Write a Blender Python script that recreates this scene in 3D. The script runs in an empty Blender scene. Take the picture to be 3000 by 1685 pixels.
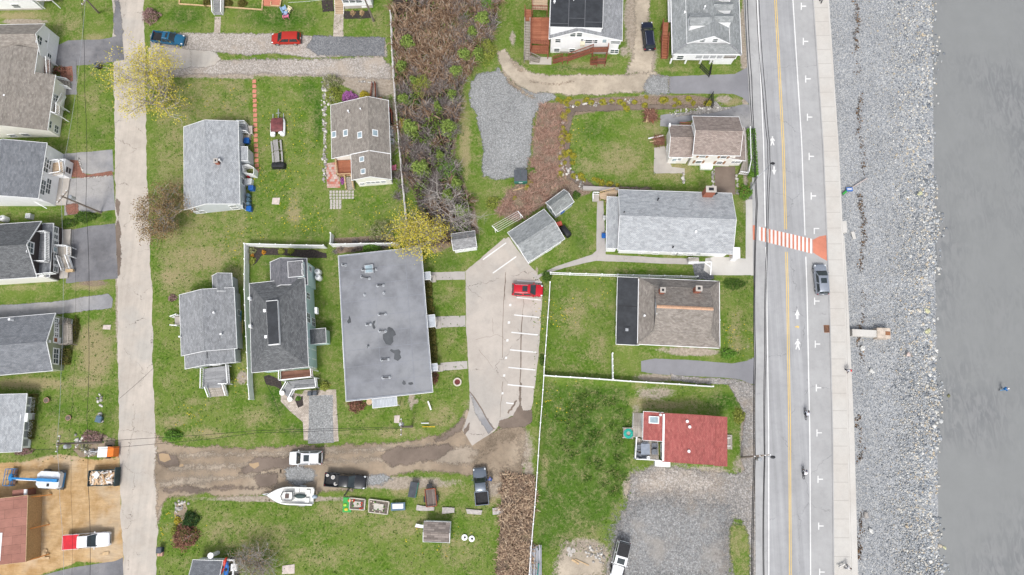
import bpy, math, random
import numpy as np
from mathutils import Vector, Matrix
random.seed(7); rnd = random.uniform
S = bpy.context.scene
C = S.collection
# ---------------------------------------------------------------- camera (drone, 100 m up, tilted 12 degrees off the vertical)
F = 2000.0; CH = 100.0; NX, NY = 1560.0, 1250.0
_u = -Vector((NX-1500, -(NY-842.5), -F)).normalized()
_y = (Vector((0, 1, 0)) - _u*_u.y).normalized()
R = Matrix((_y.cross(_u), _y, _u))
cd = bpy.data.cameras.new('Camera'); cam = bpy.data.objects.new('Camera', cd); C.objects.link(cam)
cam.matrix_world = Matrix.Translation((0, 0, CH)) @ R.to_4x4()
cd.sensor_width = 36; cd.lens = 36*F/3000; cd.clip_end = 5000; cd.clip_start = 1
S.camera = cam
# ---------------------------------------------------------------- overcast light
EL, AZ = math.radians(58), math.radians(188)
w = bpy.data.worlds.new('World'); S.world = w; w.use_nodes = True
nt = w.node_tree; bg = nt.nodes['Background']
sky = nt.nodes.new('ShaderNodeTexSky'); sky.sky_type = 'NISHITA'; sky.sun_disc = False
sky.sun_elevation = EL; sky.sun_rotation = AZ; sky.dust_density = 4; sky.air_density = 1.0; sky.ozone_density = 1
hs = nt.nodes.new('ShaderNodeHueSaturation'); hs.inputs['Saturation'].default_value = 0.42
nt.links.new(sky.outputs[0], hs.inputs['Color']); nt.links.new(hs.outputs[0], bg.inputs['Color'])
bg.inputs['Strength'].default_value = 0.15
sd = bpy.data.lights.new('sun', 'SUN'); sd.energy = 1.5; sd.angle = math.radians(11); sd.color = (1, .975, .94)
sun = bpy.data.objects.new('sun', sd); C.objects.link(sun)
sdir = Vector((math.sin(AZ)*math.cos(EL), math.cos(AZ)*math.cos(EL), math.sin(EL)))
sun.rotation_euler = sdir.to_track_quat('Z', 'Y').to_euler()
S.view_settings.view_transform = 'Standard'; S.view_settings.look = 'None'; S.view_settings.gamma = 1
S.view_settings.exposure = 0.44
S.cycles.max_bounces = 5; S.cycles.diffuse_bounces = 3; S.cycles.transparent_max_bounces = 8

# ---------------------------------------------------------------- where a point of the survey photograph lies on the ground (or at height z)
K = 3000/2576.0; TS = 600/2057.0; TR = [0, 422, 844, 1263]
def P(px, py, z=0.0):
    v = R @ Vector((px-1500, -(py-842.5), -F)); t = (z-CH)/v.z
    return Vector((v.x*t, v.y*t, z))
def op(x, y): return (x*K, y*K)
def tp(c, r, x, y): return (600*c + x*TS, TR[r] + y*TS)
def o(x, y, z=0.0): return P(x*K, y*K, z)
def t(c, r, x, y, z=0.0): return P(*tp(c, r, x, y), z)
def ray(px): return (R @ Vector((px[0]-1500, -(px[1]-842.5), -F)))
def project_O(X, Y):      # ground points -> overview coordinates
    rel = np.stack([X, Y, np.full_like(X, -CH)], -1) @ np.array(R)
    k = F/(-rel[..., 2])
    return (1500+rel[..., 0]*k)/K, (842.5-rel[..., 1]*k)/K

# ---------------------------------------------------------------- mesh helper
class MB:
    def __init__(s): s.v = []; s.f = []; s.m = []; s.cur = 0
    def poly(s, pts):
        n = len(s.v); s.v.extend([tuple(p) for p in pts]); s.f.append(tuple(range(n, n+len(pts)))); s.m.append(s.cur); return s
    def faces(s, pts, fs):
        n = len(s.v); s.v.extend([tuple(p) for p in pts])
        for q in fs: s.f.append(tuple(n+i for i in q)); s.m.append(s.cur)
        return s
    def hexa(s, b, tq): return s.faces(list(b)+list(tq), [(3,2,1,0),(4,5,6,7),(0,1,5,4),(1,2,6,5),(2,3,7,6),(3,0,4,7)])
    def box(s, x0, x1, y0, y1, z0, z1):
        return s.hexa([(x0,y0,z0),(x1,y0,z0),(x1,y1,z0),(x0,y1,z0)], [(x0,y0,z1),(x1,y0,z1),(x1,y1,z1),(x0,y1,z1)])
    def prism(s, pts, z0, z1):
        n = len(pts); a = [(p[0], p[1], z0) for p in pts] + [(p[0], p[1], z1) for p in pts]
        return s.faces(a, [tuple(range(n-1, -1, -1)), tuple(range(n, 2*n))] + [(i, (i+1) % n, n+(i+1) % n, n+i) for i in range(n)])
    def slab(s, pts, th):     # thick sheet hanging below the given polygon
        n = len(pts); a = [(p[0], p[1], p[2]-th) for p in pts] + [tuple(p) for p in pts]
        return s.faces(a, [tuple(range(n-1, -1, -1)), tuple(range(n, 2*n))] + [(i, (i+1) % n, n+(i+1) % n, n+i) for i in range(n)])
    def beam(s, p, q, w, h=None):   # straight bar of rectangular section
        p = Vector(p); q = Vector(q); h = h or w; d = (q-p).normalized()
        a = d.cross(Vector((0, 0, 1)))
        a = Vector((1, 0, 0)) if a.length < 1e-3 else a.normalized()
        b = a.cross(d).normalized(); a = a*w/2; b = b*h/2
        return s.hexa([p-a-b, p+a-b, p+a+b, p-a+b], [q-a-b, q+a-b, q+a+b, q-a+b])
    def tube(s, pts, rs, n=5, cap=True):
        pts = [Vector(p) for p in pts]
        if not isinstance(rs, (list, tuple)): rs = [rs]*len(pts)
        vs = []
        for i, p in enumerate(pts):
            d = (pts[min(i+1, len(pts)-1)] - pts[max(i-1, 0)]).normalized()
            a = d.cross(Vector((.03, .05, 1)))
            a = Vector((1, 0, 0)) if a.length < 1e-2 else a.normalized()
            b = d.cross(a)
            for k in range(n):
                th = 2*math.pi*k/n; vs.append(p + (a*math.cos(th)+b*math.sin(th))*rs[i])
        fs = [(i*n+k, i*n+(k+1) % n, (i+1)*n+(k+1) % n, (i+1)*n+k) for i in range(len(pts)-1) for k in range(n)]
        if cap: fs += [tuple(range(n-1, -1, -1)), tuple(range((len(pts)-1)*n, len(pts)*n))]
        return s.faces(vs, fs)
    def cyl(s, c, r, z0, z1, n=14, r1=None):
        return s.tube([(c[0], c[1], z0), (c[0], c[1], z1)], [r, r if r1 is None else r1], n)
    def loft(s, rings, cap=True):
        n = len(rings[0]); vs = [p for r_ in rings for p in r_]
        fs = [(i*n+k, i*n+(k+1) % n, (i+1)*n+(k+1) % n, (i+1)*n+k) for i in range(len(rings)-1) for k in range(n)]
        if cap: fs += [tuple(range(n-1, -1, -1)), tuple(range((len(rings)-1)*n, len(rings)*n))]
        return s.faces(vs, fs)
    def blob(s, c, rx, ry, rz, jit=.15, n=8, m=5, seed=None):
        vs = []; fs = []
        for i in range(1, m):
            ph = math.pi*i/m
            for k in range(n):
                th = 2*math.pi*k/n + (i % 2)*.3; j = 1+rnd(-jit, jit)
                vs.append((c[0]+rx*j*math.sin(ph)*math.cos(th), c[1]+ry*j*math.sin(ph)*math.sin(th), c[2]+rz*j*math.cos(ph)))
        tq = len(vs); vs += [(c[0], c[1], c[2]+rz), (c[0], c[1], c[2]-rz)]
        for i in range(m-2):
            for k in range(n): fs.append((i*n+k, (i+1)*n+k, (i+1)*n+(k+1) % n, i*n+(k+1) % n))
        for k in range(n): fs += [(tq, k, (k+1) % n), (tq+1, (m-2)*n+(k+1) % n, (m-2)*n+k)]
        return s.faces(vs, fs)
    def leaf(s, c, sz, up=.4):
        d = Vector((rnd(-1, 1), rnd(-1, 1), rnd(-1, 1)*(1-up))).normalized(); e = Vector((rnd(-1, 1), rnd(-1, 1), rnd(-1, 1)))
        e = (e-d*e.dot(d)).normalized()*sz*.55; d = d*sz; c = Vector(c)
        return s.poly([c-d*.6, c+e, c+d*.6, c-e])
    def build(s, name, mats, parent=None, smooth=False, sharp=None, uv=True):
        me = bpy.data.meshes.new(name); me.from_pydata(s.v, [], s.f)
        if not isinstance(mats, (list, tuple)): mats = [mats]
        for m in mats: me.materials.append(m)
        if len(mats) > 1: me.polygons.foreach_set('material_index', s.m)
        if smooth:
            me.polygons.foreach_set('use_smooth', [True]*len(me.polygons))
            if sharp: me.set_sharp_from_angle(angle=math.radians(sharp))
        if uv: autouv(me)
        me.update()
        ob = bpy.data.objects.new(name, me); C.objects.link(ob)
        if parent: ob.parent = parent
        return ob
def autouv(me):      # metres along and up every face
    nl = len(me.loops); npol = len(me.polygons)
    if not nl: return
    nn = np.zeros(npol*3); me.polygons.foreach_get('normal', nn); nn = nn.reshape(-1, 3)
    lt = np.zeros(npol, int); me.polygons.foreach_get('loop_total', lt)
    vi = np.zeros(nl, int); me.loops.foreach_get('vertex_index', vi)
    co = np.zeros(len(me.vertices)*3); me.vertices.foreach_get('co', co); co = co.reshape(-1, 3)[vi]
    n = np.repeat(nn, lt, 0)
    tt = np.stack([-n[:, 1], n[:, 0], np.zeros(nl)], -1); l = np.linalg.norm(tt, axis=1)
    flat = l < .03; tt[flat] = (1, 0, 0); l[flat] = 1; tt /= l[:, None]
    b = np.cross(n, tt)
    uv = np.stack([(co*tt).sum(1), (co*b).sum(1)], -1)
    me.uv_layers.new(name='uv').data.foreach_set('uv', uv.ravel())
def tag(ob, label=None, cat=None, group=None, kind=None):
    if label: ob['label'] = label
    if cat: ob['category'] = cat
    if group: ob['group'] = group
    if kind: ob['kind'] = kind
    return ob
def thing(name, label, cat, loc=(0, 0, 0), rz=0, group=None):
    e = bpy.data.objects.new(name, None); C.objects.link(e); e.location = loc; e.rotation_euler = (0, 0, rz); e.empty_display_size = .3
    return tag(e, label, cat, group)
def copy_tree(ob, parent=None):
    c = ob.copy(); C.objects.link(c)
    if parent: c.parent = parent
    for ch in list(ob.children): copy_tree(ch, c)
    return c

# ---------------------------------------------------------------- materials
class NT:
    def __init__(s, name):
        s.m = bpy.data.materials.new(name); s.m.use_nodes = True; s.t = s.m.node_tree; s.b = s.t.nodes['Principled BSDF']
        s.geo = None
    def n(s, typ, ins=None, **pr):
        nd = s.t.nodes.new('ShaderNode'+typ)
        for k, v in pr.items(): setattr(nd, k, v)
        for k, v in (ins or {}).items(): s.set(nd.inputs[k], v)
        return nd
    def set(s, sock, v):
        if hasattr(v, 'is_output'): s.t.links.new(v, sock)
        elif isinstance(v, tuple) and len(v) == 3 and sock.type == 'RGBA': sock.default_value = (*v, 1)
        else: sock.default_value = v
    def pos(s):
        if not s.geo: s.geo = s.n('NewGeometry').outputs['Position']
        return s.geo
    def uv(s): return s.n('UVMap').outputs[0]
    def noise(s, sc, det=4, rough=.6, vec=None, dist=0, col=False):
        q = s.n('TexNoise', {'Vector': vec or s.pos(), 'Scale': sc, 'Detail': det, 'Roughness': rough, 'Distortion': dist})
        return q.outputs['Color' if col else 'Fac']
    def scaled(s, v, vec=None): return s.n('Mapping', {'Vector': vec or s.pos(), 'Scale': v}).outputs[0]
    def ramp(s, fac, stops):
        r = s.n('ValToRGB', {'Fac': fac}); e = r.color_ramp.elements
        while len(e) < len(stops): e.new(.5)
        for i, (p, c) in enumerate(stops):
            e[i].position = p; e[i].color = (*c, 1) if isinstance(c, tuple) else (c, c, c, 1)
        return r.outputs[0]
    def mix(s, fac, a, b, bl='MIX'):
        q = s.n('Mix', data_type='RGBA', blend_type=bl); s.set(q.inputs[0], fac); s.set(q.inputs[6], a); s.set(q.inputs[7], b)
        return q.outputs[2]
    def math(s, op_, a, b=0.0, c=None, clamp=False):
        q = s.n('Math', operation=op_, use_clamp=clamp); s.set(q.inputs[0], a); s.set(q.inputs[1], b)
        if c is not None: s.set(q.inputs[2], c)
        return q.outputs[0]
    def attr(s, name): return s.n('Attribute', attribute_name=name).outputs['Fac']
    def step(s, x, lo, hi): return s.n('MapRange', {'Value': x, 'From Min': lo, 'From Max': hi}, interpolation_type='SMOOTHSTEP').outputs[0]
    def bump(s, h, st=.3, d=.02): s.t.links.new(s.n('Bump', {'Height': h, 'Strength': st, 'Distance': d}).outputs[0], s.b.inputs['Normal'])
    def done(s, col, rough=.7, spec=.3, metal=0):
        s.set(s.b.inputs['Base Color'], col); s.set(s.b.inputs['Roughness'], rough); s.b.inputs['Specular IOR Level'].default_value = spec
        s.b.inputs['Metallic'].default_value = metal; return s.m
def sc(c, k): return tuple(min(1, x*k) for x in c)
_mc = {}
def M(name, col, rough=.6, var=.12, scale=2.0, spec=.3, metal=0, bump=0):
    if name in _mc: return _mc[name]
    q = NT(name); n1 = q.noise(scale, 5, .65)
    c = q.mix(q.step(n1, .3, .7), sc(col, 1-var), sc(col, 1+var))
    if bump: q.bump(q.noise(scale*6, 3), bump, .02)
    _mc[name] = q.done(c, rough, spec, metal); return _mc[name]
def shingle(name, c1, c2, wear=.25, w=.33, h=.15):
    q = NT(name); uv = q.uv()
    b = q.n('TexBrick', {'Vector': uv, 'Color1': c1, 'Color2': c2, 'Mortar': sc(c1, .55), 'Scale': 1.0, 'Mortar Size': .012, 'Brick Width': w, 'Row Height': h, 'Bias': 0.0, 'Mortar Smooth': .3})
    g = q.n('TexBrick', {'Vector': uv, 'Color1': (.86,.86,.86), 'Color2': (1.12,1.12,1.12), 'Mortar': (.9,.9,.9), 'Scale': 1.0, 'Mortar Size': .0, 'Brick Width': w*1.9, 'Row Height': h*2, 'Bias': 0.0}); g.offset = .37
    c = q.mix(1.0, b.outputs[0], g.outputs[0], 'MULTIPLY')
    st = q.noise(1, 5, .65, q.scaled((1.4, .22, 1), uv)); big = q.noise(.35, 4, .6)
    c = q.mix(wear*.45, c, q.ramp(st, [(.25, .75), (.75, 1.2)]), 'MULTIPLY')
    c = q.mix(wear, c, q.ramp(big, [(.3, .85), (.7, 1.12)]), 'MULTIPLY')
    c = q.mix(.5, c, q.ramp(q.noise(9, 3, .85), [(.3, .62), (.7, 1.35)]), 'MULTIPLY')
    q.bump(b.outputs[1], -.35, .02)
    return q.done(c, .9, .15)
def siding(name, c, pitch=.13):
    q = NT(name); uv = q.uv(); z = q.n('SeparateXYZ', {0: uv}).outputs[1]
    fr = q.math('FRACT', q.math('DIVIDE', z, pitch))
    c2 = q.mix(q.step(fr, .0, .18), sc(c, .84), c)
    c2 = q.mix(.22, c2, q.ramp(q.noise(.9, 5, .6), [(.3, .82), (.7, 1.08)]), 'MULTIPLY')
    c2 = q.mix(.15, c2, q.ramp(q.noise(1, 4, .6, q.scaled((3, .3, 1), uv)), [(.3, .8), (.65, 1.05)]), 'MULTIPLY')
    q.bump(fr, .5, .02); return q.done(c2, .6, .3)
def boards(name, c1, c2, w=.15, l=2.6, axis=0):
    q = NT(name); uv = q.uv()
    if axis: uv = q.n('Mapping', {'Vector': uv, 'Rotation': (0, 0, math.pi/2)}).outputs[0]
    b = q.n('TexBrick', {'Vector': uv, 'Color1': c1, 'Color2': c2, 'Mortar': sc(c1, .3), 'Scale': 1.0, 'Mortar Size': .012, 'Brick Width': l, 'Row Height': w, 'Bias': 0.0})
    c = q.mix(.6, b.outputs[0], q.ramp(q.noise(1, 5, .7, q.scaled((1.2, 14, 1), uv)), [(.3, .7), (.7, 1.25)]), 'MULTIPLY')
    c = q.mix(.5, c, q.ramp(q.noise(.8, 4), [(.3, .75), (.7, 1.2)]), 'MULTIPLY')
    return q.done(c, .75, .25)
def stones(name, cols, s1=4.0, s2=11.0, bump=.6, big=.4, tint=None):   # gravel, cobbles, shingle
    q = NT(name)
    v1 = q.n('TexVoronoi', {'Vector': q.pos(), 'Scale': s1, 'Randomness': 1.0}); v2 = q.n('TexVoronoi', {'Vector': q.pos(), 'Scale': s2, 'Randomness': 1.0})
    k = len(cols); st = [(i/k, c) for i, c in enumerate(cols)]
    r1 = q.n('ValToRGB', {'Fac': q.n('SeparateColor', {0: v1.outputs['Color']}).outputs[0]}); r2 = q.n('ValToRGB', {'Fac': q.n('SeparateColor', {0: v2.outputs['Color']}).outputs[1]})
    for r_ in (r1, r2):
        r_.color_ramp.interpolation = 'CONSTANT'; e = r_.color_ramp.elements
        while len(e) < k: e.new(.5)
        for i, (p, c) in enumerate(st): e[i].position = p; e[i].color = (*c, 1)
    c = q.mix(.5, r1.outputs[0], r2.outputs[0])
    c = q.mix(.55, c, q.ramp(v1.outputs['Distance'], [(.25, 1.1), (.75, .55)]), 'MULTIPLY')
    c = q.mix(big, c, q.ramp(q.noise(.16, 5, .62), [(.3, .72), (.7, 1.25)]), 'MULTIPLY')
    if tint: c = q.mix(q.step(q.noise(.22, 5, .6), .5, .68), c, q.mix(.35, tint, c))
    q.bump(v1.outputs['Distance'], -bump, .04)
    return q.done(c, .9, .2)
def pavement(name, c, var=.14, crack=0.0, cs=.16, grit=.35, streak=0.0, tint=None, stain=.3):
    q = NT(name)
    col = q.mix(q.step(q.noise(.22, 6, .62), .32, .68), sc(c, 1-var), sc(c, 1+var))
    if tint: col = q.mix(q.step(q.noise(.12, 5, .6), .46, .66), col, tint)
    col = q.mix(grit, col, q.ramp(q.noise(16, 3, .8), [(.3, .72), (.7, 1.28)]), 'MULTIPLY')
    col = q.mix(stain, col, q.ramp(q.noise(1.1, 5, .7), [(.32, .72), (.55, 1.05)]), 'MULTIPLY')
    if streak: col = q.mix(streak, col, q.ramp(q.noise(1, 5, .6, q.scaled((1.6, .035, 1))), [(.3, .8), (.7, 1.2)]), 'MULTIPLY')
    if crack:
        wv = q.mix(.06, q.pos(), q.n('VectorMath', {0: q.noise(.9, 4, .6, col=True), 1: (30, 30, 30)}, operation='MULTIPLY').outputs[0])
        vo = q.n('TexVoronoi', {'Vector': wv, 'Scale': cs, 'Randomness': .9}, feature='DISTANCE_TO_EDGE', voronoi_dimensions='2D')
        line = q.math('MULTIPLY', q.math('SUBTRACT', 1.0, q.step(vo.outputs['Distance'], .0015, .007)), q.math('MULTIPLY', q.step(q.noise(.3, 3), .42, .6), crack))
        col = q.mix(line, col, sc(c, .22))
    q.bump(q.noise(20, 3, .7), .25, .01)
    return q.done(col, .85, .25)
WHITE = (.78, .79, .80)
m_white = M('white_paint', WHITE, .45, .05); m_trim = M('white_trim', (.82, .83, .83), .4, .04)
m_black = M('black_plastic', (.02, .021, .024), .5, .3); m_rub = M('black_rubber', (.025, .025, .027), .8, .2)
m_wgl = M('window_glass', (.055, .075, .085), .12, .35, .7, .6); m_cgl = M('car_glass', (.02, .03, .034), .08, .3, .8, .7)
m_lgl = M('pale_glass', (.28, .36, .40), .12, .25, .8, .6)
m_chrome = M('metal', (.55, .56, .57), .3, .1, 2, .5, .85); m_galv = M('galvanised', (.42, .44, .46), .45, .15, 3, .4, .5)
m_wood = M('weathered_wood', (.27, .24, .21), .85, .25, 4); m_pole = M('pole_wood', (.24, .20, .17), .9, .25, 5)
m_timber = M('raw_timber', (.50, .36, .21), .8, .2, 4); m_conc = pavement('concrete', (.40, .37, .335), .1)
m_brick = M('red_brick', (.30, .11, .07), .9, .25, 9); m_stone = M('field_stone', (.33, .31, .29), .9, .3, 5, bump=.5)
m_head = M('headlamp', (.65, .68, .70), .15, .1, 2, .6); m_tail = M('tail_lamp', (.30, .012, .015), .25, .2, 2, .5)
m_bark = M('bark', (.19, .165, .145), .95, .3, 6); m_bark2 = M('pale_bark', (.34, .31, .29), .95, .25, 6)
m_skin = M('skin', (.45, .27, .19), .6, .08)
# ================================================================ SETTING: terrain, roads, paths, beach
def fastmesh(name, V, Fc, mats, parent=None, smooth=False, mi=None):
    me = bpy.data.meshes.new(name); V = np.asarray(V, float); Fc = np.asarray(Fc, int); k = Fc.shape[1]
    me.vertices.add(len(V)); me.vertices.foreach_set('co', V.ravel())
    me.loops.add(Fc.size); me.loops.foreach_set('vertex_index', Fc.ravel())
    me.polygons.add(len(Fc)); me.polygons.foreach_set('loop_start', np.arange(0, Fc.size, k)); me.polygons.foreach_set('loop_total', np.full(len(Fc), k))
    for m in (mats if isinstance(mats, (list, tuple)) else [mats]): me.materials.append(m)
    if mi is not None: me.polygons.foreach_set('material_index', np.asarray(mi, int))
    if smooth: me.polygons.foreach_set('use_smooth', np.ones(len(Fc), bool))
    me.update(calc_edges=True); me.validate()
    ob = bpy.data.objects.new(name, me); C.objects.link(ob)
    if parent: ob.parent = parent
    return ob
rg = np.random.default_rng(11)
def island(name, stops, rough=.85, spec=.2, noise=.0, transl=0):   # each leaf, stone or blade takes its own colour
    q = NT(name); r_ = q.n('NewGeometry').outputs['Random Per Island']; c = q.ramp(r_, stops)
    c = q.mix(.45, c, q.ramp(q.noise(.9, 3, .6), [(.3, .7), (.7, 1.25)]), 'MULTIPLY')
    return q.done(c, rough, spec)

# lines of the coast road, read down the photograph (photo y -> photo x)
YK = [-420, 0, 422, 844, 1266, 1685, 2000]
def line(*xs): return lambda y: float(np.interp(y, YK, xs))
L_gut = line(2180, 2192, 2216, 2222, 2226, 2228, 2229); L_wl = line(2198, 2218.6, 2237, 2246, 2252, 2252.5, 2253)
L_ye = line(2248, 2272, 2294.5, 2307, 2313.5, 2315.5, 2317); L_wr = line(2296, 2323, 2349, 2364, 2372.5, 2375, 2377)
L_kb = line(2348, 2381, 2410, 2428, 2438, 2441.5, 2444); L_sw = line(2389, 2425, 2453, 2474, 2483, 2492, 2498); L_cap = line(2391, 2427, 2456, 2483.5, 2503, 2514, 2522)
YS = [-420+40*i for i in range(61)]
SWZ = .16
def wall_x(Y):      # inland edge of the sea wall, world x for world y
    return np.interp(Y, _wy, _wx)
_pts = [P(L_sw(y)-12, y, 0) for y in YS][::-1]; _wy = [p.y for p in _pts]; _wx = [p.x for p in _pts]

# ---- terrain sheet with its own cover (grass, dead grass, bare soil, dead brush, building-site sand)
c4 = [P(0, 0), P(3000, 0), P(0, 1685), P(3000, 1685)]
x0g = min(c4[0].x, c4[2].x)-3; y1g = c4[0].y+4; y0g = c4[2].y-4
ys = np.concatenate([[-700, -250, y0g-40, y0g-8], np.arange(y0g, y1g, .3), [y1g+8, y1g+40, 300, 800]])
sx = np.concatenate([[-700, -300, x0g-40, x0g-6], np.arange(x0g, 36, .3), [36.0]])
GX, GY = np.meshgrid(sx, ys); wx = wall_x(GY); tt_ = (GX-20)/(36-20)
GX = np.where(GX > 20, 20+tt_*(wx-20), GX)
OX, OY = project_O(GX, GY)
W_ = {k: np.zeros_like(GX) for k in ('dry', 'lush', 'dirt', 'brush', 'sand')}
def feather(poly, f):
    p = np.array(poly, float); ins = np.zeros(OX.shape, bool); dm = np.full(OX.shape, 1e9)
    for i in range(len(p)):
        a, b = p[i], p[(i+1) % len(p)]
        with np.errstate(divide='ignore', invalid='ignore'):
            cr = ((a[1] > OY) != (b[1] > OY)) & (OX < (b[0]-a[0])*(OY-a[1])/(b[1]-a[1]+1e-12)+a[0])
        ins ^= cr; d = b-a; tq = np.clip(((OX-a[0])*d[0]+(OY-a[1])*d[1])/(d@d+1e-9), 0, 1)
        dm = np.minimum(dm, np.hypot(OX-a[0]-tq*d[0], OY-a[1]-tq*d[1]))
    return np.clip(.5+np.where(ins, dm, -dm)/(2*f), 0, 1)
def area(k, poly, s, f=14): W_[k] = np.maximum(W_[k], s*feather(poly, f))
def blob(k, x, y, rx, ry, s): W_[k] = np.maximum(W_[k], s*np.clip(1.35-1.0*np.sqrt(((OX-x)/rx)**2+((OY-y)/ry)**2), 0, 1))
W_['dry'][:] = .27
area('dry', [(385,190),(620,190),(640,300),(620,720),(385,720)], .47)
for b in [(500,650,120,50,.75),(440,700,60,45,.8),(430,240,60,50,.55),(740,530,22,60,.75),(780,330,30,60,.4),(720,200,70,20,.45),(240,900,50,75,.95),(235,860,60,60,.9),(80,965,130,20,.92),(215,960,70,20,.8),(220,720,60,14,.8),
          (60,725,60,10,.6),(150,1100,60,40,.5),(430,1060,50,25,.7),(520,1090,80,20,.7),(500,1010,60,16,.5),(640,1050,60,30,.6),(650,1350,170,60,.5),(850,1290,110,50,.55),(1000,1320,120,60,.55),(1150,1390,90,60,.5),(560,1330,60,60,.55),(800,1400,130,40,.5),(880,1090,60,14,.5),(1010,1090,110,20,.55),(1110,1050,50,40,.6),
          (1445,790,45,70,.62),(1500,870,45,50,.5),(1500,760,40,30,.45),(1690,430,90,40,.65),(1560,400,90,60,.62),(1640,330,60,40,.5),(1485,420,50,30,.6),(1170,360,18,110,.85),(1165,260,12,40,.7),(1620,1010,60,25,.7),(1680,1020,60,14,.7),(1740,1010,50,20,.5),(1850,720,40,30,.45),(1850,830,30,90,.55),(1270,480,50,30,.5),
          (1460,1340,90,70,.45),(1370,1180,14,60,.6),(1060,1230,120,25,.8),(1230,1240,60,40,.8),(1110,1240,30,40,.6),(820,540,26,50,.45),(900,580,60,25,.4),(1000,1010,40,40,.4),(1130,740,36,40,.45),(1100,790,30,30,.3),(1130,860,40,40,.35),(1280,640,40,30,.4),(1450,570,50,50,.35),(170,60,80,40,.5),(235,95,40,12,.6),(60,40,80,14,.9),(230,250,30,60,.5),(950,50,30,30,.55),(860,25,25,30,.4),(1700,175,60,10,.6),(1480,165,100,12,.6),(1835,255,40,14,.75)]: blob('dry', *b)
for b in [(700,45,120,40,.75),(470,40,70,40,.7),(640,25,60,25,.6),(780,230,36,50,.6),(800,300,16,90,.8),(770,590,60,30,.5),(690,560,40,30,.3),(1130,660,60,40,.5),(1125,1050,60,50,.2),(1120,760,40,50,.35),(1460,600,30,60,.55),(1470,520,30,30,.4),(1455,720,60,40,.4),(1420,880,40,50,.3),(1400,1150,50,180,.55),(1480,1100,60,120,.75),(1520,1000,60,40,.55),(1560,1190,30,60,.4),(1820,1010,60,30,.85),(1390,1330,40,80,.55),(1120,1370,50,60,.45),(740,1340,50,40,.5),(700,1000,50,60,.75),(740,1080,40,30,.6),(830,800,20,120,.45),(240,340,40,40,.5),(90,1140,100,20,.5),(150,1030,60,30,.5),(270,545,25,20,.7),(1490,330,50,40,.55),(1530,360,30,40,.4),(1210,420,40,60,.35),(1360,860,8,200,.4),(930,530,60,40,.45),(690,660,60,30,.6),(640,700,20,60,.4),(1200,40,30,110,.75),(1290,160,40,16,.6),(1450,170,120,10,.7),(1690,170,16,30,.6),(1840,120,14,120,.45),(1580,80,14,60,.5)]: blob('lush', *b)
area('lush', [(1364,960),(1585,965),(1590,1030),(1590,1180),(1560,1270),(1500,1350),(1345,1400),(1350,1200)], .62)
area('lush', [(1375,700),(1535,705),(1535,935),(1370,930)], .35)
area('sand', [(-60,1168),(60,1162),(150,1142),(240,1158),(298,1150),(312,1420),(200,1412),(90,1450),(-60,1470)], 1.0, 10)
area('brush', [(985,-60),(1255,-60),(1250,60),(1222,130),(1190,170),(1165,215),(1150,330),(1145,400),(1195,530),(1205,585),(1130,620),(1090,640),(1040,480),(1012,440),(1000,200)], 1.0, 10)
area('brush', [(1355,262),(1500,245),(1740,238),(1800,250),(1770,272),(1500,280),(1440,292),(1424,330),(1430,420),(1450,455),(1500,470),(1480,490),(1370,515),(1300,560),(1240,530),(1280,480),(1335,440),(1345,330)], .95, 8)
area('brush', [(1262,1190),(1345,1195),(1338,1460),(1248,1460),(1258,1330)], 1.0, 8)
area('brush', [(825,600),(990,590),(1000,620),(840,640),(850,610)], .9, 5)
for b in [(235,712,55,12,.7),(845,455,16,10,.5),(1120,585,30,30,.7),(1180,620,20,16,.6)]: blob('brush', *b)
for p in [[(640,165),(990,165),(985,240),(930,250),(820,195),(640,192)], [(380,150),(640,150),(640,200),(380,195)]]: area('dirt', p, .8, 8)
for b in [(1875,300,10,300,.8),(1868,100,8,120,.9),(1880,1120,22,260,.85),(1840,1330,25,90,.4),(296,700,8,300,.7),(380,1110,20,30,.8),(395,1270,14,60,.9),(300,1140,20,16,.8),(700,1255,250,10,.8),(1000,1215,200,22,.7),(1240,1210,60,50,.8),(1330,1190,20,70,.6),(1290,1130,60,70,.95),(975,340,14,130,.8),(992,260,8,200,.7),(1650,990,80,25,.6),(1600,1060,20,70,.55),(1740,885,90,14,.8),(1700,880,120,10,.5),(1470,1400,70,50,.95),(1600,1230,40,50,.9),(1780,1190,80,30,.6),(370,720,6,300,.5),(385,1000,6,80,.4),(610,950,16,20,.9),(60,55,70,9,.9),(1290,95,14,30,.6),(1570,130,20,20,.6),(1600,40,34,120,.95),(1620,140,40,60,.9),(1035,985,8,60,.9),(1045,820,12,190,.8),(1040,1010,20,12,.7),(1350,690,6,30,.6),(1180,1010,10,60,.4),(1645,240,60,8,.6),(1820,250,30,14,.7),(1650,950,70,14,.7),(1860,1180,30,50,.5),(1240,330,16,90,.4),(1900,1250,20,260,.8),(925,245,60,20,.6),(817,330,9,110,.5)]: blob('dirt', *b)
q = NT('ground_cover')
n1 = q.noise(.55, 6, .68); n2 = q.noise(2.6, 5, .7); n3 = q.noise(7, 3, .8); n4 = q.noise(.16, 4, .6)
fib = q.noise(1, 4, .7, q.scaled((5, 9, 1)), .6)
nn = q.math('ADD', q.math('MULTIPLY', n1, .45), q.math('ADD', q.math('MULTIPLY', n2, .35), q.math('MULTIPLY', n3, .35)))   # about .575
def cover(k, lo=.38, hi=.62, amp=1.25): return q.step(q.math('ADD', q.attr(k), q.math('MULTIPLY', q.math('SUBTRACT', nn, .575), amp)), lo, hi)
fine = q.ramp(q.noise(15, 3, .85), [(.25, .45), (.5, .95), (.8, 1.6)])
g = q.mix(q.step(n2, .35, .65), (.066, .138, .012), (.118, .196, .026))
g = q.mix(q.step(n4, .35, .7), g, (.142, .196, .040))
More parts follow.
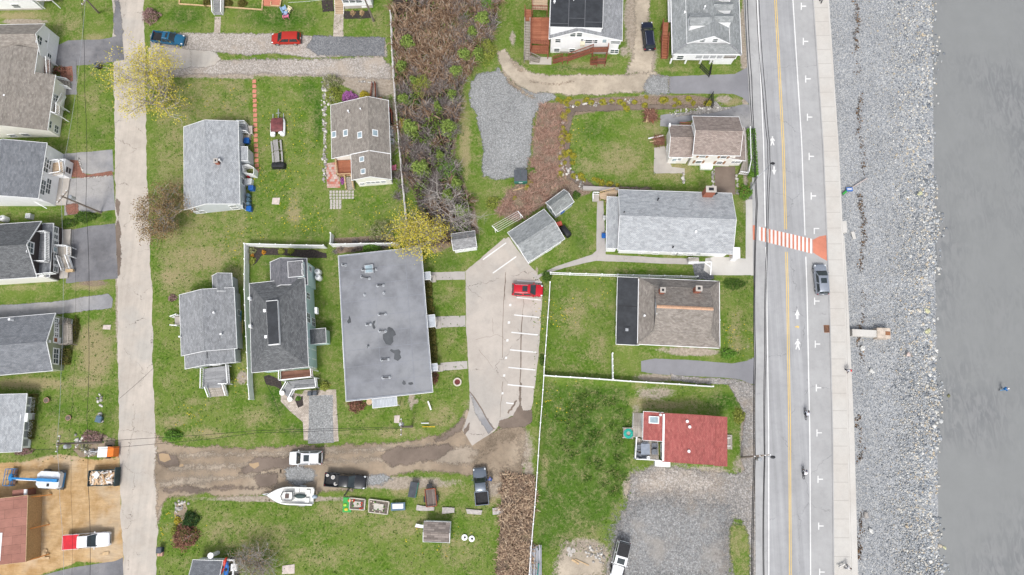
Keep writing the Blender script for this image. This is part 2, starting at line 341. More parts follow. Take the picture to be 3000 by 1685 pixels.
g = q.mix(cover('lush', .2, .8), g, q.mix(q.step(n2, .35, .65), (.030, .088, .006), (.056, .138, .012)))
g = q.mix(cover('dry', .10, .92, 3.4), g, q.mix(q.step(n3, .3, .7), (.23, .20, .095), (.34, .295, .165)))
g = q.mix(1.0, g, fine, 'MULTIPLY')
ds = q.mix(q.step(n2, .3, .7), (.25, .205, .16), (.40, .35, .29)); ds = q.mix(.7, ds, q.ramp(q.noise(9, 3, .8), [(.3, .65), (.7, 1.3)]), 'MULTIPLY')
g = q.mix(cover('dirt', .35, .6), g, ds)
br = q.mix(q.step(fib, .35, .65), (.13, .09, .07), (.33, .255, .195)); br = q.mix(q.step(n1, .45, .7), br, (.24, .20, .13)); br = q.mix(q.step(n2, .58, .72), br, (.10, .13, .03))
g = q.mix(cover('brush', .35, .62), g, q.mix(.8, br, fine, 'MULTIPLY'))
sa = q.mix(q.step(n1, .3, .7), (.36, .225, .10), (.52, .37, .21)); sa = q.mix(q.step(n4, .5, .65), sa, (.47, .36, .24))
sa = q.mix(.55, sa, q.ramp(q.noise(1, 5, .65, q.scaled((.5, 2.2, 1)), 1.2), [(.3, .7), (.7, 1.22)]), 'MULTIPLY')
g = q.mix(cover('sand', .35, .6), g, sa)
q.bump(q.math('ADD', q.noise(11, 3, .8), n2), .8, .06)
m_ground = q.done(g, .95, .1)
H_, Wd = GX.shape
idx = np.arange(H_*Wd).reshape(H_, Wd)
Fq = np.stack([idx[:-1, :-1], idx[:-1, 1:], idx[1:, 1:], idx[1:, :-1]], -1).reshape(-1, 4)
ground = fastmesh('ground', np.stack([GX, GY, np.zeros_like(GX)], -1).reshape(-1, 3), Fq, m_ground); tag(ground, kind='structure')
for k, a in W_.items(): ground.data.attributes.new(k, 'FLOAT', 'POINT').data.foreach_set('value', a.ravel().astype(np.float32))

# ---- flat sheets lying on the terrain
def softened(m):
    m2 = m.copy(); m2.name = m.name+'_ragged'; ntr = m2.node_tree; out = ntr.nodes['Material Output']; b = ntr.nodes['Principled BSDF']
    a = ntr.nodes.new('ShaderNodeAttribute'); a.attribute_name = 'edge'; geo = ntr.nodes.new('ShaderNodeNewGeometry')
    nz = ntr.nodes.new('ShaderNodeTexNoise'); nz.inputs['Scale'].default_value = 2.2; nz.inputs['Detail'].default_value = 7; nz.inputs['Roughness'].default_value = .75
    ntr.links.new(geo.outputs['Position'], nz.inputs['Vector'])
    ad = ntr.nodes.new('ShaderNodeMath'); ad.operation = 'MULTIPLY_ADD'; ad.inputs[1].default_value = 1.5; ntr.links.new(nz.outputs['Fac'], ad.inputs[0]); ntr.links.new(a.outputs['Fac'], ad.inputs[2])
    mr = ntr.nodes.new('ShaderNodeMapRange'); mr.inputs['From Min'].default_value = 1.1; mr.inputs['From Max'].default_value = 1.45; ntr.links.new(ad.outputs[0], mr.inputs['Value'])
    tr = ntr.nodes.new('ShaderNodeBsdfTransparent'); mx = ntr.nodes.new('ShaderNodeMixShader')
    ntr.links.new(mr.outputs[0], mx.inputs[0]); ntr.links.new(tr.outputs[0], mx.inputs[1]); ntr.links.new(b.outputs[0], mx.inputs[2]); ntr.links.new(mx.outputs[0], out.inputs['Surface'])
    return m2
from mathutils.geometry import tessellate_polygon
def tess(pts):
    fs = []
    for a, b, c_ in tessellate_polygon([[Vector((p[0], p[1], 0)) for p in pts]]):
        n_ = (pts[b][0]-pts[a][0])*(pts[c_][1]-pts[a][1])-(pts[b][1]-pts[a][1])*(pts[c_][0]-pts[a][0])
        fs.append((a, b, c_) if n_ > 0 else (a, c_, b))
    return fs
_soft = {}; _lay = []
def sheet(name, pts, mat, z=None, jit=.10, soft=0.0, kind='structure', step=.45, raw=False):
    if z is None:      # one layer above whatever sheets it overlaps
        q9 = [(p[0], p[1]) if raw else tuple(o(*p))[:2] for p in pts]; bb = (min(p[0] for p in q9)-soft, max(p[0] for p in q9)+soft, min(p[1] for p in q9)-soft, max(p[1] for p in q9)+soft)
        ly = 1+max([l for b_, l in _lay if b_[0] < bb[1] and b_[1] > bb[0] and b_[2] < bb[3] and b_[3] > bb[2]], default=0); _lay.append((bb, ly)); z = .004*ly
        if raw: pts = [(p[0], p[1], z) for p in pts]
    pw = [Vector(p) for p in pts] if raw else [o(x, y, z) for x, y in pts]
    if sum(a.x*b.y-b.x*a.y for a, b in zip(pw, pw[1:]+pw[:1])) < 0: pw = pw[::-1]
    bd = []
    for a, b in zip(pw, pw[1:]+pw[:1]):
        n = max(1, int((b-a).length/step)) if jit or soft else 1
        for i in range(n): bd.append(a.lerp(b, i/n))
    n = len(bd)
    if jit:
        k = np.zeros(n)
        for per, am in ((max(3, n//5), .9), (max(3, n//2), .7), (n, .5)):
            k += np.interp(np.linspace(0, per, n, endpoint=False), np.arange(per+1), np.append(*(lambda v: (v, v[:1]))(rg.uniform(-1, 1, per))))*am*jit
        nv = [(bd[(i+1) % n]-bd[i-1]).cross(Vector((0, 0, 1))).normalized() for i in range(n)]
        bd = [p+v*float(kk) for p, v, kk in zip(bd, nv, k)]
    mb = MB(); ed = []
    if soft:      # a fine grid whose rim crumbles away along the outline
        bx = np.array([p.x for p in bd]); by = np.array([p.y for p in bd]); g_ = min(.3, max(.12, soft*.35))
        gx = np.arange(bx.min()-soft, bx.max()+soft, g_); gy = np.arange(by.min()-soft, by.max()+soft, g_); X, Y = np.meshgrid(gx, gy)
        ins = np.zeros(X.shape, bool); dm = np.full(X.shape, 1e9)
        for i in range(n):
            x1, y1, x2, y2 = bx[i], by[i], bx[(i+1) % n], by[(i+1) % n]
            if abs(y2-y1) > 1e-9: ins ^= ((y1 > Y) != (y2 > Y)) & (X < (x2-x1)*(Y-y1)/(y2-y1)+x1)
            dx, dy = x2-x1, y2-y1; tq = np.clip(((X-x1)*dx+(Y-y1)*dy)/(dx*dx+dy*dy+1e-12), 0, 1); dm = np.minimum(dm, np.hypot(X-x1-tq*dx, Y-y1-tq*dy))
        e = np.clip(.5+np.where(ins, dm, -dm)/soft, 0, 1); hh, ww = X.shape; ix = np.arange(hh*ww).reshape(hh, ww)
        fq = np.stack([ix[:-1, :-1], ix[:-1, 1:], ix[1:, 1:], ix[1:, :-1]], -1).reshape(-1, 4); fq = fq[(e.ravel()[fq] > 0).any(1)]
        if mat.name not in _soft: _soft[mat.name] = softened(mat)
        us, inv = np.unique(fq, return_inverse=True); inv = inv.reshape(fq.shape)
        ob = fastmesh(name, np.stack([X.ravel()[us], Y.ravel()[us], np.full(len(us), z)], -1), inv, _soft[mat.name])
        ob.data.attributes.new('edge', 'FLOAT', 'POINT').data.foreach_set('value', e.ravel()[us].astype(np.float32))
        return tag(ob, kind=kind) if kind else ob
    else: mb.faces(bd, tess(bd)); ed = [1.0]*n
    ob = mb.build(name, mat); ob.data.attributes.new('edge', 'FLOAT', 'POINT').data.foreach_set('value', ed)
    return tag(ob, kind=kind) if kind else ob
m_asph = pavement('road_asphalt', (.315, .318, .325), .07, .4, .11, .3, .6, stain=.2)
m_asph2 = pavement('parking_lane_asphalt', (.34, .34, .34), .06, .3, .11, .3, .1, stain=.25)
m_gut = pavement('gutter_concrete', (.355, .355, .355), .08, .2, .2, .3, .3)
m_side = pavement('side_road_surface', (.44, .395, .345), .09, .9, .19, .35, .35, (.40, .375, .34), stain=.3)
m_dark = pavement('driveway_asphalt', (.155, .155, .165), .2, .35, .25, .5, .1, (.225, .22, .225), stain=.5)
m_grey = pavement('pale_driveway_asphalt', (.235, .235, .245), .16, .6, .25, .45, .1, (.33, .32, .31), stain=.45)
m_new = pavement('smooth_driveway_asphalt', (.22, .22, .235), .08, 0, .2, .35, .0, stain=.15)
m_lot = pavement('lot_concrete', (.415, .375, .335), .09, .8, .13, .3, .0, (.36, .335, .305), stain=.22)
m_walk = pavement('sidewalk_concrete', (.50, .485, .455), .05, 0, .2, .2, .1, (.47, .445, .41), stain=.12)
m_path = pavement('path_concrete', (.38, .355, .335), .08, .4, .3, .3)
m_dirt = pavement('dirt', (.255, .20, .145), .22, 0, .2, .6, .0, (.345, .285, .215), stain=.55)
m_dirt2 = pavement('pale_dirt', (.31, .26, .205), .2, 0, .2, .6, stain=.55)
m_mud = pavement('mud', (.165, .13, .105), .2, 0, .2, .5, stain=.4)
m_track = pavement('tyre_worn_sand', (.385, .33, .26), .2, 0, .2, .7, stain=.6)
m_puddle = pavement('muddy_water', (.36, .26, .16), .06, 0, .2, .1, stain=.1)
m_gravel = stones('grey_gravel', [(.165,.172,.175), (.235,.243,.245), (.29,.30,.30), (.39,.395,.395), (.21,.212,.21), (.32,.32,.31)], 6.5, 15)
m_gravel2 = stones('brown_gravel', [(.16,.155,.15), (.24,.23,.22), (.33,.31,.29), (.44,.42,.40), (.25,.22,.19), (.36,.34,.32)], 5, 12, tint=(.30, .25, .20))
m_gravel4 = stones('bluish_gravel', [(.145,.148,.15), (.21,.215,.217), (.275,.277,.277), (.37,.37,.365), (.235,.225,.215)], 5, 12, tint=(.28, .26, .235))
m_gravel3 = stones('dark_gravel', [(.11,.115,.125), (.15,.155,.165), (.20,.205,.215), (.26,.265,.27)], 6, 14)
m_tan = stones('tan_gravel', [(.30,.27,.24), (.38,.34,.30), (.44,.40,.36), (.26,.23,.20), (.50,.47,.44)], 5, 12, tint=(.37, .31, .25))
m_paver = shingle('pavers', (.36, .31, .26), (.50, .44, .38), .3, .3, .2); m_mulch = stones('dark_mulch', [(.035,.03,.028), (.05,.042,.04), (.07,.055,.05)], 7, 16)
m_red = stones('red_mulch', [(.28,.12,.085), (.22,.10,.07), (.34,.16,.12), (.20,.12,.09)], 8, 17); m_redp = pavement('red_brick_paving', (.50, .19, .125), .12, 0, .2, .4)
m_wpaint = pavement('road_paint_white', (.66, .66, .65), .06, 0, .2, .25, stain=.3); m_ypaint = pavement('road_paint_yellow', (.68, .47, .13), .06, 0, .2, .2, stain=.2)

RO = [(283,-60),(283,0),(285,100),(288,362),(291,500),(294,640),(295,725),(297,900),(298,1084),(303,1250),(310,1447),(314,1520)]
RR = [(360,-60),(362,0),(364,110),(368,362),(372,470),(378,640),(382,725),(386,900),(390,1060),(394,1120),(395,1300),(395,1447),(396,1520)]
sheet('side_road', RO+RR[::-1], m_side, jit=.12)
sheet('side_road_patch', [(286,0),(300,0),(306,60),(309,110),(300,100),(288,85)], m_dark, jit=.2, soft=.7)
sheet('side_road_patch', [(284,598),(297,540),(302,560),(305,600),(303,690),(297,695),(292,625)], m_mud, jit=.15, soft=.5)
sheet('side_road_patch', [(292,500),(300,505),(305,520),(299,545),(293,540)], m_mud, jit=.2, soft=.4)
sheet('dirt_lane', [(388,1082),(410,1105),(440,1122),(600,1128),(765,1122),(850,1118),(950,1116),(1040,1110),(1110,1095),(1160,1062),(1172,1030),(1190,1060),(1240,1085),(1300,1070),(1322,1078),(1320,1110),(1312,1195),(1250,1215),(1170,1190),(1060,1185),(960,1205),(880,1235),(800,1240),(640,1247),(520,1243),(430,1250),(402,1275),(396,1330),(392,1200)], m_dirt, jit=.25, soft=1.1)
for p in [[(400,1140),(700,1137),(900,1128),(1080,1118),(1080,1126),(900,1138),(700,1148),(400,1152)], [(420,1172),(650,1165),(720,1160),(720,1170),(650,1178),(420,1186)], [(800,1158),(950,1150),(1060,1146),(1060,1154),(950,1160),(800,1168)], [(1090,1125),(1180,1120),(1230,1150),(1150,1172),(1090,1162)], [(400,1210),(560,1196),(720,1190),(720,1197),(560,1208),(400,1228)]]: sheet('wheel_track', p, m_dirt2, jit=.2, soft=1.6)
for p in [[(985,1128),(1080,1120),(1120,1112),(1145,1128),(1105,1155),(1040,1165),(990,1170),(960,1150)], [(1090,1110),(1150,1072),(1165,1048),(1172,1052),(1160,1082),(1120,1106)], [(388,1140),(410,1132),(440,1150),(450,1170),(420,1172),(396,1160)], [(640,1150),(760,1150),(830,1162),(700,1180),(600,1190)], [(640,1200),(690,1192),(700,1215),(650,1228)], [(400,1228),(560,1222),(700,1226),(560,1236),(410,1240)]]: sheet('wet_ground', p, m_mud, jit=.25, soft=1.0)
sheet('gravel_patch', [(715,1180),(760,1170),(795,1185),(790,1215),(745,1228),(718,1208)], m_gravel, jit=.2, soft=1.2)
sheet('gravel_patch', [(900,1200),(960,1190),(985,1205),(960,1220),(905,1222)], m_gravel, jit=.2, soft=1.2)
for p in [[(400,1142),(424,1142),(430,1156),(414,1163),(403,1158)], [(625,1165),(650,1163),(653,1172),(640,1180),(627,1172)], [(452,1168),(462,1166),(462,1174),(450,1176)]]: sheet('puddle', p, m_puddle, jit=.08)
# parking lot
sheet('parking_lot', [(1268,598),(1331,667),(1348,684),(1362,712),(1364,752),(1354,900),(1341,1012),(1336,1035),(1318,1042),(1285,1046),(1258,1066),(1244,1084),(1188,1121),(1163,1082),(1181,1033),(1181,972),(1173,825),(1171,683)], m_lot, jit=.06)
sheet('parking_lot_slab', [(1181,985),(1243,1078),(1228,1092),(1196,1040)], m_grey, jit=.05, soft=.5)
for p in [[(1252,1072),(1258,1058),(1290,1048),(1303,1020),(1312,1020),(1316,1032),(1338,1030),(1340,1062),(1320,1075),(1262,1078)], [(1306,1022),(1308,980),(1309,962),(1313,966),(1312,985),(1310,1022)], [(1166,1080),(1182,1062),(1179,1080),(1170,1094)]]: sheet('wet_ground', p, m_mud, jit=.12, soft=.3)
for a, b, w_ in [((1308,962),(1315,790),.10),((1315,790),(1317,750),.03),((1258,1050),(1265,960),.04),((1264,900),(1271,690),.05),((1181,985),(1243,1080),.10),((1278,1040),(1300,1008),.18),((1270,755),(1272,685),.05),((1197,855),(1252,842),.02),((1252,842),(1280,858),.02),((1205,880),(1240,925),.02),((1240,800),(1242,840),.02)]:
    pa, pb = o(*a), o(*b); n = 6; pp = [pa.lerp(pb, i/n)+Vector((rnd(-.12, .12), rnd(-.12, .12), 0))*(0 if i in (0, n) else 1) for i in range(n+1)]
    s_ = (pb-pa).cross(Vector((0, 0, 1))).normalized()
    sheet('pavement_crack', [(p.x+s_.x*w_*rnd(.4, 1), p.y+s_.y*w_*rnd(.4, 1), 0) for p in pp]+[(p.x-s_.x*w_*rnd(.4, 1), p.y-s_.y*w_*rnd(.4, 1), 0) for p in pp[::-1]], m_mud, jit=0, raw=True)
# driveways and paths
DR = [('driveway', m_dark, [(140,115),(172,102),(250,99),(308,88),(308,100),(312,150),(270,158),(192,165),(194,238),(150,240),(152,165),(140,165)], .06, 0),
 ('driveway', m_grey, [(130,390),(200,384),(282,377),(286,432),(244,440),(205,436),(196,415),(150,400)], .05, 0),
 ('driveway', m_grey, [(162,452),(205,447),(284,440),(290,528),(225,536),(162,542)], .05, 0),
 ('driveway', m_dark, [(166,580),(230,568),(290,562),(296,700),(166,712),(176,640)], .05, 0),
 ('driveway', m_grey, [(-40,772),(60,765),(160,755),(250,742),(272,738),(285,752),(280,775),(180,786),(60,798),(-40,806)], .1, .3),
 ('driveway', m_dark, [(70,1455),(185,1428),(290,1412),(309,1402),(311,1470),(60,1480)], .06, 0),
 ('driveway', m_tan, [(378,84),(470,83),(680,86),(900,93),(968,95),(972,143),(880,142),(790,146),(700,135),(620,140),(540,130),(490,135),(380,125)], .12, .8),
 ('driveway', m_gravel3, [(790,88),(860,92),(967,95),(969,142),(890,141),(800,138),(770,118)], .1, .7),
 ('driveway', m_tan, [(378,158),(480,160),(640,150),(790,148),(960,143),(985,165),(985,200),(930,196),(820,190),(700,186),(560,185),(380,192)], .2, 1.2),
 ('driveway', m_side, [(372,118),(470,122),(540,130),(556,148),(540,165),(470,172),(374,178)], .15, .5),
 ('driveway', m_new, [(1682,192),(1720,190),(1810,188),(1848,187),(1878,170),(1896,160),(1902,262),(1888,266),(1868,246),(1842,236),(1760,236),(1684,234)], .06, 0),
 ('driveway', m_grey, [(1662,290),(1700,285),(1780,280),(1868,264),(1892,262),(1893,330),(1875,330),(1830,300),(1745,300),(1680,320),(1660,318)], .08, 0),
 ('driveway', m_new, [(1612,908),(1650,902),(1745,907),(1840,915),(1878,908),(1904,896),(1908,968),(1885,965),(1862,955),(1842,952),(1800,949),(1750,946),(1700,945),(1640,940),(1613,935)], .05, 0),
 ('gravel_lot', m_gravel, [(1184,205),(1200,185),(1245,178),(1252,165),(1262,180),(1290,210),(1340,228),(1390,232),(1400,245),(1360,265),(1340,300),(1336,380),(1320,440),(1250,452),(1215,445),(1213,380),(1200,290),(1184,262),(1180,240)], .2, .9),
 ('dirt_drive', m_track, [(1252,130),(1268,125),(1290,150),(1325,178),(1375,190),(1560,188),(1640,178),(1682,192),(1684,232),(1620,232),(1540,238),(1440,240),(1385,236),(1335,228),(1290,205),(1262,178)], .2, .9),
 ('dirt_drive', m_track, [(1592,-20),(1636,-20),(1630,60),(1648,130),(1640,180),(1572,190),(1590,140),(1600,60)], .2, 1.5),
 ('gravel_lot', m_gravel2, [(1590,1195),(1650,1170),(1760,1185),(1850,1195),(1905,1170),(1912,1480),(1840,1480),(1835,1420),(1840,1330),(1885,1310),(1850,1305),(1838,1330),(1832,1460),(1515,1480),(1530,1400),(1548,1330),(1575,1280)], .25, 1.0),
 ('gravel_lot', m_gravel4, [(1560,1300),(1620,1250),(1720,1270),(1830,1270),(1836,1330),(1830,1470),(1545,1470),(1540,1380)], .3, 7.0),
 ('gravel_verge', m_gravel2, [(1835,965),(1866,958),(1905,972),(1910,1180),(1880,1195),(1862,1150),(1872,1040)], .15, .6),
 ('gravel_verge', m_gravel2, [(1685,938),(1700,946),(1750,948),(1842,954),(1862,958),(1830,968),(1780,968),(1690,958)], .1, .4),
 ('gravel_verge', m_gravel2, [(1870,-30),(1888,-30),(1902,150),(1888,160),(1876,90)], .08, .4),
 ('gravel_verge', m_gravel2, [(1720,285),(1750,278),(1800,255),(1815,270),(1850,268),(1800,282),(1755,290),(1690,296)], .1, .4),
 ('gravel_verge', m_gravel3, [(1740,660),(1790,658),(1796,700),(1786,705),(1750,700)], .1, .4),
 ('grass_verge', m_ground, [(1838,1325),(1868,1322),(1880,1340),(1886,1400),(1884,1470),(1845,1470),(1838,1400)], .2, 1.0),
 ('dirt_patch', m_tan, [(1600,1190),(1680,1175),(1790,1190),(1830,1210),(1760,1240),(1680,1245),(1610,1240)], .3, 4.5),
 ('dirt_patch', m_track, [(1420,1368),(1480,1372),(1530,1390),(1520,1447),(1390,1470),(1400,1420)], .3, 3.0),
 ('dirt_patch', m_dirt, [(1240,1100),(1310,1090),(1318,1160),(1270,1190),(1200,1185),(1190,1150)], .3, 4.0),
 ('path', m_path, [(1085,685),(1170,683),(1170,704),(1085,704)], .03, 0),
 ('path', m_path, [(1098,796),(1171,794),(1171,822),(1100,824)], .03, 0),
 ('path', m_path, [(1108,913),(1176,908),(1176,928),(1108,933)], .03, 0),
 ('path', m_path, [(1334,684),(1350,694),(1400,670),(1490,640),(1500,630),(1502,505),(1518,505),(1524,640),(1690,650),(1745,650),(1745,666),(1540,658),(1500,656),(1420,674),(1370,690),(1350,704)], .03, 0),
 ('path', m_walk, [(1800,645),(1890,652),(1890,692),(1785,692),(1770,680),(1775,650)], .03, 0),
 ('path', m_dark, [(1888,458),(1905,458),(1905,504),(1884,504)], .05, 0),
 ('path', m_walk, [(1876,502),(1905,502),(1904,660),(1904,693),(1890,693),(1876,660)], .02, 0),
 ('patio', m_conc, [(1646,372),(1672,368),(1690,420),(1722,424),(1722,436),(1645,436)], .03, 0),
 ('patio', m_mud, [(1798,420),(1850,418),(1850,490),(1798,486)], .04, 0),
 ('patio', m_redp, [(1860,470),(1885,468),(1884,486),(1862,490)], .04, 0),
 ('path', m_paver, [(540,42),(556,42),(554,82),(538,82)], .03, 0), ('path', m_paver, [(841,32),(864,32),(864,92),(838,92)], .03, 0),
 ('paver_drive', m_paver, [(706,985),(760,992),(765,982),(845,980),(852,1110),(838,1112),(836,995),(778,998),(777,1108),(764,1108),(762,1062),(725,1030),(706,1010)], .02, 0),
 ('paver_drive', m_gravel, [(777,996),(837,994),(840,1114),(775,1116)], .04, 0),
 ('pergola_patio', m_conc, [(1268,604),(1276,598),(1332,664),(1328,670)], .02, 0),
 ('mulch_bed', m_mulch, [(631,640),(632,626),(640,622),(790,628),(822,636),(824,650),(800,650),(700,642),(660,640),(646,660),(636,668)], .08, .2),
 ('mulch_bed', m_mulch, [(664,948),(676,944),(706,958),(712,985),(690,972),(668,966)], .08, 0), ('mulch_bed', m_mulch, [(742,1005),(762,996),(764,1020),(750,1026)], .04, 0),
 ('mulch_bed', m_red, [(152,168),(182,166),(183,204),(170,208),(152,190)], .06, 0), ('mulch_bed', m_red, [(176,402),(196,404),(206,432),(218,440),(282,430),(284,442),(205,448),(178,446)], .06, 0), ('mulch_bed', m_red, [(165,514),(196,512),(198,538),(170,540)], .15, .6),
 ('mulch_bed', m_mulch, [(1012,36),(1020,36),(1022,30),(1010,28)], .02, 0), ('mulch_bed', m_mulch, [(862,28),(930,26),(934,45),(866,48)], .05, .2), ('mulch_bed', m_mulch, [(808,0),(838,0),(840,28),(812,30)], .05, .2),
 ('mulch_bed', m_dirt, [(188,1115),(215,1095),(250,1092),(290,1105),(288,1140),(200,1150),(186,1135)], .1, .3), ('mulch_bed', m_mud, [(1420,330),(1412,270),(1440,262),(1780,262),(1790,270),(1448,280),(1432,330),(1436,430),(1500,468),(1640,470),(1640,478),(1490,478),(1424,450)], .15, .7),
 ('mulch_bed', m_dirt, [(438,1290),(445,1266),(465,1264),(471,1280),(452,1330),(442,1330)], .08, 0), ('mulch_bed', m_conc, [(455,1365),(480,1350),(490,1340),(470,1350)], .05, .2)]
DR.append(('wetland_floor', M('gap_shade_mud', (.055,.042,.034), .9, .3), [(990,-60),(1248,-60),(1243,60),(1214,130),(1182,165),(1156,215),(1144,330),(1136,400),(1184,530),(1192,575),(1128,603),(1088,612),(1046,480),(1022,440),(1006,200)], .3, 1.5))  # mud sheet darkened so its colour paints the shady gaps under the reeds
for nm, mt, pts, jit, soft in DR:
    ob = sheet(nm, pts, mt, jit=jit, soft=soft)
    if nm == 'grass_verge': ob.data.attributes.new('dry', 'FLOAT', 'POINT').data.foreach_set('value', np.full(len(ob.data.vertices), .45, np.float32))
for p in [[(1260,180),(1264,178),(1300,215),(1345,245),(1340,250),(1290,218)], [(1330,205),(1400,212),(1440,205),(1400,216)], [(1282,150),(1290,146),(1320,180),(1312,182)]]: sheet('wheel_track', p, m_dirt, jit=.15, soft=1.3)
sheet('gravel_patch', [(1640,190),(1684,190),(1686,236),(1630,236),(1618,215)], m_gravel, jit=.2, soft=1.4)

# ---- coast road, kerb, promenade, sea wall, beach, tidal flat
def ribbon(name, la, lb, z, mat, ya=-420, yb=2000, step=30):
    ysr = list(np.linspace(ya, yb, max(2, int((yb-ya)/step)))); mb = MB()
    v = [P(la(y), y, z) for y in ysr]+[P(lb(y), y, z) for y in ysr]; n = len(ysr)
    mb.faces(v, [(i+1, n+i+1, n+i, i) for i in range(n-1)])
    return tag(mb.build(name, mat), kind='structure')
Z0 = .30; Z1 = .16
RZ = .055
ribbon('road', L_gut, L_kb, RZ, m_asph); ribbon('parking_lane', lambda y: L_wr(y)+2, lambda y: L_kb(y)-1, RZ+.004, m_asph2); ribbon('gutter', lambda y: L_gut(y)-14, lambda y: L_wl(y)-4, RZ+.004, m_gut)
def stripe(f, w_, mat, segs, dx=0):
    for a, b in segs: ribbon('road_marking', lambda y: f(y)+dx-w_/2, lambda y: f(y)+dx+w_/2, RZ+.010, mat, a, b)
stripe(L_wl, 3.4, m_wpaint, [(-420, 664), (724, 2000)]); stripe(L_wr, 3.2, m_wpaint, [(-420, 690), (752, 2000)])
stripe(L_ye, 2.0, m_ypaint, [(-420, 672), (738, 2000)], -2.5); stripe(L_ye, 2.0, m_ypaint, [(-420, 672), (738, 2000)], 2.5)
MZ = RZ+.010
def mark(pts, mat=None, z=MZ, name='road_marking'): return sheet(name, [P(x, y, z) for x, y in pts], mat or m_wpaint, z, jit=0, raw=True)
for x, y in [(2353,18),(2359,121),(2366,231),(2371,343),(2376,458),(2382,574),(2384,676),(2392,882),(2394,1008),(2397,1136),(2399,1268),(2402,1404),(2404,1541),(2407,1676)]:
    if y == 676: mark([(x, y-8), (x+16, y-8), (x+16, y-5), (x+3, y-5), (x+3, y+10), (x, y+10)]); continue
    mark([(x-7, y-10), (x-4, y-10), (x-4, y+11), (x-7, y+11)]); mark([(x-4, y-1.5), (x+9, y-1.5), (x+9, y+1.8), (x-4, y+1.8)])
# crosswalk: brick coloured band, 14 white bars, brick landing on the far side
cw = lambda f, e: (2223+(2380-2223)*f, (664 if e == 0 else 704)+(700-664)*f+(0 if e == 0 else f*3.5))
mark([cw(0, 0), cw(1, 0), cw(1, 1), cw(0, 1)], m_redp, RZ+.010)
for i in range(14):
    f0 = i/13.6; f1 = f0+.038; mark([cw(f0, 0), cw(f1, 0), cw(f1, 1), cw(f0, 1)], m_wpaint, RZ+.014)
mark([(2381,703),(2400,693),(2421,689),(2423,764),(2407,756),(2382,740)], m_redp, RZ+.010)
mark([(2205,660),(2213,660),(2213,703),(2206,703)], m_redp, RZ+.010)
# shared path symbols
def arrow(x, y, s, up=1): mark([(x-3*s, y+14*s*up), (x+3*s, y+14*s*up), (x+3*s, y+2*s*up), (x+7.5*s, y+3*s*up), (x, y-15*s*up), (x-7.5*s, y+3*s*up), (x-3*s, y+2*s*up)][::up])
arrow(2336, 921, 1.0); arrow(2268, 500, .9, -1)
mark([(2330,956.5),(2337,955.5),(2336,953),(2342,958),(2337,962),(2337,959),(2330,959.5)], m_ypaint)
def walker(x, y, s, f=1):
    q = lambda a: mark([(x+f*u_*s, y+v_*s) for u_, v_ in a])
    q([(-2,-17),(2,-17),(3,-14),(1.5,-11.5),(-1.5,-11.5),(-3,-14)]); q([(-4,-10.5),(4,-10.5),(8,-3),(7,-1),(4,-4),(4,3),(7,14),(4,16),(0,5),(-4,15),(-7,13),(-4,3),(-3,-5),(-7,0),(-9,-2)])
walker(2337, 1010, 1.0); walker(2263, 414, .85, -1)
# parking lot stripes
for a, b in [((736,1162),(970,992)),((836,1297),(1072,1130)),((1080,1372),(1328,1390))]:
    pa, pb = t(2, 1, *a, MZ), t(2, 1, *b, MZ); s_ = (pb-pa).cross(Vector((0, 0, 1))).normalized()*.09
    sheet('parking_stripe', [pa+s_, pb+s_, pb-s_, pa-s_], m_wpaint, MZ, jit=0, raw=True)
for y, xa, xb in [(95,1075,1320),(270,1050,1305),(445,1022,1290),(620,1008,1273),(797,992,1264),(970,985,1250),(1152,970,1045)]:
    pa, pb = t(2, 2, xa, y, MZ), t(2, 2, xb, y+(26 if xb > 1100 else 10), MZ); s_ = (pb-pa).cross(Vector((0, 0, 1))).normalized()*.09
    sheet('parking_stripe', [pa+s_, pb+s_, pb-s_, pa-s_], m_wpaint, MZ, jit=.01, raw=True)
for x, y in [(1010,170),(997,346),(982,525),(969,700),(950,878),(934,1056)]:
    p = t(2, 2, x, y, MZ); sheet('parking_stripe', [(p.x-.15, p.y-.17, MZ), (p.x+.15, p.y-.17, MZ), (p.x+.17, p.y+.17, MZ), (p.x-.12, p.y+.17, MZ)], m_wpaint, MZ, jit=.03, raw=True)
def raised(name, la, lb, z, zb, mat, ya=-420, yb=2000):
    ysr = list(np.linspace(ya, yb, 60 if yb-ya > 300 else 8)); mb = MB(); n = len(ysr)
    a = [P(la(y), y, z) for y in ysr]; b = [P(lb(y), y, z) for y in ysr]
    lo = lambda q_: [Vector((p.x, p.y, zb)) for p in q_]
    mb.faces(a+b+lo(a)+lo(b), [(i+1, n+i+1, n+i, i) for i in range(n-1)]+[(i, 2*n+i, 2*n+i+1, i+1) for i in range(n-1)]+[(n+i+1, 3*n+i+1, 3*n+i, n+i) for i in range(n-1)]+[(0, n, 3*n, 2*n), (n-1, 3*n-1, 4*n-1, 2*n-1)][:1])
    return mb.build(name, mat)
qs = NT('promenade_slabs')     # slabs with joints every few metres
px_ = qs.n('SeparateXYZ', {0: qs.pos()}).outputs[1]; fr = qs.math('FRACT', qs.math('DIVIDE', px_, 2.45))
sl = qs.mix(qs.step(qs.noise(.15, 4), .35, .65), (.49, .475, .445), (.465, .44, .405)); sl = qs.mix(.3, sl, qs.ramp(qs.noise(9, 3, .8), [(.3, .8), (.7, 1.2)]), 'MULTIPLY')
sl = qs.mix(.3, sl, qs.ramp(qs.noise(.9, 5, .7), [(.3, .75), (.6, 1.05)]), 'MULTIPLY')
m_slab = qs.done(qs.mix(qs.math('LESS_THAN', fr, .022), sl, sc((.42, .39, .36), .75)), .85, .2)
tag(raised('sidewalk', lambda y: L_kb(y)+3, L_sw, SWZ, -.2, m_slab), kind='structure')
tag(raised('kerb', L_kb, lambda y: L_kb(y)+3.2, SWZ-.01, -.2, m_gut), kind='structure')
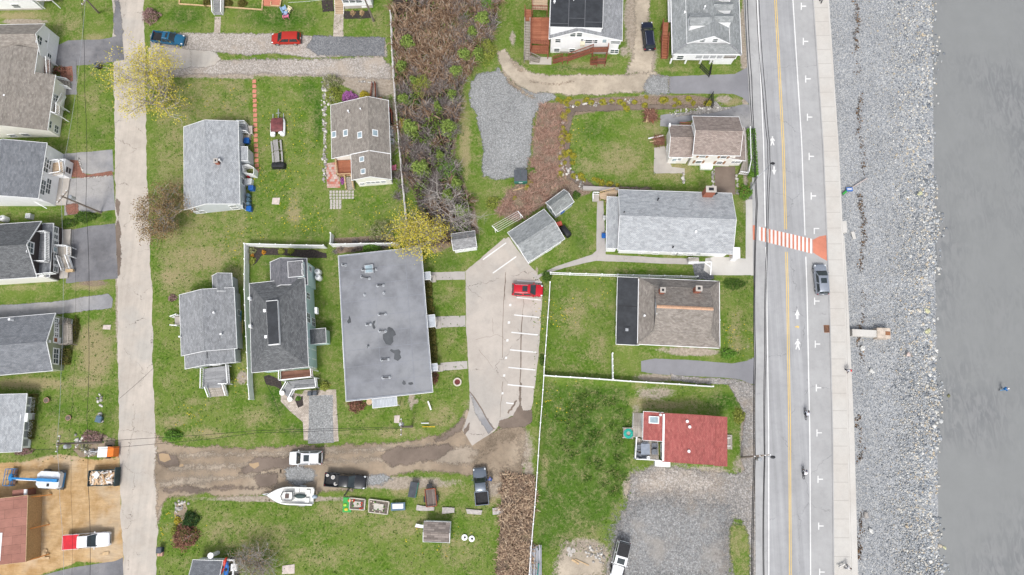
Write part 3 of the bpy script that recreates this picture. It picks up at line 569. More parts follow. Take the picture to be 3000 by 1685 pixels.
sw = thing('sea_wall', 'long pale concrete sea wall with a broad flat cap above the cobble beach', 'sea wall', P(2480, 842, 0))
def under(ob, par):
    bpy.context.view_layer.update(); ob.parent = par; ob.matrix_parent_inverse = par.matrix_world.inverted(); return ob
under(raised('wall', lambda y: L_sw(y)-1, lambda y: L_cap(y) if y > 690 else L_sw(y)+4, SWZ+.012, -3, m_walk, -420, 2000), sw)
under(raised('cap', lambda y: L_sw(y)+4, L_cap, SWZ+.06, SWZ+.0, m_walk, 690, 2000), sw)
lm = MB(); lm.prism([P(x, y, 0) for x, y in [(2465,649),(2478.5,649),(2480,682),(2467,682)]][::-1], -2.5, SWZ+.05); under(lm.build('landing', m_walk), sw)
# beach
BZ0, BZ1 = -1.5, -2.25
m_beach = stones('beach_pebbles', [(.21,.225,.245), (.31,.325,.345), (.40,.415,.43), (.255,.27,.29), (.52,.52,.50), (.15,.165,.185), (.36,.36,.355)], 6.5, 15.0, .7, .35)
bw = [P(L_sw(y)+2, y, BZ0) for y in YS]; be = [P(2745+((y-842)*.012), y, BZ1) for y in YS]; mb = MB(); n = len(YS)
be2 = [p+Vector((14, 0, -1.2)) for p in be]; bw2 = [Vector((p.x-1.2, p.y, p.z)) for p in bw]
mb.faces(bw2+be+be2, [(i+1, n+i+1, n+i, i) for i in range(n-1)]+[(n+i+1, 2*n+i+1, 2*n+i, n+i) for i in range(n-1)]); tag(mb.build('beach', m_beach), kind='structure')
q = NT('wet_sand'); rip = q.noise(1, 5, .6, q.scaled((1.1, .32, 1)), 1.6); big = q.noise(.05, 5, .6)
c = q.mix(q.step(rip, .38, .62), (.150, .157, .161), (.212, .216, .217)); c = q.mix(q.step(big, .35, .65), c, (.205, .212, .21)); c = q.mix(.25, c, q.ramp(q.noise(.35, 5, .7), [(.3, .82), (.7, 1.12)]), 'MULTIPLY')
q.bump(rip, .25, .05); m_sand = q.done(c, .55, .35)
mb = MB(); sx0 = [Vector((p.x-1.5, p.y, BZ1+.012)) for p in be]; sx1 = [Vector((p.x+700, p.y, BZ1-.05)) for p in be]
mb.faces(sx0+sx1, [(i+1, n+i+1, n+i, i) for i in range(n-1)]); tag(mb.build('tidal_flat', m_sand), kind='structure')
# cobbles lying loose, bigger towards the water's edge
def ico():
    ph = (1+5**.5)/2; v = np.array([(-1,ph,0),(1,ph,0),(-1,-ph,0),(1,-ph,0),(0,-1,ph),(0,1,ph),(0,-1,-ph),(0,1,-ph),(ph,0,-1),(ph,0,1),(-ph,0,-1),(-ph,0,1)])/1.9
    f = np.array([(0,11,5),(0,5,1),(0,1,7),(0,7,10),(0,10,11),(1,5,9),(5,11,4),(11,10,2),(10,7,6),(7,1,8),(3,9,4),(3,4,2),(3,2,6),(3,6,8),(3,8,9),(4,9,5),(2,4,11),(6,2,10),(8,6,7),(9,8,1)])
    return v, f
def scatter_rocks(name, pts, sizes, mat, sq=.55):
    v, f = ico(); n = len(pts); a = rg.uniform(0, 6.28, n)
    s3 = np.stack([rg.uniform(.7, 1.3, n), rg.uniform(.6, 1.1, n), np.full(n, sq)*rg.uniform(.7, 1.2, n)], -1)*np.asarray(sizes)[:, None]
    V = v[None]*(1+rg.uniform(-.22, .22, (n, 12, 1)))*s3[:, None, :]
    x = V[..., 0]*np.cos(a)[:, None]-V[..., 1]*np.sin(a)[:, None]; y = V[..., 0]*np.sin(a)[:, None]+V[..., 1]*np.cos(a)[:, None]
    V = np.stack([x, y, V[..., 2]], -1)+np.asarray(pts)[:, None, :]
    return fastmesh(name, V.reshape(-1, 3), (f[None]+12*np.arange(n)[:, None, None]).reshape(-1, 3), mat, smooth=False)
m_cob = island('cobbles', [(0, (.13, .145, .165)), (.3, (.26, .28, .30)), (.55, (.37, .39, .405)), (.75, (.48, .465, .42)), (.88, (.42, .35, .25)), (.93, (.52, .52, .49)), (1, (.64, .63, .60))])
pts = []; szs = []
for _ in range(18500):
    y = rnd(-60, 1745); f_ = rnd(0, 1); edge = 2735+12*math.sin(y*.012)+7*math.sin(y*.05)+(y-842)*.012
    f_ = f_**.8 if random.random() < .75 else rnd(.55, 1.02)
    if random.random() < .012: f_ = rnd(1.0, 1.08)
    x = L_cap(y)+6+(edge-L_cap(y)-6)*f_; z = BZ0+(BZ1-BZ0)*min(1, f_); p = P(x, y, z+.03); pts.append(p)
    szs.append((.042+.125*f_**1.7)*(1 if random.random() < .9 else rnd(1.2, 2.0))*rnd(.6, 1.3))
tag(scatter_rocks('cobbles', [tuple(p) for p in pts], szs, m_cob), 'loose grey and cream cobbles covering the beach, largest along the sand', 'cobbles', kind='stuff')
m_weed = island('seaweed', [(0, (.05, .038, .03)), (.5, (.12, .08, .055)), (1, (.22, .14, .075))])
mb = MB()
for _ in range(1900):
    y = rnd(-30, 1720) ; x = 2400+np.interp(y, [0, 422, 844, 1266, 1685], [105, 125, 128, 118, 122])+random.gauss(0, 4.5)+5*math.sin(y*.03)+3*math.sin(y*.11)
    if math.sin(y*.021)+.6*math.sin(y*.067)+rnd(-.7, .7) < (-.35 if y < 900 else .35): continue
    mb.leaf(P(x, y, BZ0-.05+rnd(0, .04)), rnd(.10, .26), .85)
tag(mb.build('seaweed', m_weed, uv=False), 'dark brown strand line of dry seaweed along the upper beach', 'seaweed', kind='stuff')
# ================================================================ BUILDINGS
r_lg = shingle('light_grey_shingles', (.32, .338, .355), (.41, .425, .44), .2); r_gr = shingle('grey_shingles', (.22, .228, .24), (.31, .318, .328), .2)
r_dk = shingle('charcoal_shingles', (.095, .10, .105), (.155, .16, .165), .25); r_br = shingle('brown_shingles', (.205, .182, .16), (.30, .272, .245), .3)
r_bk = shingle('taupe_shingles', (.215, .192, .168), (.30, .275, .245), .25); r_rb = shingle('reddish_brown_shingles', (.235, .19, .168), (.33, .28, .25), .3); r_red = shingle('red_shingles', (.32, .092, .085), (.39, .13, .115), .2)
r_slate = shingle('slate_grey_shingles', (.155, .165, .18), (.21, .22, .237), .2); r_gn = shingle('grey_green_shingles', (.23, .245, .25), (.32, .335, .335), .2)
m_memb = pavement('roof_membrane', (.195, .202, .218), .22, .0, .2, .2, .0, (.245, .252, .265), stain=.35); m_epdm = M('black_roof_membrane', (.035, .038, .043), .55, .25, .8); m_pond = M('ponded_water', (.075, .08, .085), .15, .2, 1, .6)
s_white = siding('white_siding', (.86, .87, .88)); s_cream = siding('cream_siding', (.84, .82, .75)); s_ivory = siding('ivory_siding', (.84, .82, .77)); s_mint = siding('mint_siding', (.52, .67, .67)); s_sage = siding('sage_siding', (.33, .36, .25))
s_grey = siding('grey_siding', (.40, .425, .445)); s_dark = siding('dark_wood_siding', (.055, .045, .045)); s_bluegrey = siding('pale_grey_siding', (.55, .58, .61))
m_zip = boards('reddish_sheathing', (.27, .125, .095), (.33, .16, .125), 1.2, 2.4)
d_red = boards('red_stained_deck', (.28, .10, .055), (.38, .155, .09)); d_grey = boards('grey_deck', (.24, .245, .255), (.33, .335, .345)); d_brown = boards('brown_deck', (.17, .08, .055), (.24, .12, .085)); d_wood = boards('weathered_deck', (.33, .30, .26), (.45, .41, .36), .15, 2.6, 1); d_tan = boards('tan_deck', (.42, .31, .21), (.52, .40, .28))
m_redwood = M('red_stained_wood', (.22, .075, .045), .75, .25, 4); m_corr = boards('corrugated_metal', (.40, .43, .47), (.46, .49, .53), .2, 9, 1); m_shut = M('brown_shutter', (.30, .17, .10), .7, .15, 5)

class House:
    def __init__(s, name, label, A, B, D, zf, cat='house', group=None):
        PA, PB, PD = P(*A, zf), P(*B, zf), P(*D, zf); d = PB-PA; d.z = 0; s.L = d.length; d.normalize(); nv = Vector((-d.y, d.x, 0))
        s.V = (PD-PA).dot(nv); s.o = Vector((PA.x, PA.y, 0)); s.d, s.nv = d, nv; s.ang = math.atan2(d.y, d.x)
        s.e = thing(name, label, cat, s.o, s.ang, group); s.bl = []; s.bt = {}
    def lp(s, w_): r_ = Vector(w_)-s.o; return Vector((r_.dot(s.d), r_.dot(s.nv), r_.z))
    def loc(s, px, z): return s.lp(P(*px, z))
    def hit(s, px, axis, val):
        c_ = s.lp((0, 0, CH)); dr = ray(px); dr = Vector((dr.dot(s.d), dr.dot(s.nv), dr.z)); k = (val-c_[axis])/dr[axis]; return c_+dr*k
    def part(s, mb, name, mat, par=None, **k): return mb.build(name, mat, par or s.e, **k)
    def rect(s, p1, p2, z): a, b = s.loc(p1, z), s.loc(p2, z); return min(a.x, b.x), max(a.x, b.x), min(a.y, b.y), max(a.y, b.y)
    def block(s, rc=None, ze=3, zr=4.5, ridge='u', rf=.5, oh=.35, wall=None, roof=None, zb=None, z0=0, trim=m_trim, th=.14, hip=0, wallname='wall', roofname='roof', rake=True):
        u0, u1, v0, v1 = rc or (0, s.L, 0, s.V); zb = ze if zb is None else zb
        sw_ = ridge == 'v'
        a0, a1, b0, b1 = (v0, v1, u0, u1) if sw_ else (u0, u1, v0, v1)     # a along the ridge, b across it
        X = (lambda a, b, z: (b, a, z)) if sw_ else (lambda a, b, z: (a, b, z))
        def F_(fs): return [f[::-1] for f in fs] if sw_ else fs
        br_ = b0+(b1-b0)*rf; hz = lambda b: ze+(zr-ze)*(b-b0)/(br_-b0) if b <= br_ else zb+(zr-zb)*(b1-b)/(b1-br_)
        s.bl.append((u0+oh, u1-oh, v0+oh, v1-oh)); g9 = zr-.5
        s.bt[len(s.bl)-1] = {'W': hz(b0+oh)-.2, 'E': hz(b1-oh)-.2, 'S': g9, 'N': g9} if sw_ and not hip else ({'S': hz(b0+oh)-.2, 'N': hz(b1-oh)-.2, 'E': g9, 'W': g9} if not hip else {k_: ze-.2 for k_ in 'SNEW'})
        # roof
        mb = MB(); ha = hip
        def face(pts): mb.slab([X(*p) for p in (pts[::-1] if sw_ else pts)], th)
        face([(a0, b0, ze), (a1, b0, ze), (a1-ha, br_, zr), (a0+ha, br_, zr)]); face([(a1, b1, zb), (a0, b1, zb), (a0+ha, br_, zr), (a1-ha, br_, zr)])
        if ha: face([(a0, b1, zb), (a0, b0, ze), (a0+ha, br_, zr)]); face([(a1, b0, ze), (a1, b1, zb), (a1-ha, br_, zr)])
        rf_ob = s.part(mb, roofname, roof)
        # walls
        A0, A1, B0, B1 = a0+oh, a1-oh, b0+oh, b1-oh; mb = MB(); g_ = th+.02
        if ha: q0 = q1 = None; za = min(ze, zb)-.02; mb.faces([X(A0,B0,z0),X(A1,B0,z0),X(A1,B1,z0),X(A0,B1,z0),X(A0,B0,za),X(A1,B0,za),X(A1,B1,za),X(A0,B1,za)], F_([(0,1,5,4),(1,2,6,5),(2,3,7,6),(3,0,4,7),(4,5,6,7)]))
        else:
            zA, zB, zC = hz(B0)-g_, hz(B1)-g_, zr-g_
            mb.faces([X(A0,B0,z0),X(A1,B0,z0),X(A1,B1,z0),X(A0,B1,z0),X(A0,B0,zA),X(A1,B0,zA),X(A1,B1,zB),X(A0,B1,zB),X(A0,br_,zC),X(A1,br_,zC)], F_([(0,1,5,4),(1,2,6,9,5),(2,3,7,6),(3,0,4,8,7)]))
        w_ob = s.part(mb, wallname, wall)
        # fascia and barge boards
        mb = MB(); dn = Vector((0, 0, -th*.5))
        V_ = lambda a, b, z: Vector(X(a, b, z))+dn
        mb.beam(V_(a0, b0-.03, ze), V_(a1, b0-.03, ze), .05, th+.02)
        if not (rake or ha): s.part(mb, 'trim', trim, rf_ob); mb = MB()
        mb.beam(V_(a0, b1+.03, zb), V_(a1, b1+.03, zb), .05, th+.02)
        for a in (a0-.03, a1+.03):
            if ha: mb.beam(V_(a, b0, ze), V_(a, b1, zb), .05, th+.02)
            elif rake: mb.beam(V_(a, b0-.05, ze), V_(a, br_, zr+.005), .05, th+.03); mb.beam(V_(a, br_, zr+.005), V_(a, b1+.05, zb), .05, th+.03)
        s.part(mb, 'trim', trim, rf_ob)
        if not ha:
            mb = MB(); cap = [(-.16, -.06), (0, .035), (.16, -.06)]; sl1 = (zr-ze)/(br_-b0); sl2 = (zr-zb)/(b1-br_)
            mb.faces([X(a0, br_-.16, zr-.16*sl1+.02), X(a1, br_-.16, zr-.16*sl1+.02), X(a1, br_, zr+.035), X(a0, br_, zr+.035), X(a1, br_+.16, zr-.16*sl2+.02), X(a0, br_+.16, zr-.16*sl2+.02)], F_([(0,1,2,3),(3,2,4,5)]))
            s.part(mb, 'ridge_cap', roof, rf_ob)
        s.last = (rf_ob, w_ob); return s
    def flat(s, rc=None, ze=3, roof=None, wall=None, oh=.2, th=.2, slope=0, axis='x', trim=m_trim, z0=0, roofname='roof', wallname='wall'):
        u0, u1, v0, v1 = rc or (0, s.L, 0, s.V); s.bl.append((u0+oh, u1-oh, v0+oh, v1-oh))
        z = {'x': lambda u, v: ze+slope*(u1-u), '-x': lambda u, v: ze+slope*(u-u0), 'y': lambda u, v: ze+slope*(v-v0), '-y': lambda u, v: ze+slope*(v1-v)}[axis]
        mb = MB(); mb.slab([(u, v, z(u, v)) for u, v in ((u0, v0), (u1, v0), (u1, v1), (u0, v1))], th); r_ = s.part(mb, roofname, roof)
        if wall:
            mb = MB(); c_ = [(u0+oh, v0+oh), (u1-oh, v0+oh), (u1-oh, v1-oh), (u0+oh, v1-oh)]
            mb.hexa([(u, v, z0) for u, v in c_], [(u, v, z(u, v)-th-.01) for u, v in c_]); w_ob = s.part(mb, wallname, wall)
        mb = MB(); c_ = [Vector((u, v, z(u, v)-th*.4)) for u, v in ((u0-.03, v0-.03), (u1+.03, v0-.03), (u1+.03, v1+.03), (u0-.03, v1+.03))]
        for a, b in zip(c_, c_[1:]+c_[:1]): mb.beam(a, b, .05, th-.01)
        s.part(mb, 'trim', trim, r_); s.last = (r_, None); return s
    def win(s, px, side, w_=.9, h=1.3, b=-1, frame=m_trim, pane=m_wgl, bars=1, name='window', shutters=None, fw=.09):
        u0, u1, v0, v1 = s.bl[b]; ax, val, sg = {'S': (1, v0, -1), 'N': (1, v1, 1), 'W': (0, u0, -1), 'E': (0, u1, 1)}[side]
        c_ = s.hit(px, ax, val); k = 1-ax; z = max(.3+h/2, c_.z); tp_ = s.bt.get(b % len(s.bl), {}).get(side)
        if tp_: z = min(z, tp_-h/2-.1)
        def bx(mb, a0, a1, z0, z1, d0, d1):
            lo, hi = sorted((val+sg*d0, val+sg*d1))
            mb.box(a0, a1, lo, hi, z0, z1) if ax == 1 else mb.box(lo, hi, a0, a1, z0, z1)
        m_ = c_[k]; mb = MB(); f_ = fw
        bx(mb, m_-w_/2-f_, m_+w_/2+f_, z+h/2, z+h/2+f_, -.02, .06); bx(mb, m_-w_/2-f_, m_+w_/2+f_, z-h/2-f_, z-h/2, -.02, .08)
        bx(mb, m_-w_/2-f_, m_-w_/2, z-h/2, z+h/2, -.02, .05); bx(mb, m_+w_/2, m_+w_/2+f_, z-h/2, z+h/2, -.02, .05)
        if bars: bx(mb, m_-w_/2, m_+w_/2, z-.035, z+.035, 0, .045)
        for i in range(1, bars): bx(mb, m_-w_/2+w_*i/bars-.04, m_-w_/2+w_*i/bars+.04, z-h/2, z+h/2, 0, .047)
        wo = s.part(mb, name, frame); mb = MB(); bx(mb, m_-w_/2, m_+w_/2, z-h/2, z+h/2, -.01, .025); s.part(mb, 'pane', pane, wo)
        if shutters:
            for g_ in (-1, 1):
                mb = MB(); x = m_+g_*(w_/2+f_+.2); bx(mb, x-.17, x+.17, z-h/2-.05, z+h/2+.05, 0, .04); s.part(mb, 'shutter', shutters, wo)
        return wo
    def door(s, px, side, w_=.95, h=2.05, b=-1, mat=m_trim, panel=m_lgl):
        u0, u1, v0, v1 = s.bl[b]; ax, val, sg = {'S': (1, v0, -1), 'N': (1, v1, 1), 'W': (0, u0, -1), 'E': (0, u1, 1)}[side]
        c_ = s.hit(px, ax, val); m_ = c_[1-ax]; z0 = max(.05, c_.z-h/2)
        def bx(mb, a0, a1, z0, z1, d1):
            lo, hi = sorted((val-sg*.02, val+sg*d1)); mb.box(a0, a1, lo, hi, z0, z1) if ax == 1 else mb.box(lo, hi, a0, a1, z0, z1)
        mb = MB(); bx(mb, m_-w_/2, m_+w_/2, z0, z0+h, .05); d_ = s.part(mb, 'door', mat)
        if panel: mb = MB(); bx(mb, m_-w_*.3, m_+w_*.3, z0+h*.5, z0+h*.9, .062); s.part(mb, 'pane', panel, d_)
        mb = MB(); bx(mb, m_+w_*.36, m_+w_*.43, z0+.95, z0+1.08, .11); s.part(mb, 'handle', m_chrome, d_); return d_
    def roofbox(s, px, z, w_, l, h, mat, name, top=None, topname=None, par=None, dz=.1):
        c_ = s.loc(px, z); mb = MB(); mb.box(c_.x-w_/2, c_.x+w_/2, c_.y-l/2, c_.y+l/2, z-dz, z+h); b = s.part(mb, name, mat, par)
        if top: mb = MB(); mb.box(c_.x-w_*.38, c_.x+w_*.38, c_.y-l*.40, c_.y+l*.40, z+h-.01, z+h+.025); s.part(mb, topname or 'pane', top, b)
        return b
    def vent(s, px, z, r_=.09, h=.4, mat=m_white, dz=.5):
        c_ = s.loc(px, z); mb = MB(); mb.cyl((c_.x, c_.y), r_, z-dz, z+h, 8); mb.cyl((c_.x, c_.y), r_*1.5, z+h, z+h+.06, 8); return s.part(mb, 'vent_pipe', mat)
    def skylight(s, px, z, w_, l, axis_slope, sign, sl):   # lies in the roof plane
        c_ = s.loc(px, z); n_ = 3
        hz = lambda x, y: z+.06+sl*sign*((x-c_.x) if axis_slope == 'u' else (y-c_.y))
        def q(k, dz): return [(c_.x+a*w_/2*k, c_.y+b*l/2*k, hz(c_.x+a*w_/2*k, c_.y+b*l/2*k)+dz) for a, b in ((-1,-1),(1,-1),(1,1),(-1,1))]
        mb = MB(); mb.slab(q(1, 0), .2); f_ = s.part(mb, 'skylight', m_trim); mb = MB(); mb.slab(q(.78, .02), .03); s.part(mb, 'pane', m_lgl, f_)
    def deck(s, pxs, z, mat, rails=(), rail=m_trim, post=m_trim, th=.14, hgt=.95, name='deck', posts=True, z0=0, solid=None):
        pp = [s.loc(p, z) for p in pxs]
        if sum(a.x*b.y-b.x*a.y for a, b in zip(pp, pp[1:]+pp[:1])) < 0: rev = True; pp = pp[::-1]; n = len(pp); rails = [(n-2-i) % n for i in rails]
        mb = MB(); mb.slab(pp, th); d_ = s.part(mb, name, mat); n = len(pp)
        if posts:
            cen = sum(pp, Vector())/n
            for p in pp:
                q_ = p.lerp(cen, .04); mb = MB(); mb.box(q_.x-.06, q_.x+.06, q_.y-.06, q_.y+.06, z0, z-th); s.part(mb, 'post', post)
        if solid: mb = MB(); cen = sum(pp, Vector())/n; mb.prism([p.lerp(cen, .05) for p in pp], z0, z-th-.01); s.part(mb, 'base', solid)
        for i in rails: s.railing(pp[i], pp[(i+1) % n], rail, hgt)
        return d_
    def railing(s, a, b, mat, hgt=.95, gap=.26):
        a, b = Vector(a), Vector(b); up = Vector((0, 0, 1)); mb = MB(); L = (b-a).length; n = max(2, int(L/gap))
        mb.beam(a+up*hgt, b+up*hgt, .11, .07); mb.beam(a+up*.12, b+up*.12, .06, .05)
        for i in range(n+1):
            p = a.lerp(b, i/n); e_ = i in (0, n); mb.beam(p, p+up*(hgt+(.08 if e_ else 0)), .10 if e_ else .045)
        return s.part(mb, 'railing', mat)
    def stairs(s, pa, pb, z1, qa, qb, z0, n, mat, rail=None, side=m_trim, name='stairs'):
        a, b, c_, d_ = s.loc(pa, z1), s.loc(pb, z1), s.loc(qa, z0), s.loc(qb, z0); mb = MB(); dz = (z1-z0)/n
        if ((b-a).cross(c_-a)).z < 0: a, b, c_, d_ = b, a, d_, c_
        for i in range(n):
            f0, f1 = i/n+.006, (i+1)/n; z = z1-dz*(i+.5)
            k = [a.lerp(c_, f0), b.lerp(d_, f0), b.lerp(d_, f1), a.lerp(c_, f1)]; mb.slab([(p.x, p.y, z) for p in k], .05)
            k = [a.lerp(c_, f1-.004), b.lerp(d_, f1-.004), b.lerp(d_, f1), a.lerp(c_, f1)]; mb.slab([(p.x, p.y, z-.06) for p in k], dz*.7)
        st = s.part(mb, name, mat); dn = Vector((0, 0, -.12)); [s.part(MB().beam(p+dn, q_+dn, .06, .25), 'stringer', side, st) for p, q_ in ((a, c_), (b, d_))]
        if rail: s.railing(a, c_, rail, .9, .2); s.railing(b, d_, rail, .9, .2)
        return st
    def chimney(s, px, ztop, w_, l, z0, mat=m_brick):
        c_ = s.loc(px, ztop); mb = MB(); mb.box(c_.x-w_/2, c_.x+w_/2, c_.y-l/2, c_.y+l/2, z0, ztop); ch = s.part(mb, 'chimney', mat)
        mb = MB(); mb.box(c_.x-w_/2-.05, c_.x+w_/2+.05, c_.y-l/2-.05, c_.y+l/2+.05, ztop, ztop+.1); s.part(mb, 'cap', m_conc, ch); mb = MB(); mb.box(c_.x-w_/4, c_.x+w_/4, c_.y-l/4, c_.y+l/4, ztop+.1, ztop+.14); s.part(mb, 'flue', m_black, ch)
    def bars_(s, segs, w_, mat, name):   # straight members given as (px, z, px, z)
        for p, z, q_, y in segs: mb = MB(); mb.beam(s.loc(p, z), s.loc(q_, y), w_); s.part(mb, name, mat)

# ---- long clapboard hall beside the crosswalk
h = House('long_hall', 'long white hall with a pale grey shingle roof facing the striped crosswalk', tp(3,1,35,1065), tp(3,1,1190,1105), tp(3,1,45,460), 3.3, 'building')
h.block(None, 3.3, 5.3, 'u', .5, .4, s_white, r_lg)
for x, y in [(270,1097),(410,1102),(595,1115),(640,1118),(748,1117)]: h.win(tp(3,1,x,y), 'S', .8, .7)
h.door(tp(3,1,820,1125), 'S'); h.win(tp(3,1,20,900), 'W', 1.0, .6); h.win(tp(3,1,28,620), 'W', .9, .6)
h.flat(h.rect(tp(2,1,1975,1045), tp(3,1,40,420+115), 2.6), 2.6, r_lg, s_white, .15, .15, .06, 'x', roofname='lean_to_roof', wallname='lean_to_wall'); h.win(tp(2,1,1972,900), 'W', .8, .8)
h.chimney(tp(3,1,972,455), 6.0, 1.4, .85, 2); h.vent(tp(3,1,440,555), 4.6, .09, .35, m_black); h.vent(tp(3,1,96,690), 5.0, .07, .35, m_black); h.vent(tp(3,1,815,885), 4.6, .12, .3); h.vent(tp(3,1,585,1040), 3.6, .09, .35, m_black); h.vent(tp(3,1,1015,505), 3.5, .12, .5, m_black)
h.deck([tp(2,1,1908,500),tp(2,1,2057,462),tp(3,1,40,465),tp(3,1,10,545),tp(2,1,1975,560),tp(2,1,1912,545)], 1.1, d_tan, (0,), m_timber, m_timber); h.deck([tp(2,1,1838,505),tp(2,1,1906,508),tp(2,1,1902,575),tp(2,1,1838,572)], .5, m_conc, (0, 3), m_trim, m_conc, posts=False, solid=m_conc)
h.flat(h.rect(tp(3,1,1195,1142), tp(3,1,1258,1042), 2.2), 2.2, m_trim, s_white, .05, .1, roofname='porch_roof', wallname='porch_wall'); h.stairs(tp(3,1,745,1140), tp(3,1,745,1178), .8, tp(3,1,848,1143), tp(3,1,848,1180), .05, 4, m_conc)
h.bars_([(tp(3,1,745,1192), 2.2, tp(3,1,975,1185), 2.2), (tp(3,1,745,1200), 2.2, tp(3,1,905,1192), 2.2), (tp(3,1,905,1190), 2.2, tp(3,1,970,1240), 2.2), (tp(3,1,975,1185), 2.2, tp(3,1,965,1312), 2.2), (tp(3,1,975,1185), 0, tp(3,1,975,1185), 2.2), (tp(3,1,965,1312), 0, tp(3,1,965,1312), 2.2), (tp(3,1,745,1195), 0, tp(3,1,745,1195), 2.2)], .14, m_trim, 'canopy_bar')
mb = MB(); 
for k in range(2): a = h.loc(tp(3,1,1150+k*10,1118+k*20), 1.6-k*.5); b_ = h.loc(tp(3,1,1268,1122+k*14), 1.0-k*.4); mb.beam(a, b_, .06)
h.part(mb, 'handrail', M('rusty_rail', (.34,.15,.06), .7))
# ---- garage at the head of the lot
h = House('garage', 'white two-door garage with a grey shingle roof at the head of the parking lot', tp(2,1,985,890), tp(2,1,1190,1190), tp(2,1,1345,650), 2.7, 'garage')
h.block(None, 2.7, 4.1, 'v', .5, .3, s_white, r_gn)
for f_ in (.27, .73):
    mb = MB(); mb.box(h.L*f_-1.25, h.L*f_+1.25, .3-.04, .31, .03, 2.2); d_ = h.part(mb, 'garage_door', m_white); mb = MB()
    for k in range(3): mb.box(h.L*f_-1.2, h.L*f_+1.2, .3-.055, .27, .55+.55*k, .58+.55*k)
    h.part(mb, 'panel_joint', m_galv, d_)
h.win(tp(2,1,1400,1085), 'E', .9, .8)
mb = MB(); mb.box(-.05, h.L+.1, -1.4, 0.1, .045, .06); h.part(mb, 'apron', m_conc)
h = House('shed', 'pale weathered shed with blue trimmed windows behind the garage', tp(2,1,1368,592), tp(2,1,1467,715), tp(2,1,1547,455), 2.2, 'shed')
h.block(None, 2.2, 3.1, 'v', .42, .12, s_bluegrey, shingle('mossy_grey_shingles', (.20,.21,.21), (.30,.32,.31), .5))
m_blue = M('blue_paint', (.07, .16, .42), .5)
for x, y in [(1535,685),(1620,595)]: h.win(tp(2,1,x,y), 'E', .6, .6, frame=m_blue)
h.door(tp(2,1,1420,680), 'S', mat=m_white)
h = House('shed', 'small grey roofed shed standing beside the yellow budding tree and the motel', tp(2,1,440,1068), tp(2,1,675,1035), tp(2,1,418,905), 2.1, 'shed')
h.block(None, 2.1, 3.0, 'u', .52, .1, s_white, shingle('worn_grey_shingles', (.19,.19,.195), (.31,.315,.32), .7)); h.win(tp(2,1,520,1065), 'S', .5, .5); h.win(tp(2,1,620,1048), 'S', .9, .5)

# ---- flat roofed motel block
h = House('motel_block', 'long low motel block with a flat grey membrane roof and three small entry porches', tp(1,2,1420,1138), tp(2,2,232,1045), tp(1,1,1330,1125), 3.2, 'building')
h.flat(None, 3.2, m_memb, s_white, .45, .25); roof = h.last[0]
mb = MB(); mb.box(.02, h.L-.02, .02, .22, 3.2, 3.27); mb.box(.02, .2, .22, h.V-.02, 3.2, 3.27); mb.box(h.L-.2, h.L-.02, .22, h.V-.02, 3.2, 3.27); mb.box(.2, h.L-.2, h.V-.2, h.V-.02, 3.2, 3.27); h.part(mb, 'parapet', M('roof_edge', (.23,.245,.275), .6), roof)
mb = MB()
for i in range(1, 9): mb.box(.3, h.L-.3, h.V*i/9-.025, h.V*i/9+.025, 3.2, 3.212)
mb.box(h.L*.80-.03, h.L*.80+.03, .3, h.V-.3, 3.2, 3.22); mb.box(h.L*.42-.02, h.L*.42+.02, .3, h.V-.3, 3.2, 3.214); h.part(mb, 'seam', M('membrane_seam', (.21,.22,.25), .5), roof)
for pts in [[(1850,390),(1885,405),(1912,440),(1920,470),(1890,490),(1895,540),(1865,575),(1820,565),(1790,510),(1788,465),(1830,445),(1835,400)], [(1870,612),(1900,625),(1950,615),(1968,640),(1960,665),(1975,700),(1940,733),(1900,715),(1905,660),(1880,645),(1860,628)], [(1448,272),(1465,305),(1470,345),(1440,358),(1428,335),(1445,310)], [(1690,335),(1715,325),(1710,350),(1700,365),(1715,400),(1700,415),(1685,395),(1680,360)], [(1995,925),(2015,940),(2020,965),(2000,975),(1980,955)], [(2045,950),(2085,945),(2095,965),(2070,975),(2045,968)]]:
    pp = [h.loc(tp(1,2,*p), 3.2) for p in pts]; mb = MB(); mb.faces([(p.x, p.y, 3.217) for p in pp], tess(pp[::1])); h.part(mb, 'roof_puddle', m_pond, roof)
h.roofbox(tp(1,1,1655,1260), 3.2, 1.3, 1.25, .4, m_galv, 'roof_hatch', m_lgl, 'pane')
mk = lambda x, y, r=1, c=1: h.loc(tp(c, r, x, y), 3.2)
for (x0, y0), (x1, y1), r_ in [((1385,1215),(1415,1220),1),((1735,1425),(1795,1420),1),((1605,70),(1800,52),2),((1750,268),(1815,262),2),((1625,370),(1665,364),2),((1755,432),(1815,434),2),((1775,722),(1845,716),2),((1790,903),(1858,898),2),((1575,1335),(1655,1352),1),((1635,588),(1640,590),2),((1585,1265),(1720,1262),1)]:
    a, b_ = mk(x0, y0, r_), mk(x1, y1, r_)
    for p in (a, b_):
        mb = MB(); mb.cyl((p.x, p.y), .22, 3.2, 3.26, 10); mb.cyl((p.x, p.y), .12, 3.26, 3.65, 8); h.part(mb, 'roof_vent', m_galv)
    if (a-b_).length < 2.2 and (a-b_).length > .3: mb = MB(); mb.beam(a+Vector((0,0,.4)), b_+Vector((0,0,.4)), .1); h.part(mb, 'roof_pipe', m_black)
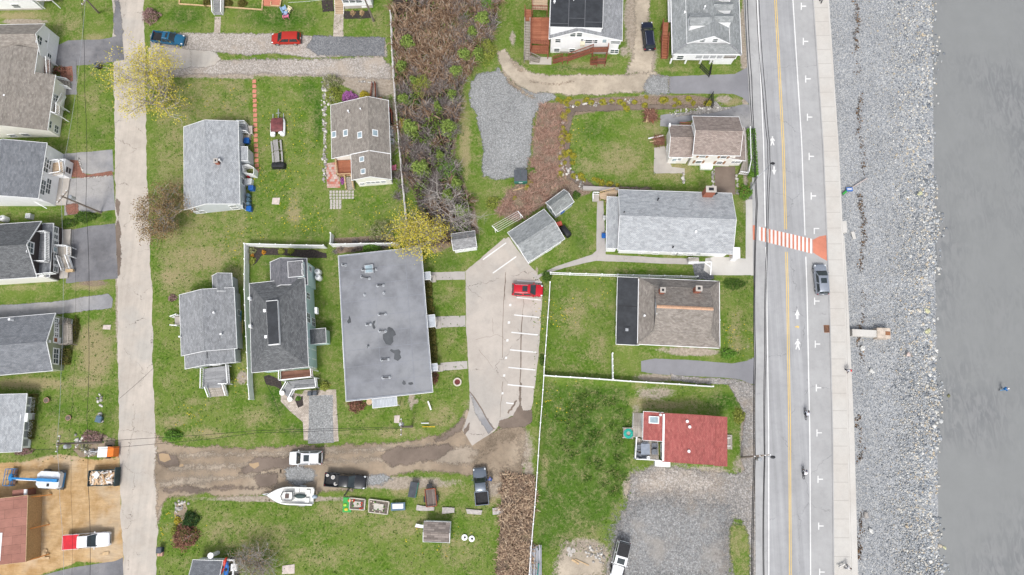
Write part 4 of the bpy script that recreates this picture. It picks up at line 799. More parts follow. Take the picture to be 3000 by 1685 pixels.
for (c_, r_, x0, x1, y0, y1) in [(2,1,138,205,1285,1368),(2,2,172,250,268,398),(2,2,212,275,758,838)]:
    rc = h.rect(tp(c_, r_, x0-30, y1), tp(c_, r_, x1, y0), 2.4); h.flat(rc, 2.4, m_corr, None, .05, .1, .05, 'x', roofname='porch_roof')
    for v_ in (rc[2]+.1, rc[3]-.1): mb = MB(); mb.box(rc[1]-.2, rc[1]-.08, v_-.06, v_+.06, 0, 2.3); h.part(mb, 'porch_post', m_trim)
    mb = MB(); mb.box(rc[0], rc[1]+.5, rc[2], rc[3], 0, .15); h.part(mb, 'step', m_conc)
rc = h.rect(tp(1,2,1688,1205), tp(1,2,1925,1085), 2.5); h.flat(rc, 2.5, m_corr, None, .05, .08, .08, 'y', roofname='awning')
for u_ in (rc[0]+.1, rc[1]-.1): mb = MB(); mb.box(u_-.05, u_+.05, rc[2]+.05, rc[2]+.15, 0, 2.4); h.part(mb, 'awning_post', m_trim)
mb = MB(); mb.box(-.14, -.05, h.V*.22, h.V*.40, 2.2, 3.0); h.part(mb, 'wall_sign_board', m_white)

# ---- mint house with hip roof
h = House('mint_house', 'two-storey mint green house with a charcoal hip roof and a flat dark panel on top', tp(1,2,470,850), tp(1,2,1040,790), tp(1,1,432,1405), 5.2)
h.block(None, 5.2, 7.3, 'v', .45, .35, s_mint, r_dk, hip=4.2)
for c_, r_, x, y, w_ in [(1,2,1037,80,.8),(1,2,1040,300,1.3),(1,2,1096,345,1.1),(1,1,1070,1300,.7)]: h.win(tp(c_, r_, x, y), 'E', w_, 1.3, bars=2)
mb = MB(); pp = [h.loc(tp(1,2,*p), 7.15) for p in ((640,577),(754,565),(733,120),(617,131))]; mb.prism(pp, 6.6, 7.28); b_ = h.part(mb, 'flat_roof_curb', m_trim); mb = MB(); cen = sum(pp, Vector())/4; mb.prism([p+(cen-p).normalized()*.10 for p in pp], 7.28, 7.31); h.part(mb, 'flat_roof_panel', m_epdm, b_)
for x, y in [(450,105),(458,385),(605,228),(618,490)]: h.roofbox(tp(1,2,x,y), 5.9 if x < 500 else 6.9, .35, .4, .25, m_white, 'roof_vent', dz=.6)
rc = h.rect(tp(1,1,665,1420), tp(1,1,1022,1150), 4.6); rc = (rc[0], rc[1], h.V-.9, rc[3])
h.block(rc, 4.6, 6.3, 'v', .38, .25, s_mint, shingle('worn_charcoal_shingles', (.13,.132,.145), (.19,.19,.205), .7), wallname='wing_wall', roofname='wing_roof')
h.win(tp(1,1,1058,1255), 'E', .7, 1.1)
rd = h.rect(tp(1,1,835,1335), tp(1,1,975,1165), 6.1); h.flat(rd, 5.8, shingle('dormer_shingles', (.14,.14,.15), (.19,.19,.2), .7), s_mint, .05, .12, .05, 'x', z0=4.5, roofname='dormer_roof', wallname='dormer_wall'); h.win(tp(1,1,985,1230), 'E', .6, .7); h.win(tp(1,1,985,1290), 'E', .6, .7)
rc = h.rect(tp(1,2,1110,560), tp(1,2,1200,402), 2.7); rc = (h.L-.5, rc[1]+.1, rc[2], rc[3]); h.flat(rc, 2.5, r_dk, s_mint, .1, .12, .12, 'x', roofname='entry_roof', wallname='entry_wall')
# its two front decks
h.deck([tp(1,2,765,930),tp(1,2,1090,895),tp(1,2,1080,815),tp(1,2,765,835)], 3.0, d_brown, (0, 1, 3), m_trim, m_trim)
h.deck([tp(1,2,900,1020),tp(1,2,1135,1000),tp(1,2,1125,905),tp(1,2,840,935)], .95, d_grey, (0, 1), m_trim, m_trim)
h.stairs(tp(1,2,835,945), tp(1,2,905,1018), .95, tp(1,2,775,1045), tp(1,2,855,1115), .06, 5, d_grey, m_trim)
for x, y in [(775,1055),(855,1118)]: p = h.loc(tp(1,2,x,y), .8); mb = MB(); mb.cyl((p.x,p.y), .28, 0, .75, 12); mb.cyl((p.x,p.y), .36, .75, .85, 12); h.part(mb, 'newel_pier', s_ivory)
for z, y in ((.2, 0), (3.0, 0)):
    for f_ in (.02, .33, .66, .98): mb = MB(); mb.box(h.L-.5, h.L-.34, f_*4.2, f_*4.2+.16, z, z+2.1); h.part(mb, 'porch_column', m_trim)
h.door(tp(1,2,880,830), 'S', 1.6, 1.9, 0)
h.roofbox(tp(1,2,1127,230), 2.6, .35, .9, .6, m_trim, 'wall_air_unit', dz=.2)
for x, y in [(1127,1280),(1132,1335)]:
    p = t(1,1,x,y,1.2); k = thing('propane_tank', 'white domed propane tank, the %s of the pair against the mint house' % ('upper' if y < 1300 else 'lower'), 'gas tank', (p.x, p.y, 0), 0, 'propane tanks at the mint house')
    mb = MB(); rr = [(0,.36),(.08,.44),(.25,.46),(1.0,.46),(1.2,.42),(1.32,.28),(1.36,.12)]; mb.loft([[(r_*math.cos(2*math.pi*i/14), r_*math.sin(2*math.pi*i/14), z) for i in range(14)] for z, r_ in rr]); mb.build('body', m_white, k, True, 40)
    mb = MB(); mb.cyl((0,0), .17, 1.36, 1.5, 10); mb.build('valve_collar', m_galv, k)

# ---- grey cottage left of the mint house
h = House('grey_cottage', 'small grey cottage with a light shingle roof and a railed front deck', tp(0,2,1822,680), tp(1,2,322,605), tp(0,2,1787,72), 3.0)
h.block(None, 3.0, 4.5, 'v', .5, .35, s_grey, r_gr)
rc = h.rect(tp(1,1,80,1440), tp(1,1,268,1300), 2.8); h.block((rc[0], rc[1], h.V-.4, rc[3]), 2.8, 4.0, 'v', .45, .25, s_grey, r_gr, wallname='wing_wall', roofname='wing_roof')
rc = h.rect(tp(0,2,1860,812), tp(1,2,298,640), 2.8); h.block((rc[0], rc[1], rc[2], .4), 2.8, 4.2, 'v', .5, .25, s_grey, r_gr, wallname='front_wall', roofname='front_roof')
h.win(tp(1,2,110,770), 'S', 1.2, 1.0); h.win(tp(1,2,345,250), 'E', .8, .9, 0); h.vent(tp(1,2,97,250), 4.0, .1, .3); h.vent(tp(1,2,168,465), 3.9, .1, .3); h.roofbox(tp(1,2,25,675), 4.0, .25, .9, .15, r_dk, 'roof_vent'); h.vent(tp(0,2,1815,492), 3.2, .09, .4)
h.deck([tp(0,2,2040,1005),tp(1,2,160,1000),tp(1,2,165,965),tp(1,2,255,965),tp(1,2,240,775),tp(0,2,2045,810)], 1.0, d_grey, (2, 3, 5), m_trim, m_trim)
h.stairs(tp(1,2,25,1000), tp(1,2,200,975), 1.0, tp(1,2,60,1095), tp(1,2,232,1080), .05, 4, d_wood, m_trim)
h.deck([tp(0,2,1758,365),tp(0,2,1815,370),tp(0,2,1805,285),tp(0,2,1752,290)], .8, m_conc, (), m_trim, m_trim); h.stairs(tp(0,2,1760,290), tp(0,2,1802,272), .8, tp(0,2,1738,298), tp(0,2,1736,292), .1, 3, m_conc, None)
h.railing(h.loc(tp(0,2,1735,292), .3), h.loc(tp(0,2,1795,270), .8), m_trim, .8); h.railing(h.loc(tp(0,2,1735,378), .3), h.loc(tp(0,2,1800,382), .8), m_trim, .8)

# ---- grey house in the middle of the left lawn
h = House('grey_house', 'plain grey house with one broad pale shingle roof beside the line of red stepping stones', tp(0,1,1850,660), tp(1,1,352,600), tp(0,0,1833,1278), 3.2)
h.block(None, 3.2, 4.7, 'v', .47, .3, s_bluegrey, shingle('pale_speckled_shingles', (.30,.315,.33), (.40,.415,.43), .2))
for x, y in [(285,625),(342,672),(12,706)]: h.win(tp(1,1,x,y), 'S', 1.0, .9)
h.win(tp(0,1,1962,665), 'S', .9, .8); h.win(tp(1,1,380,375), 'E', 1.0, 1.1, fw=.12); h.win(tp(1,1,392,620), 'E', 1.0, 1.1, fw=.12)
h.chimney(tp(1,1,110,168), 5.1, .5, .6, 4.2); h.vent(tp(1,1,150,165), 4.6, .12, .25)
for y0, y1, r_ in [(25,170,1)]:
    rc = h.rect(tp(1,r_,345,y1), tp(1,r_,412,y0), 2.6); h.flat((h.L-.3, rc[1]+.2, rc[2], rc[3]), 2.5, r_lg, s_bluegrey, .08, .12, .15, 'x', roofname='entry_roof', wallname='entry_wall')
h.deck([tp(1,0,415,1340),tp(1,0,478,1345),tp(1,0,475,1262),tp(1,0,420,1265)], .7, m_conc, (), m_trim, m_conc); h.deck([tp(1,0,350,1330),tp(1,0,440,1340),tp(1,0,420,1240),tp(1,0,345,1245)], 1.0, d_grey, (0, 2), m_trim, m_trim)
h.stairs(tp(1,0,345,1235), tp(1,0,350,1262), 1.0, tp(1,0,415,1238), tp(1,0,425,1262), .7, 3, d_grey, m_trim)
w_ = [(tp(1,1,*a), tp(1,1,*b)) for a, b in [((375,215),(440,208)),((440,208),(495,240)),((495,240),(490,305)),((490,305),(385,290)),((385,290),(375,215))]]
mb = MB()
for a, b in w_: p, q_ = h.loc(a, 1.6), h.loc(b, 1.6); mb.beam((p.x,p.y,.85), (q_.x,q_.y,.85), .07, 1.7)
h.part(mb, 'outdoor_shower_wall', m_trim)
# ---- brown cottage with skylights
h = House('brown_cottage', 'cream cottage with a taupe shingle roof and six skylights beside the wetland fence', (973.5, 539), tp(1,1,1872,355), (960, 309), 2.8)
yb = h.loc(tp(1,1,1370,132), 3.0).y; uw = h.loc(tp(1,1,1480,250), 3.3).x; rf = .69; ur = h.L*rf
h.block((0, h.L, yb, h.V), 2.8, 4.6, 'v', rf, .3, s_cream, r_bk)
ze2 = 2.8+(4.6-2.8)*uw/ur; h.block((uw, h.L, 0, yb+.002), ze2, 4.6, 'v', (ur-uw)/(h.L-uw), .3, s_cream, r_bk, 2.8, wallname='front_wall', roofname='front_roof')
sl = 1.8/ur
for c_, r_, x, y in [(1,0,1297,1352),(1,0,1413,1337),(1,0,1557,1357),(1,1,1577,153),(1,1,1590,275)]:
    z = 4.0
    for _ in range(4): p = h.loc(tp(c_,r_,x,y), z); z = 2.8+sl*p.x
    h.skylight(tp(c_,r_,x,y), z, .75, 1.05 if r_ == 0 else .8, 'u', 1, sl)
p = h.loc(tp(1,0,1712,1337), 4.2); h.skylight(tp(1,0,1712,1337), 4.6-1.8*(p.x-ur)/(h.L-ur), .75, 1.05, 'u', -1, 1.8/(h.L-ur))
h.vent(tp(1,0,1443,1122), 4.0, .1, .3); h.vent(tp(1,0,1565,1098), 4.4, .08, .25)
for x, y, w_ in [(1583,400,.7),(1690,385,2.0),(1795,378,.7)]: h.win(tp(1,1,x,y), 'S', w_, .7, bars=3 if w_ > 1 else 1)
h.deck([tp(1,1,1340,325),tp(1,1,1478,320),tp(1,1,1470,160),tp(1,1,1325,165)], 1.3, d_red, (0, 3), m_timber, m_timber); h.stairs(tp(1,1,1415,330), tp(1,1,1480,325), 1.3, tp(1,1,1430,465), tp(1,1,1505,455), .06, 8, d_wood, m_timber)
h.deck([tp(1,0,1590,1020),tp(1,0,1780,1000),tp(1,0,1775,975),tp(1,0,1720,985),tp(1,0,1655,1000),tp(1,0,1590,1000)], 1.0, d_red, (), m_redwood, m_redwood); h.stairs(tp(1,0,1672,1000), tp(1,0,1725,990), 1.0, tp(1,0,1690,850), tp(1,0,1718,848), .05, 9, d_wood, m_redwood)
h.win(tp(1,0,1800,1150), 'E', .9, 1, 0); h.win(tp(1,0,1815,1300), 'E', .9, 1, 0)
h.deck([tp(1,0,1800,1235),tp(1,0,1890,1240),tp(1,0,1885,1130),tp(1,0,1800,1130)], .5, m_epdm, (1,), m_redwood, m_redwood)
# ---- hip roofed house with black flat addition
h = House('hip_roofed_house', 'brown hip roofed house with two brick chimneys and a black flat roofed addition', tp(3,2,232,565), tp(3,2,1060,605), tp(3,1,245,1343), 3.1)
sp = [h.loc(tp(3,2,400,432), 4.6), h.loc(tp(3,2,960,455), 4.6)]; ui0, ui1, vi0 = sp[0].x, sp[1].x, sp[0].y; vi1 = h.V-vi0*.85
mb = MB(); a = [(0,0,3.1),(h.L,0,3.1),(h.L,h.V,3.1),(0,h.V,3.1)]; b_ = [(ui0,vi0,4.6),(ui1,vi0,4.6),(ui1,vi1,4.6),(ui0,vi1,4.6)]
for i in range(4): j = (i+1) % 4; mb.slab([a[i], a[j], b_[j], b_[i]], .14)
sk = h.part(mb, 'roof', r_br); mb = MB(); cs = [Vector(p)-Vector((0,0,.07)) for p in a]
for p, q_ in zip(cs, cs[1:]+cs[:1]): mb.beam(p, q_, .08, .2)
h.part(mb, 'trim', m_trim, sk); mb = MB()
for p, q_ in zip(a, b_): mb.beam(Vector(p)+Vector((0,0,.0)), Vector(q_)+Vector((0,0,.0)), .26, .06)
h.part(mb, 'hip_cap', r_bk, sk); mb = MB(); mb.box(.4, h.L-.4, .4, h.V-.4, 0, 3.15); h.part(mb, 'wall', s_white); h.bl.append((.4, h.L-.4, .4, h.V-.4))
for x in (270, 580, 880): h.win(tp(3,2,x,598), 'S', 1.6, .9, 0)
h.block((ui0, ui1, vi0+.01, vi1-.01), 4.62, 6.5, 'u', .5, .12, s_white, r_br, z0=4.2, wallname='gable_wall', roofname='upper_roof', trim=r_bk); h.win(tp(3,2,425,225), 'W', 1.0, .9)
mb = MB(); vm = (vi0+vi1)/2; mb.faces([(ui0,vm-.22,6.45),(ui1,vm-.22,6.45),(ui1,vm,6.56),(ui0,vm,6.56),(ui1,vm+.22,6.45),(ui0,vm+.22,6.45)], [(0,1,2,3),(3,2,4,5)]); h.part(mb, 'copper_ridge', M('copper', (.46,.28,.18), .6, .2, 5))
h.chimney(tp(3,2,487,20), 6.6, .65, .65, 3.6); h.chimney(tp(3,2,850,5), 6.8, .8, .7, 3.8); h.vent(tp(3,2,300,280), 3.9, .1, .3)
rc = h.rect(tp(3,2,18,562), tp(3,1,240,1345), 2.9); h.flat((rc[0], .25, rc[2], rc[3]), 2.9, m_epdm, s_white, .25, .16, .0, 'x', roofname='flat_roof', wallname='addition_wall'); rr = h.last[0]
mb = MB(); mb.box(rc[0]+.1, .2, h.V*.56, h.V*.56+.08, 2.9, 2.912); h.part(mb, 'seam', m_rub, rr); h.roofbox(tp(3,2,125,420), 2.9, .9, .9, .12, m_epdm, 'roof_hatch'); h.roofbox(tp(3,2,125,420), 3.02, .4, .4, .1, m_galv, 'hatch_handle')
for y in (150, 300, 440): h.win(tp(3,2,8,y), 'W', 1.3, 1.2)
mb = MB(); mb.cyl((h.L+.12, h.V*.42), .06, 0, 3.0, 6); h.part(mb, 'downpipe', m_trim)
# ---- red roofed house
h = House('red_roofed_house', 'small white house with a bright red shingle roof and a back deck with garden seats', tp(3,3,486,305), tp(3,3,1012,338), tp(3,2,492,1258), 3.2)
h.block(None, 3.2, 4.0, 'v', .58, .25, s_white, r_red, trim=r_red)
rc = h.rect(tp(3,3,1008,345), tp(3,2,1132,1298), 2.7); h.flat((h.L-.02, rc[1], rc[2], rc[3]), 2.6, r_red, s_white, .2, .14, .16, 'x', trim=r_red, roofname='porch_roof', wallname='porch_wall')
rc = h.rect(tp(3,3,288,90), tp(3,2,478,1252), 3.1); h.flat((rc[0], -.0, rc[2], rc[3]), 3.0, r_red, s_white, .15, .14, .05, '-x', roofname='back_roof', wallname='back_wall')
h.skylight(tp(3,2,397,1325), 3.2, 1.4, 1.0, 'u', 1, .05); h.vent(tp(3,2,728,1340), 3.8, .14, .25); h.vent(tp(3,2,752,1395), 3.9, .14, .25); h.vent(tp(3,3,745,203), 3.9, .14, .2); h.vent(tp(3,2,458,1275), 3.2, .12, .4)
mb = MB(); mb.box(-.12, .14, .1, h.V-.1, 3.25, 3.38); h.part(mb, 'parapet', m_trim)
h.win(tp(3,3,457,165), 'W', 1.2, .8, 0, bars=1); h.door(tp(3,3,450,230), 'W', b=0)
h.deck([tp(3,3,200,278),tp(3,3,445,292),tp(3,3,440,92),tp(3,3,285,88),tp(3,3,215,60)], 1.0, d_wood, (0, 4), m_trim, m_trim); h.deck([tp(3,3,190,60),tp(3,3,280,62),tp(3,2,278,1400),tp(3,2,185,1400)], 1.0, d_wood, (), m_trim, m_trim)
h.stairs(tp(3,2,185,1400), tp(3,2,270,1400), 1.0, tp(3,2,190,1258), tp(3,2,268,1258), .1, 9, d_wood); h.deck([tp(3,3,88,70),tp(3,3,188,78),tp(3,2,182,1402),tp(3,2,88,1402)], .5, d_wood, (), m_trim, m_trim)
h.roofbox(tp(3,3,482,328), .9, 2.1, .8, .2, m_white, 'basement_hatch', dz=.85)
h.bars_([(tp(3,3,1130,70), .5, tp(3,3,1165,70), .5), (tp(3,3,1130,150), .5, tp(3,3,1165,150), .5)], .1, m_trim, 'step_rail'); mb = MB(); p = h.loc(tp(3,3,1148,110), .3); mb.box(p.x-.5, p.x+.5, p.y-1, p.y+1, 0, .3); h.part(mb, 'front_step', d_wood)
# ---- tall white house with red stained decks
h = House('tall_white_house', 'three-storey white house with red stained decks, outside stairs and a black dormer roof', tp(2,0,1400,390), tp(3,0,78,408), tp(2,0,1405,-420), 4.5)
h.block(None, 4.5, 6.7, 'v', .385, .3, s_white, r_gr)
for x, y, w_ in [(1640,348,.75),(1706,348,.75),(1490,408,.75),(1740,408,.6),(1800,414,1.5),(1862,414,.7),(1478,502,.8),(1632,506,.8)]: h.win(tp(2,0,x,y), 'S', w_, .95, fw=.1)
h.door(tp(2,0,1955,425), 'S'); h.win(tp(3,0,10,425), 'S', 1.4, .7); h.win(tp(3,0,0,515), 'S', 1.2, 1.0, bars=2)
mb = MB(); p = h.hit(tp(2,0,1737,420), 1, .3); mb.box(p.x-.35, p.x+.35, -.35, .3, p.z-.3, p.z+.2); h.part(mb, 'window_air_unit', M('beige_plastic', (.6,.55,.42), .5))
mb = MB(); mb.box(1.2, h.L-1.2, .29, .297, 0, .5); h.part(mb, 'foundation', m_conc)
rc = h.rect(tp(2,0,1410,268), tp(2,0,1952,-400), 6.9); h.flat(rc, 6.9, m_epdm, s_white, .08, .18, .0, 'x', z0=4.3, roofname='dormer_roof', wallname='dormer_wall'); rr = h.last[0]
mb = MB()
for f_ in (.35, .66): mb.box(rc[0]+(rc[1]-rc[0])*f_-.05, rc[0]+(rc[1]-rc[0])*f_+.05, rc[2]+.05, rc[3], 6.9, 6.915)
for f_, a, b_ in ((.05, 0, .35), (.13, .35, .66), (.08, .66, 1)): mb.box(rc[0]+(rc[1]-rc[0])*a, rc[0]+(rc[1]-rc[0])*b_, rc[2]+(rc[3]-rc[2])*f_-.03, rc[2]+(rc[3]-rc[2])*f_+.03, 6.9, 6.91)
h.part(mb, 'seam', M('seam_tape', (.12,.125,.135), .5), rr); h.vent(tp(2,0,1455,30), 6.9, .12, .4); h.vent(tp(2,0,1648,5), 6.9, .08, .3)
h.deck([tp(2,0,1217,430),tp(2,0,1400,452),tp(2,0,1405,175),tp(2,0,1222,175)], 3.6, d_red, (0, 3), m_redwood, m_redwood); h.deck([tp(2,0,1212,532),tp(2,0,1392,540),tp(2,0,1395,455),tp(2,0,1215,455)], 1.6, d_red, (0, 3), m_redwood, m_redwood)
h.deck([tp(2,0,1230,92),tp(2,0,1385,98),tp(2,0,1385,-200),tp(2,0,1225,-200)], 4.9, d_tan, (0, 3), m_redwood, m_redwood)
h.deck([tp(2,0,1157,205),tp(2,0,1218,210),tp(2,0,1222,95),tp(2,0,1160,92)], 3.6, d_red, (3,), m_redwood, m_redwood)
h.stairs(tp(2,0,1158,210), tp(2,0,1210,212), 3.6, tp(2,0,1152,560), tp(2,0,1208,565), .9, 13, d_wood, m_wood, m_wood); h.deck([tp(2,0,1150,598),tp(2,0,1212,602),tp(2,0,1212,562),tp(2,0,1150,560)], .9, d_wood, (0, 3), m_wood, m_wood)
h.stairs(tp(2,0,1212,555), tp(2,0,1212,600), .9, tp(2,0,1308,600), tp(2,0,1300,632), .05, 5, d_wood, m_wood, m_wood)
h.deck([tp(2,0,1840,520),tp(2,0,1990,520),tp(2,0,1995,468),tp(2,0,1840,475)], 2.3, d_brown, (0, 1), m_redwood, m_redwood); h.stairs(tp(2,0,1842,480), tp(2,0,1842,520), 2.3, tp(2,0,1590,570), tp(2,0,1590,608), 1.0, 7, d_brown, m_redwood, m_redwood)
h.deck([tp(2,0,1535,608),tp(2,0,1590,606),tp(2,0,1590,570),tp(2,0,1535,570)], 1.0, d_brown, (0,), m_redwood, m_redwood); h.stairs(tp(2,0,1536,572), tp(2,0,1536,606), 1.0, tp(2,0,1440,600), tp(2,0,1440,636), .05, 5, d_brown, m_redwood, m_redwood)
h.deck([tp(2,0,1880,640),tp(2,0,1965,640),tp(2,0,1970,580),tp(2,0,1885,585)], .8, d_brown, (0, 1), m_redwood, m_redwood); h.stairs(tp(2,0,1880,600), tp(2,0,1880,640), .8, tp(2,0,1815,615), tp(2,0,1815,648), .05, 4, d_brown, m_redwood, m_redwood)
mb = MB(); p = h.loc(tp(2,0,1368,615), .06); mb.box(p.x-2.6, p.x+.9, p.y-.6, p.y+.7, .045, .1); h.part(mb, 'landing_slab', m_conc)
# ---- white house with hip skirt and dormers
h = House('dormered_white_house', 'white house with a grey-green hip roof, small gabled dormers and an open underside', tp(3,0,580,545), tp(3,0,1278,550), tp(3,0,585,-260), 3.7)
a = [(0,0,3.7),(h.L,0,3.7),(h.L,h.V,3.7),(0,h.V,3.7)]; g0, g1 = h.loc(tp(3,0,730,436), 5.0), h.loc(tp(3,0,1158,436), 5.0); b_ = [(g0.x,g0.y,5.0),(g1.x,g0.y,5.0),(g1.x,h.V-g0.y,5.0),(g0.x,h.V-g0.y,5.0)]
mb = MB()
for i in range(4): j = (i+1) % 4; mb.slab([a[i], a[j], b_[j], b_[i]], .14)
sk = h.part(mb, 'roof', r_gn); cs = [Vector(p)-Vector((0,0,.07)) for p in a]; mb = MB()
for p, q_ in zip(cs, cs[1:]+cs[:1]): mb.beam(p, q_, .1, .22)
h.part(mb, 'trim', m_trim, sk); mb = MB()
for p, q_ in zip(a, b_): mb.beam(p, q_, .25, .06)
h.part(mb, 'hip_cap', r_gr, sk)
h.bl.append((.5, h.L-.5, .45, h.V-.4)); mb = MB(); mb.box(.5, h.L-.5, .45, h.V-.4, 1.25, 3.66); h.part(mb, 'wall', s_white); mb = MB(); mb.box(h.L*.66, h.L-.55, .5, h.V-.5, 0, 1.25); mb.box(1, h.L*.66, 2.6, h.V-.5, 0, 1.25); h.part(mb, 'lower_wall', s_white)
for f_ in (.04, .26, .48, .63): mb = MB(); mb.box(h.L*f_-.12, h.L*f_+.12, .5, .74, 0, 1.25); h.part(mb, 'post', m_trim)
h.win(tp(3,0,660,577), 'S', .95, 1.0)
for x in (852, 920, 990, 1058): h.win(tp(3,0,x,571), 'S', 1.05, .9, pane=M('porch_screen', (.30,.31,.33), .5), bars=1, fw=.1)
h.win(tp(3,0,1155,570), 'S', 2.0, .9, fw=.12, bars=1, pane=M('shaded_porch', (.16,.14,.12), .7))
h.block((g0.x, g1.x, g0.y+.01, h.V-g0.y), 5.02, 7.0, 'v', .55, .2, s_white, r_gn, z0=4.6, wallname='gable_wall', roofname='upper_roof'); h.win(tp(3,0,885,405), 'S', .7, .8); h.win(tp(3,0,1012,405), 'S', .7, .8); h.vent(tp(3,0,905,80), 6.6, .1, .4); h.vent(tp(3,0,703,132), 4.9, .12, .3)
ur = g0.x+(g1.x-g0.x)*.55
def dormer(px, z, wd, lft, name='dormer'):
    c_ = h.loc(px, z); x0, x1 = (c_.x, ur-.3) if lft else (ur+.3, c_.x); z0 = z-1.5; mb = MB(); y0, y1 = c_.y, c_.y+wd
    xo = x0 if lft else x1; xi = x1 if lft else x0
    mb.hexa([(x0,y0+.15,z0),(x1,y0+.15,z0),(x1,y1-.15,z0),(x0,y1-.15,z0)], [(x0+.1,y0+.15,z-.1),(x1-.1,y0+.15,z-.1),(x1-.1,y1-.15,z-.1),(x0+.1,y1-.15,z-.1)]); d_ = h.part(mb, name, s_white)
    mb = MB(); m_ = (y0+y1)/2; mb.slab([(x0-.15,y0+.13,z),(x1+.15,y0+.13,z),(x1+.15,m_,z+.55),(x0-.15,m_,z+.55)], .1); mb.slab([(x1+.15,y1,z),(x0-.15,y1,z),(x0-.15,m_,z+.55),(x1+.15,m_,z+.55)], .1); h.part(mb, 'dormer_roof', r_gn, d_)
    xs_ = xo+(.08 if lft else -.08); mb = MB(); mb.box(xs_-.06, xs_+.06, m_-.4, m_+.4, z-.95, z-.2); h.part(mb, 'pane', m_wgl, d_)
dormer(tp(3,0,765,262), 6.6, 2.2, True)
for y in (-25, 85, 205): dormer(tp(3,0,1178,y+25), 6.55, 1.5, False)
h.deck([tp(3,0,478,350),tp(3,0,535,355),tp(3,0,545,225),tp(3,0,485,225)], 2.1, d_red, (3,), m_redwood, m_redwood); h.stairs(tp(3,0,478,352), tp(3,0,540,355), 2.1, tp(3,0,468,590), tp(3,0,526,592), .05, 9, d_red, m_redwood, m_redwood)
mb = MB(); mb.box(-.02, .55, h.V*.50, h.V, 1.3, 1.45); h.part(mb, 'side_deck', m_white)
# ---- ivory house with brown roof
h = House('ivory_house', 'ivory house with a brown roof and brown shutters by the coast road', tp(3,1,790,108), tp(3,1,1262,118), tp(3,0,790,1168), 4.9)
h.block(None, 4.9, 6.7, 'u', .5, .3, s_ivory, r_rb)
for x, y in [(885,121),(845,179),(1097,129),(1055,186)]: h.win(tp(3,1,x,y), 'S', .8, 1.0, 0, shutters=m_shut)
for (xa, ya, xb, yb2) in [(548,132,790,-140)]:
    rc = h.rect(tp(3,1,548,130), tp(3,0,790,1262), 3.1); h.block((rc[0], .25, rc[2], rc[3]), 3.1, 4.6, 'u', .5, .25, s_ivory, r_rb, wallname='wing_wall', roofname='wing_roof')
h.win(tp(3,1,640,152), 'S', .9, .8); h.win(tp(3,1,530,40), 'W', .7, .8); h.door(tp(3,1,585,190), 'S'); h.win(tp(3,0,790,1250), 'W', .5, .7, 0)
rc = h.rect(tp(3,1,1130,163), tp(3,1,1312,-20), 2.7); h.flat((max(rc[0], h.L-1.2), rc[1], rc[2], h.V*.9), 2.7, r_rb, s_ivory, .25, .14, .3, 'x', roofname='porch_roof', wallname='porch_wall'); h.win(tp(3,1,1180,179), 'S', .8, .7); h.win(tp(3,1,1240,180), 'S', .8, .7)
h.deck([tp(3,1,1250,300),tp(3,1,1330,310),tp(3,1,1355,185),tp(3,0,1345,1300),tp(3,0,1315,1290),tp(3,1,1290,180)], .5, d_wood, (0, 1, 2), m_trim, m_conc); 
mb = MB(); p = h.loc(tp(3,1,925,222), .6); mb.box(p.x-.9, p.x+.9, p.y-.4, p.y+.4, 0, .7); h.part(mb, 'bulkhead', m_trim); h.bars_([(tp(3,0,660,1232), 2.4, tp(3,0,770,1235), 2.4), (tp(3,0,655,1250), 2.4, tp(3,0,765,1252), 2.4), (tp(3,0,660,1232), 0, tp(3,0,660,1232), 2.4)], .12, m_redwood, 'pergola_bar')
h.roofbox(tp(3,0,555,1258), 4.3, .2, .5, .2, m_trim, 'roof_vent')
# ---- houses on the left side road
h = House('white_house', 'white house at the very top left corner with a raised deck at its side', tp(0,0,-300,125), tp(0,0,448,112), tp(0,0,-300,-500), 0)
h.block(None, 5.0, 7.0, 'u', .5, .3, s_white, r_gr); h.win(tp(0,0,162,60), 'S', 1.2, .9)
h.deck([tp(0,0,355,12),tp(0,0,520,5),tp(0,0,520,-200),tp(0,0,355,-200)], 2.2, d_wood, (0, 1), m_trim, m_trim)
mb = MB(); mb.box(0, h.L-.3, .25, .297, 0, .35); h.part(mb, 'foundation', m_conc)
h = House('cream_house', 'big cream house with a taupe roof, a garage wing and white outside stairs', tp(0,0,-265,1318), tp(0,0,476,1308), tp(0,0,-265,765), 3.2)
h.block(None, 3.2, 5.3, 'v', .5, .3, s_cream, r_bk, rake=False); vn = h.loc(tp(0,0,398,545), 3.2).y; um = h.loc(tp(0,0,398,700), 3.2).x
h.block((0, um, h.V-.3, vn+.4), 3.2, 5.29, 'v', .5*h.L/um, .25, s_cream, r_bk, 5.3-2.1*(um-.5*h.L)/(.5*h.L), wallname='middle_wall', roofname='middle_roof', rake=False)
rc = h.rect(tp(0,0,396,548), tp(0,0,400,242), 3.7); h.block((0, max(rc[1], um+.1), rc[2], rc[3]), 3.7, 5.25, 'u', .5, .12, s_white, r_bk, wallname='garage_wall', roofname='garage_roof'); h.win(tp(0,0,380,392), 'E', 1.3, 1.0, bars=2, fw=.14); h.win(tp(0,0,495,562), 'E', .6, .8)
u0, u1, v0, v1 = h.bl[-1]; mb = MB(); mb.box(u1, u1+.05, v0+(v1-v0)*.35, v1-.6, .05, 2.3); h.part(mb, 'garage_door', m_white); mb = MB(); mb.box(u1, u1+.12, v0+(v1-v0)*.52, v0+(v1-v0)*.55, 2.6, 2.9); h.part(mb, 'wall_lamp', m_black)
for x, y in [(130,1362),(257,1352)]: h.win(tp(0,0,x,y), 'S', 1.15, .8, 0)
for x, y in [(484,940),(560,985),(486,1240),(565,1298)]: h.win(tp(0,0,x,y), 'E', 1.1, .8, 0, bars=2)
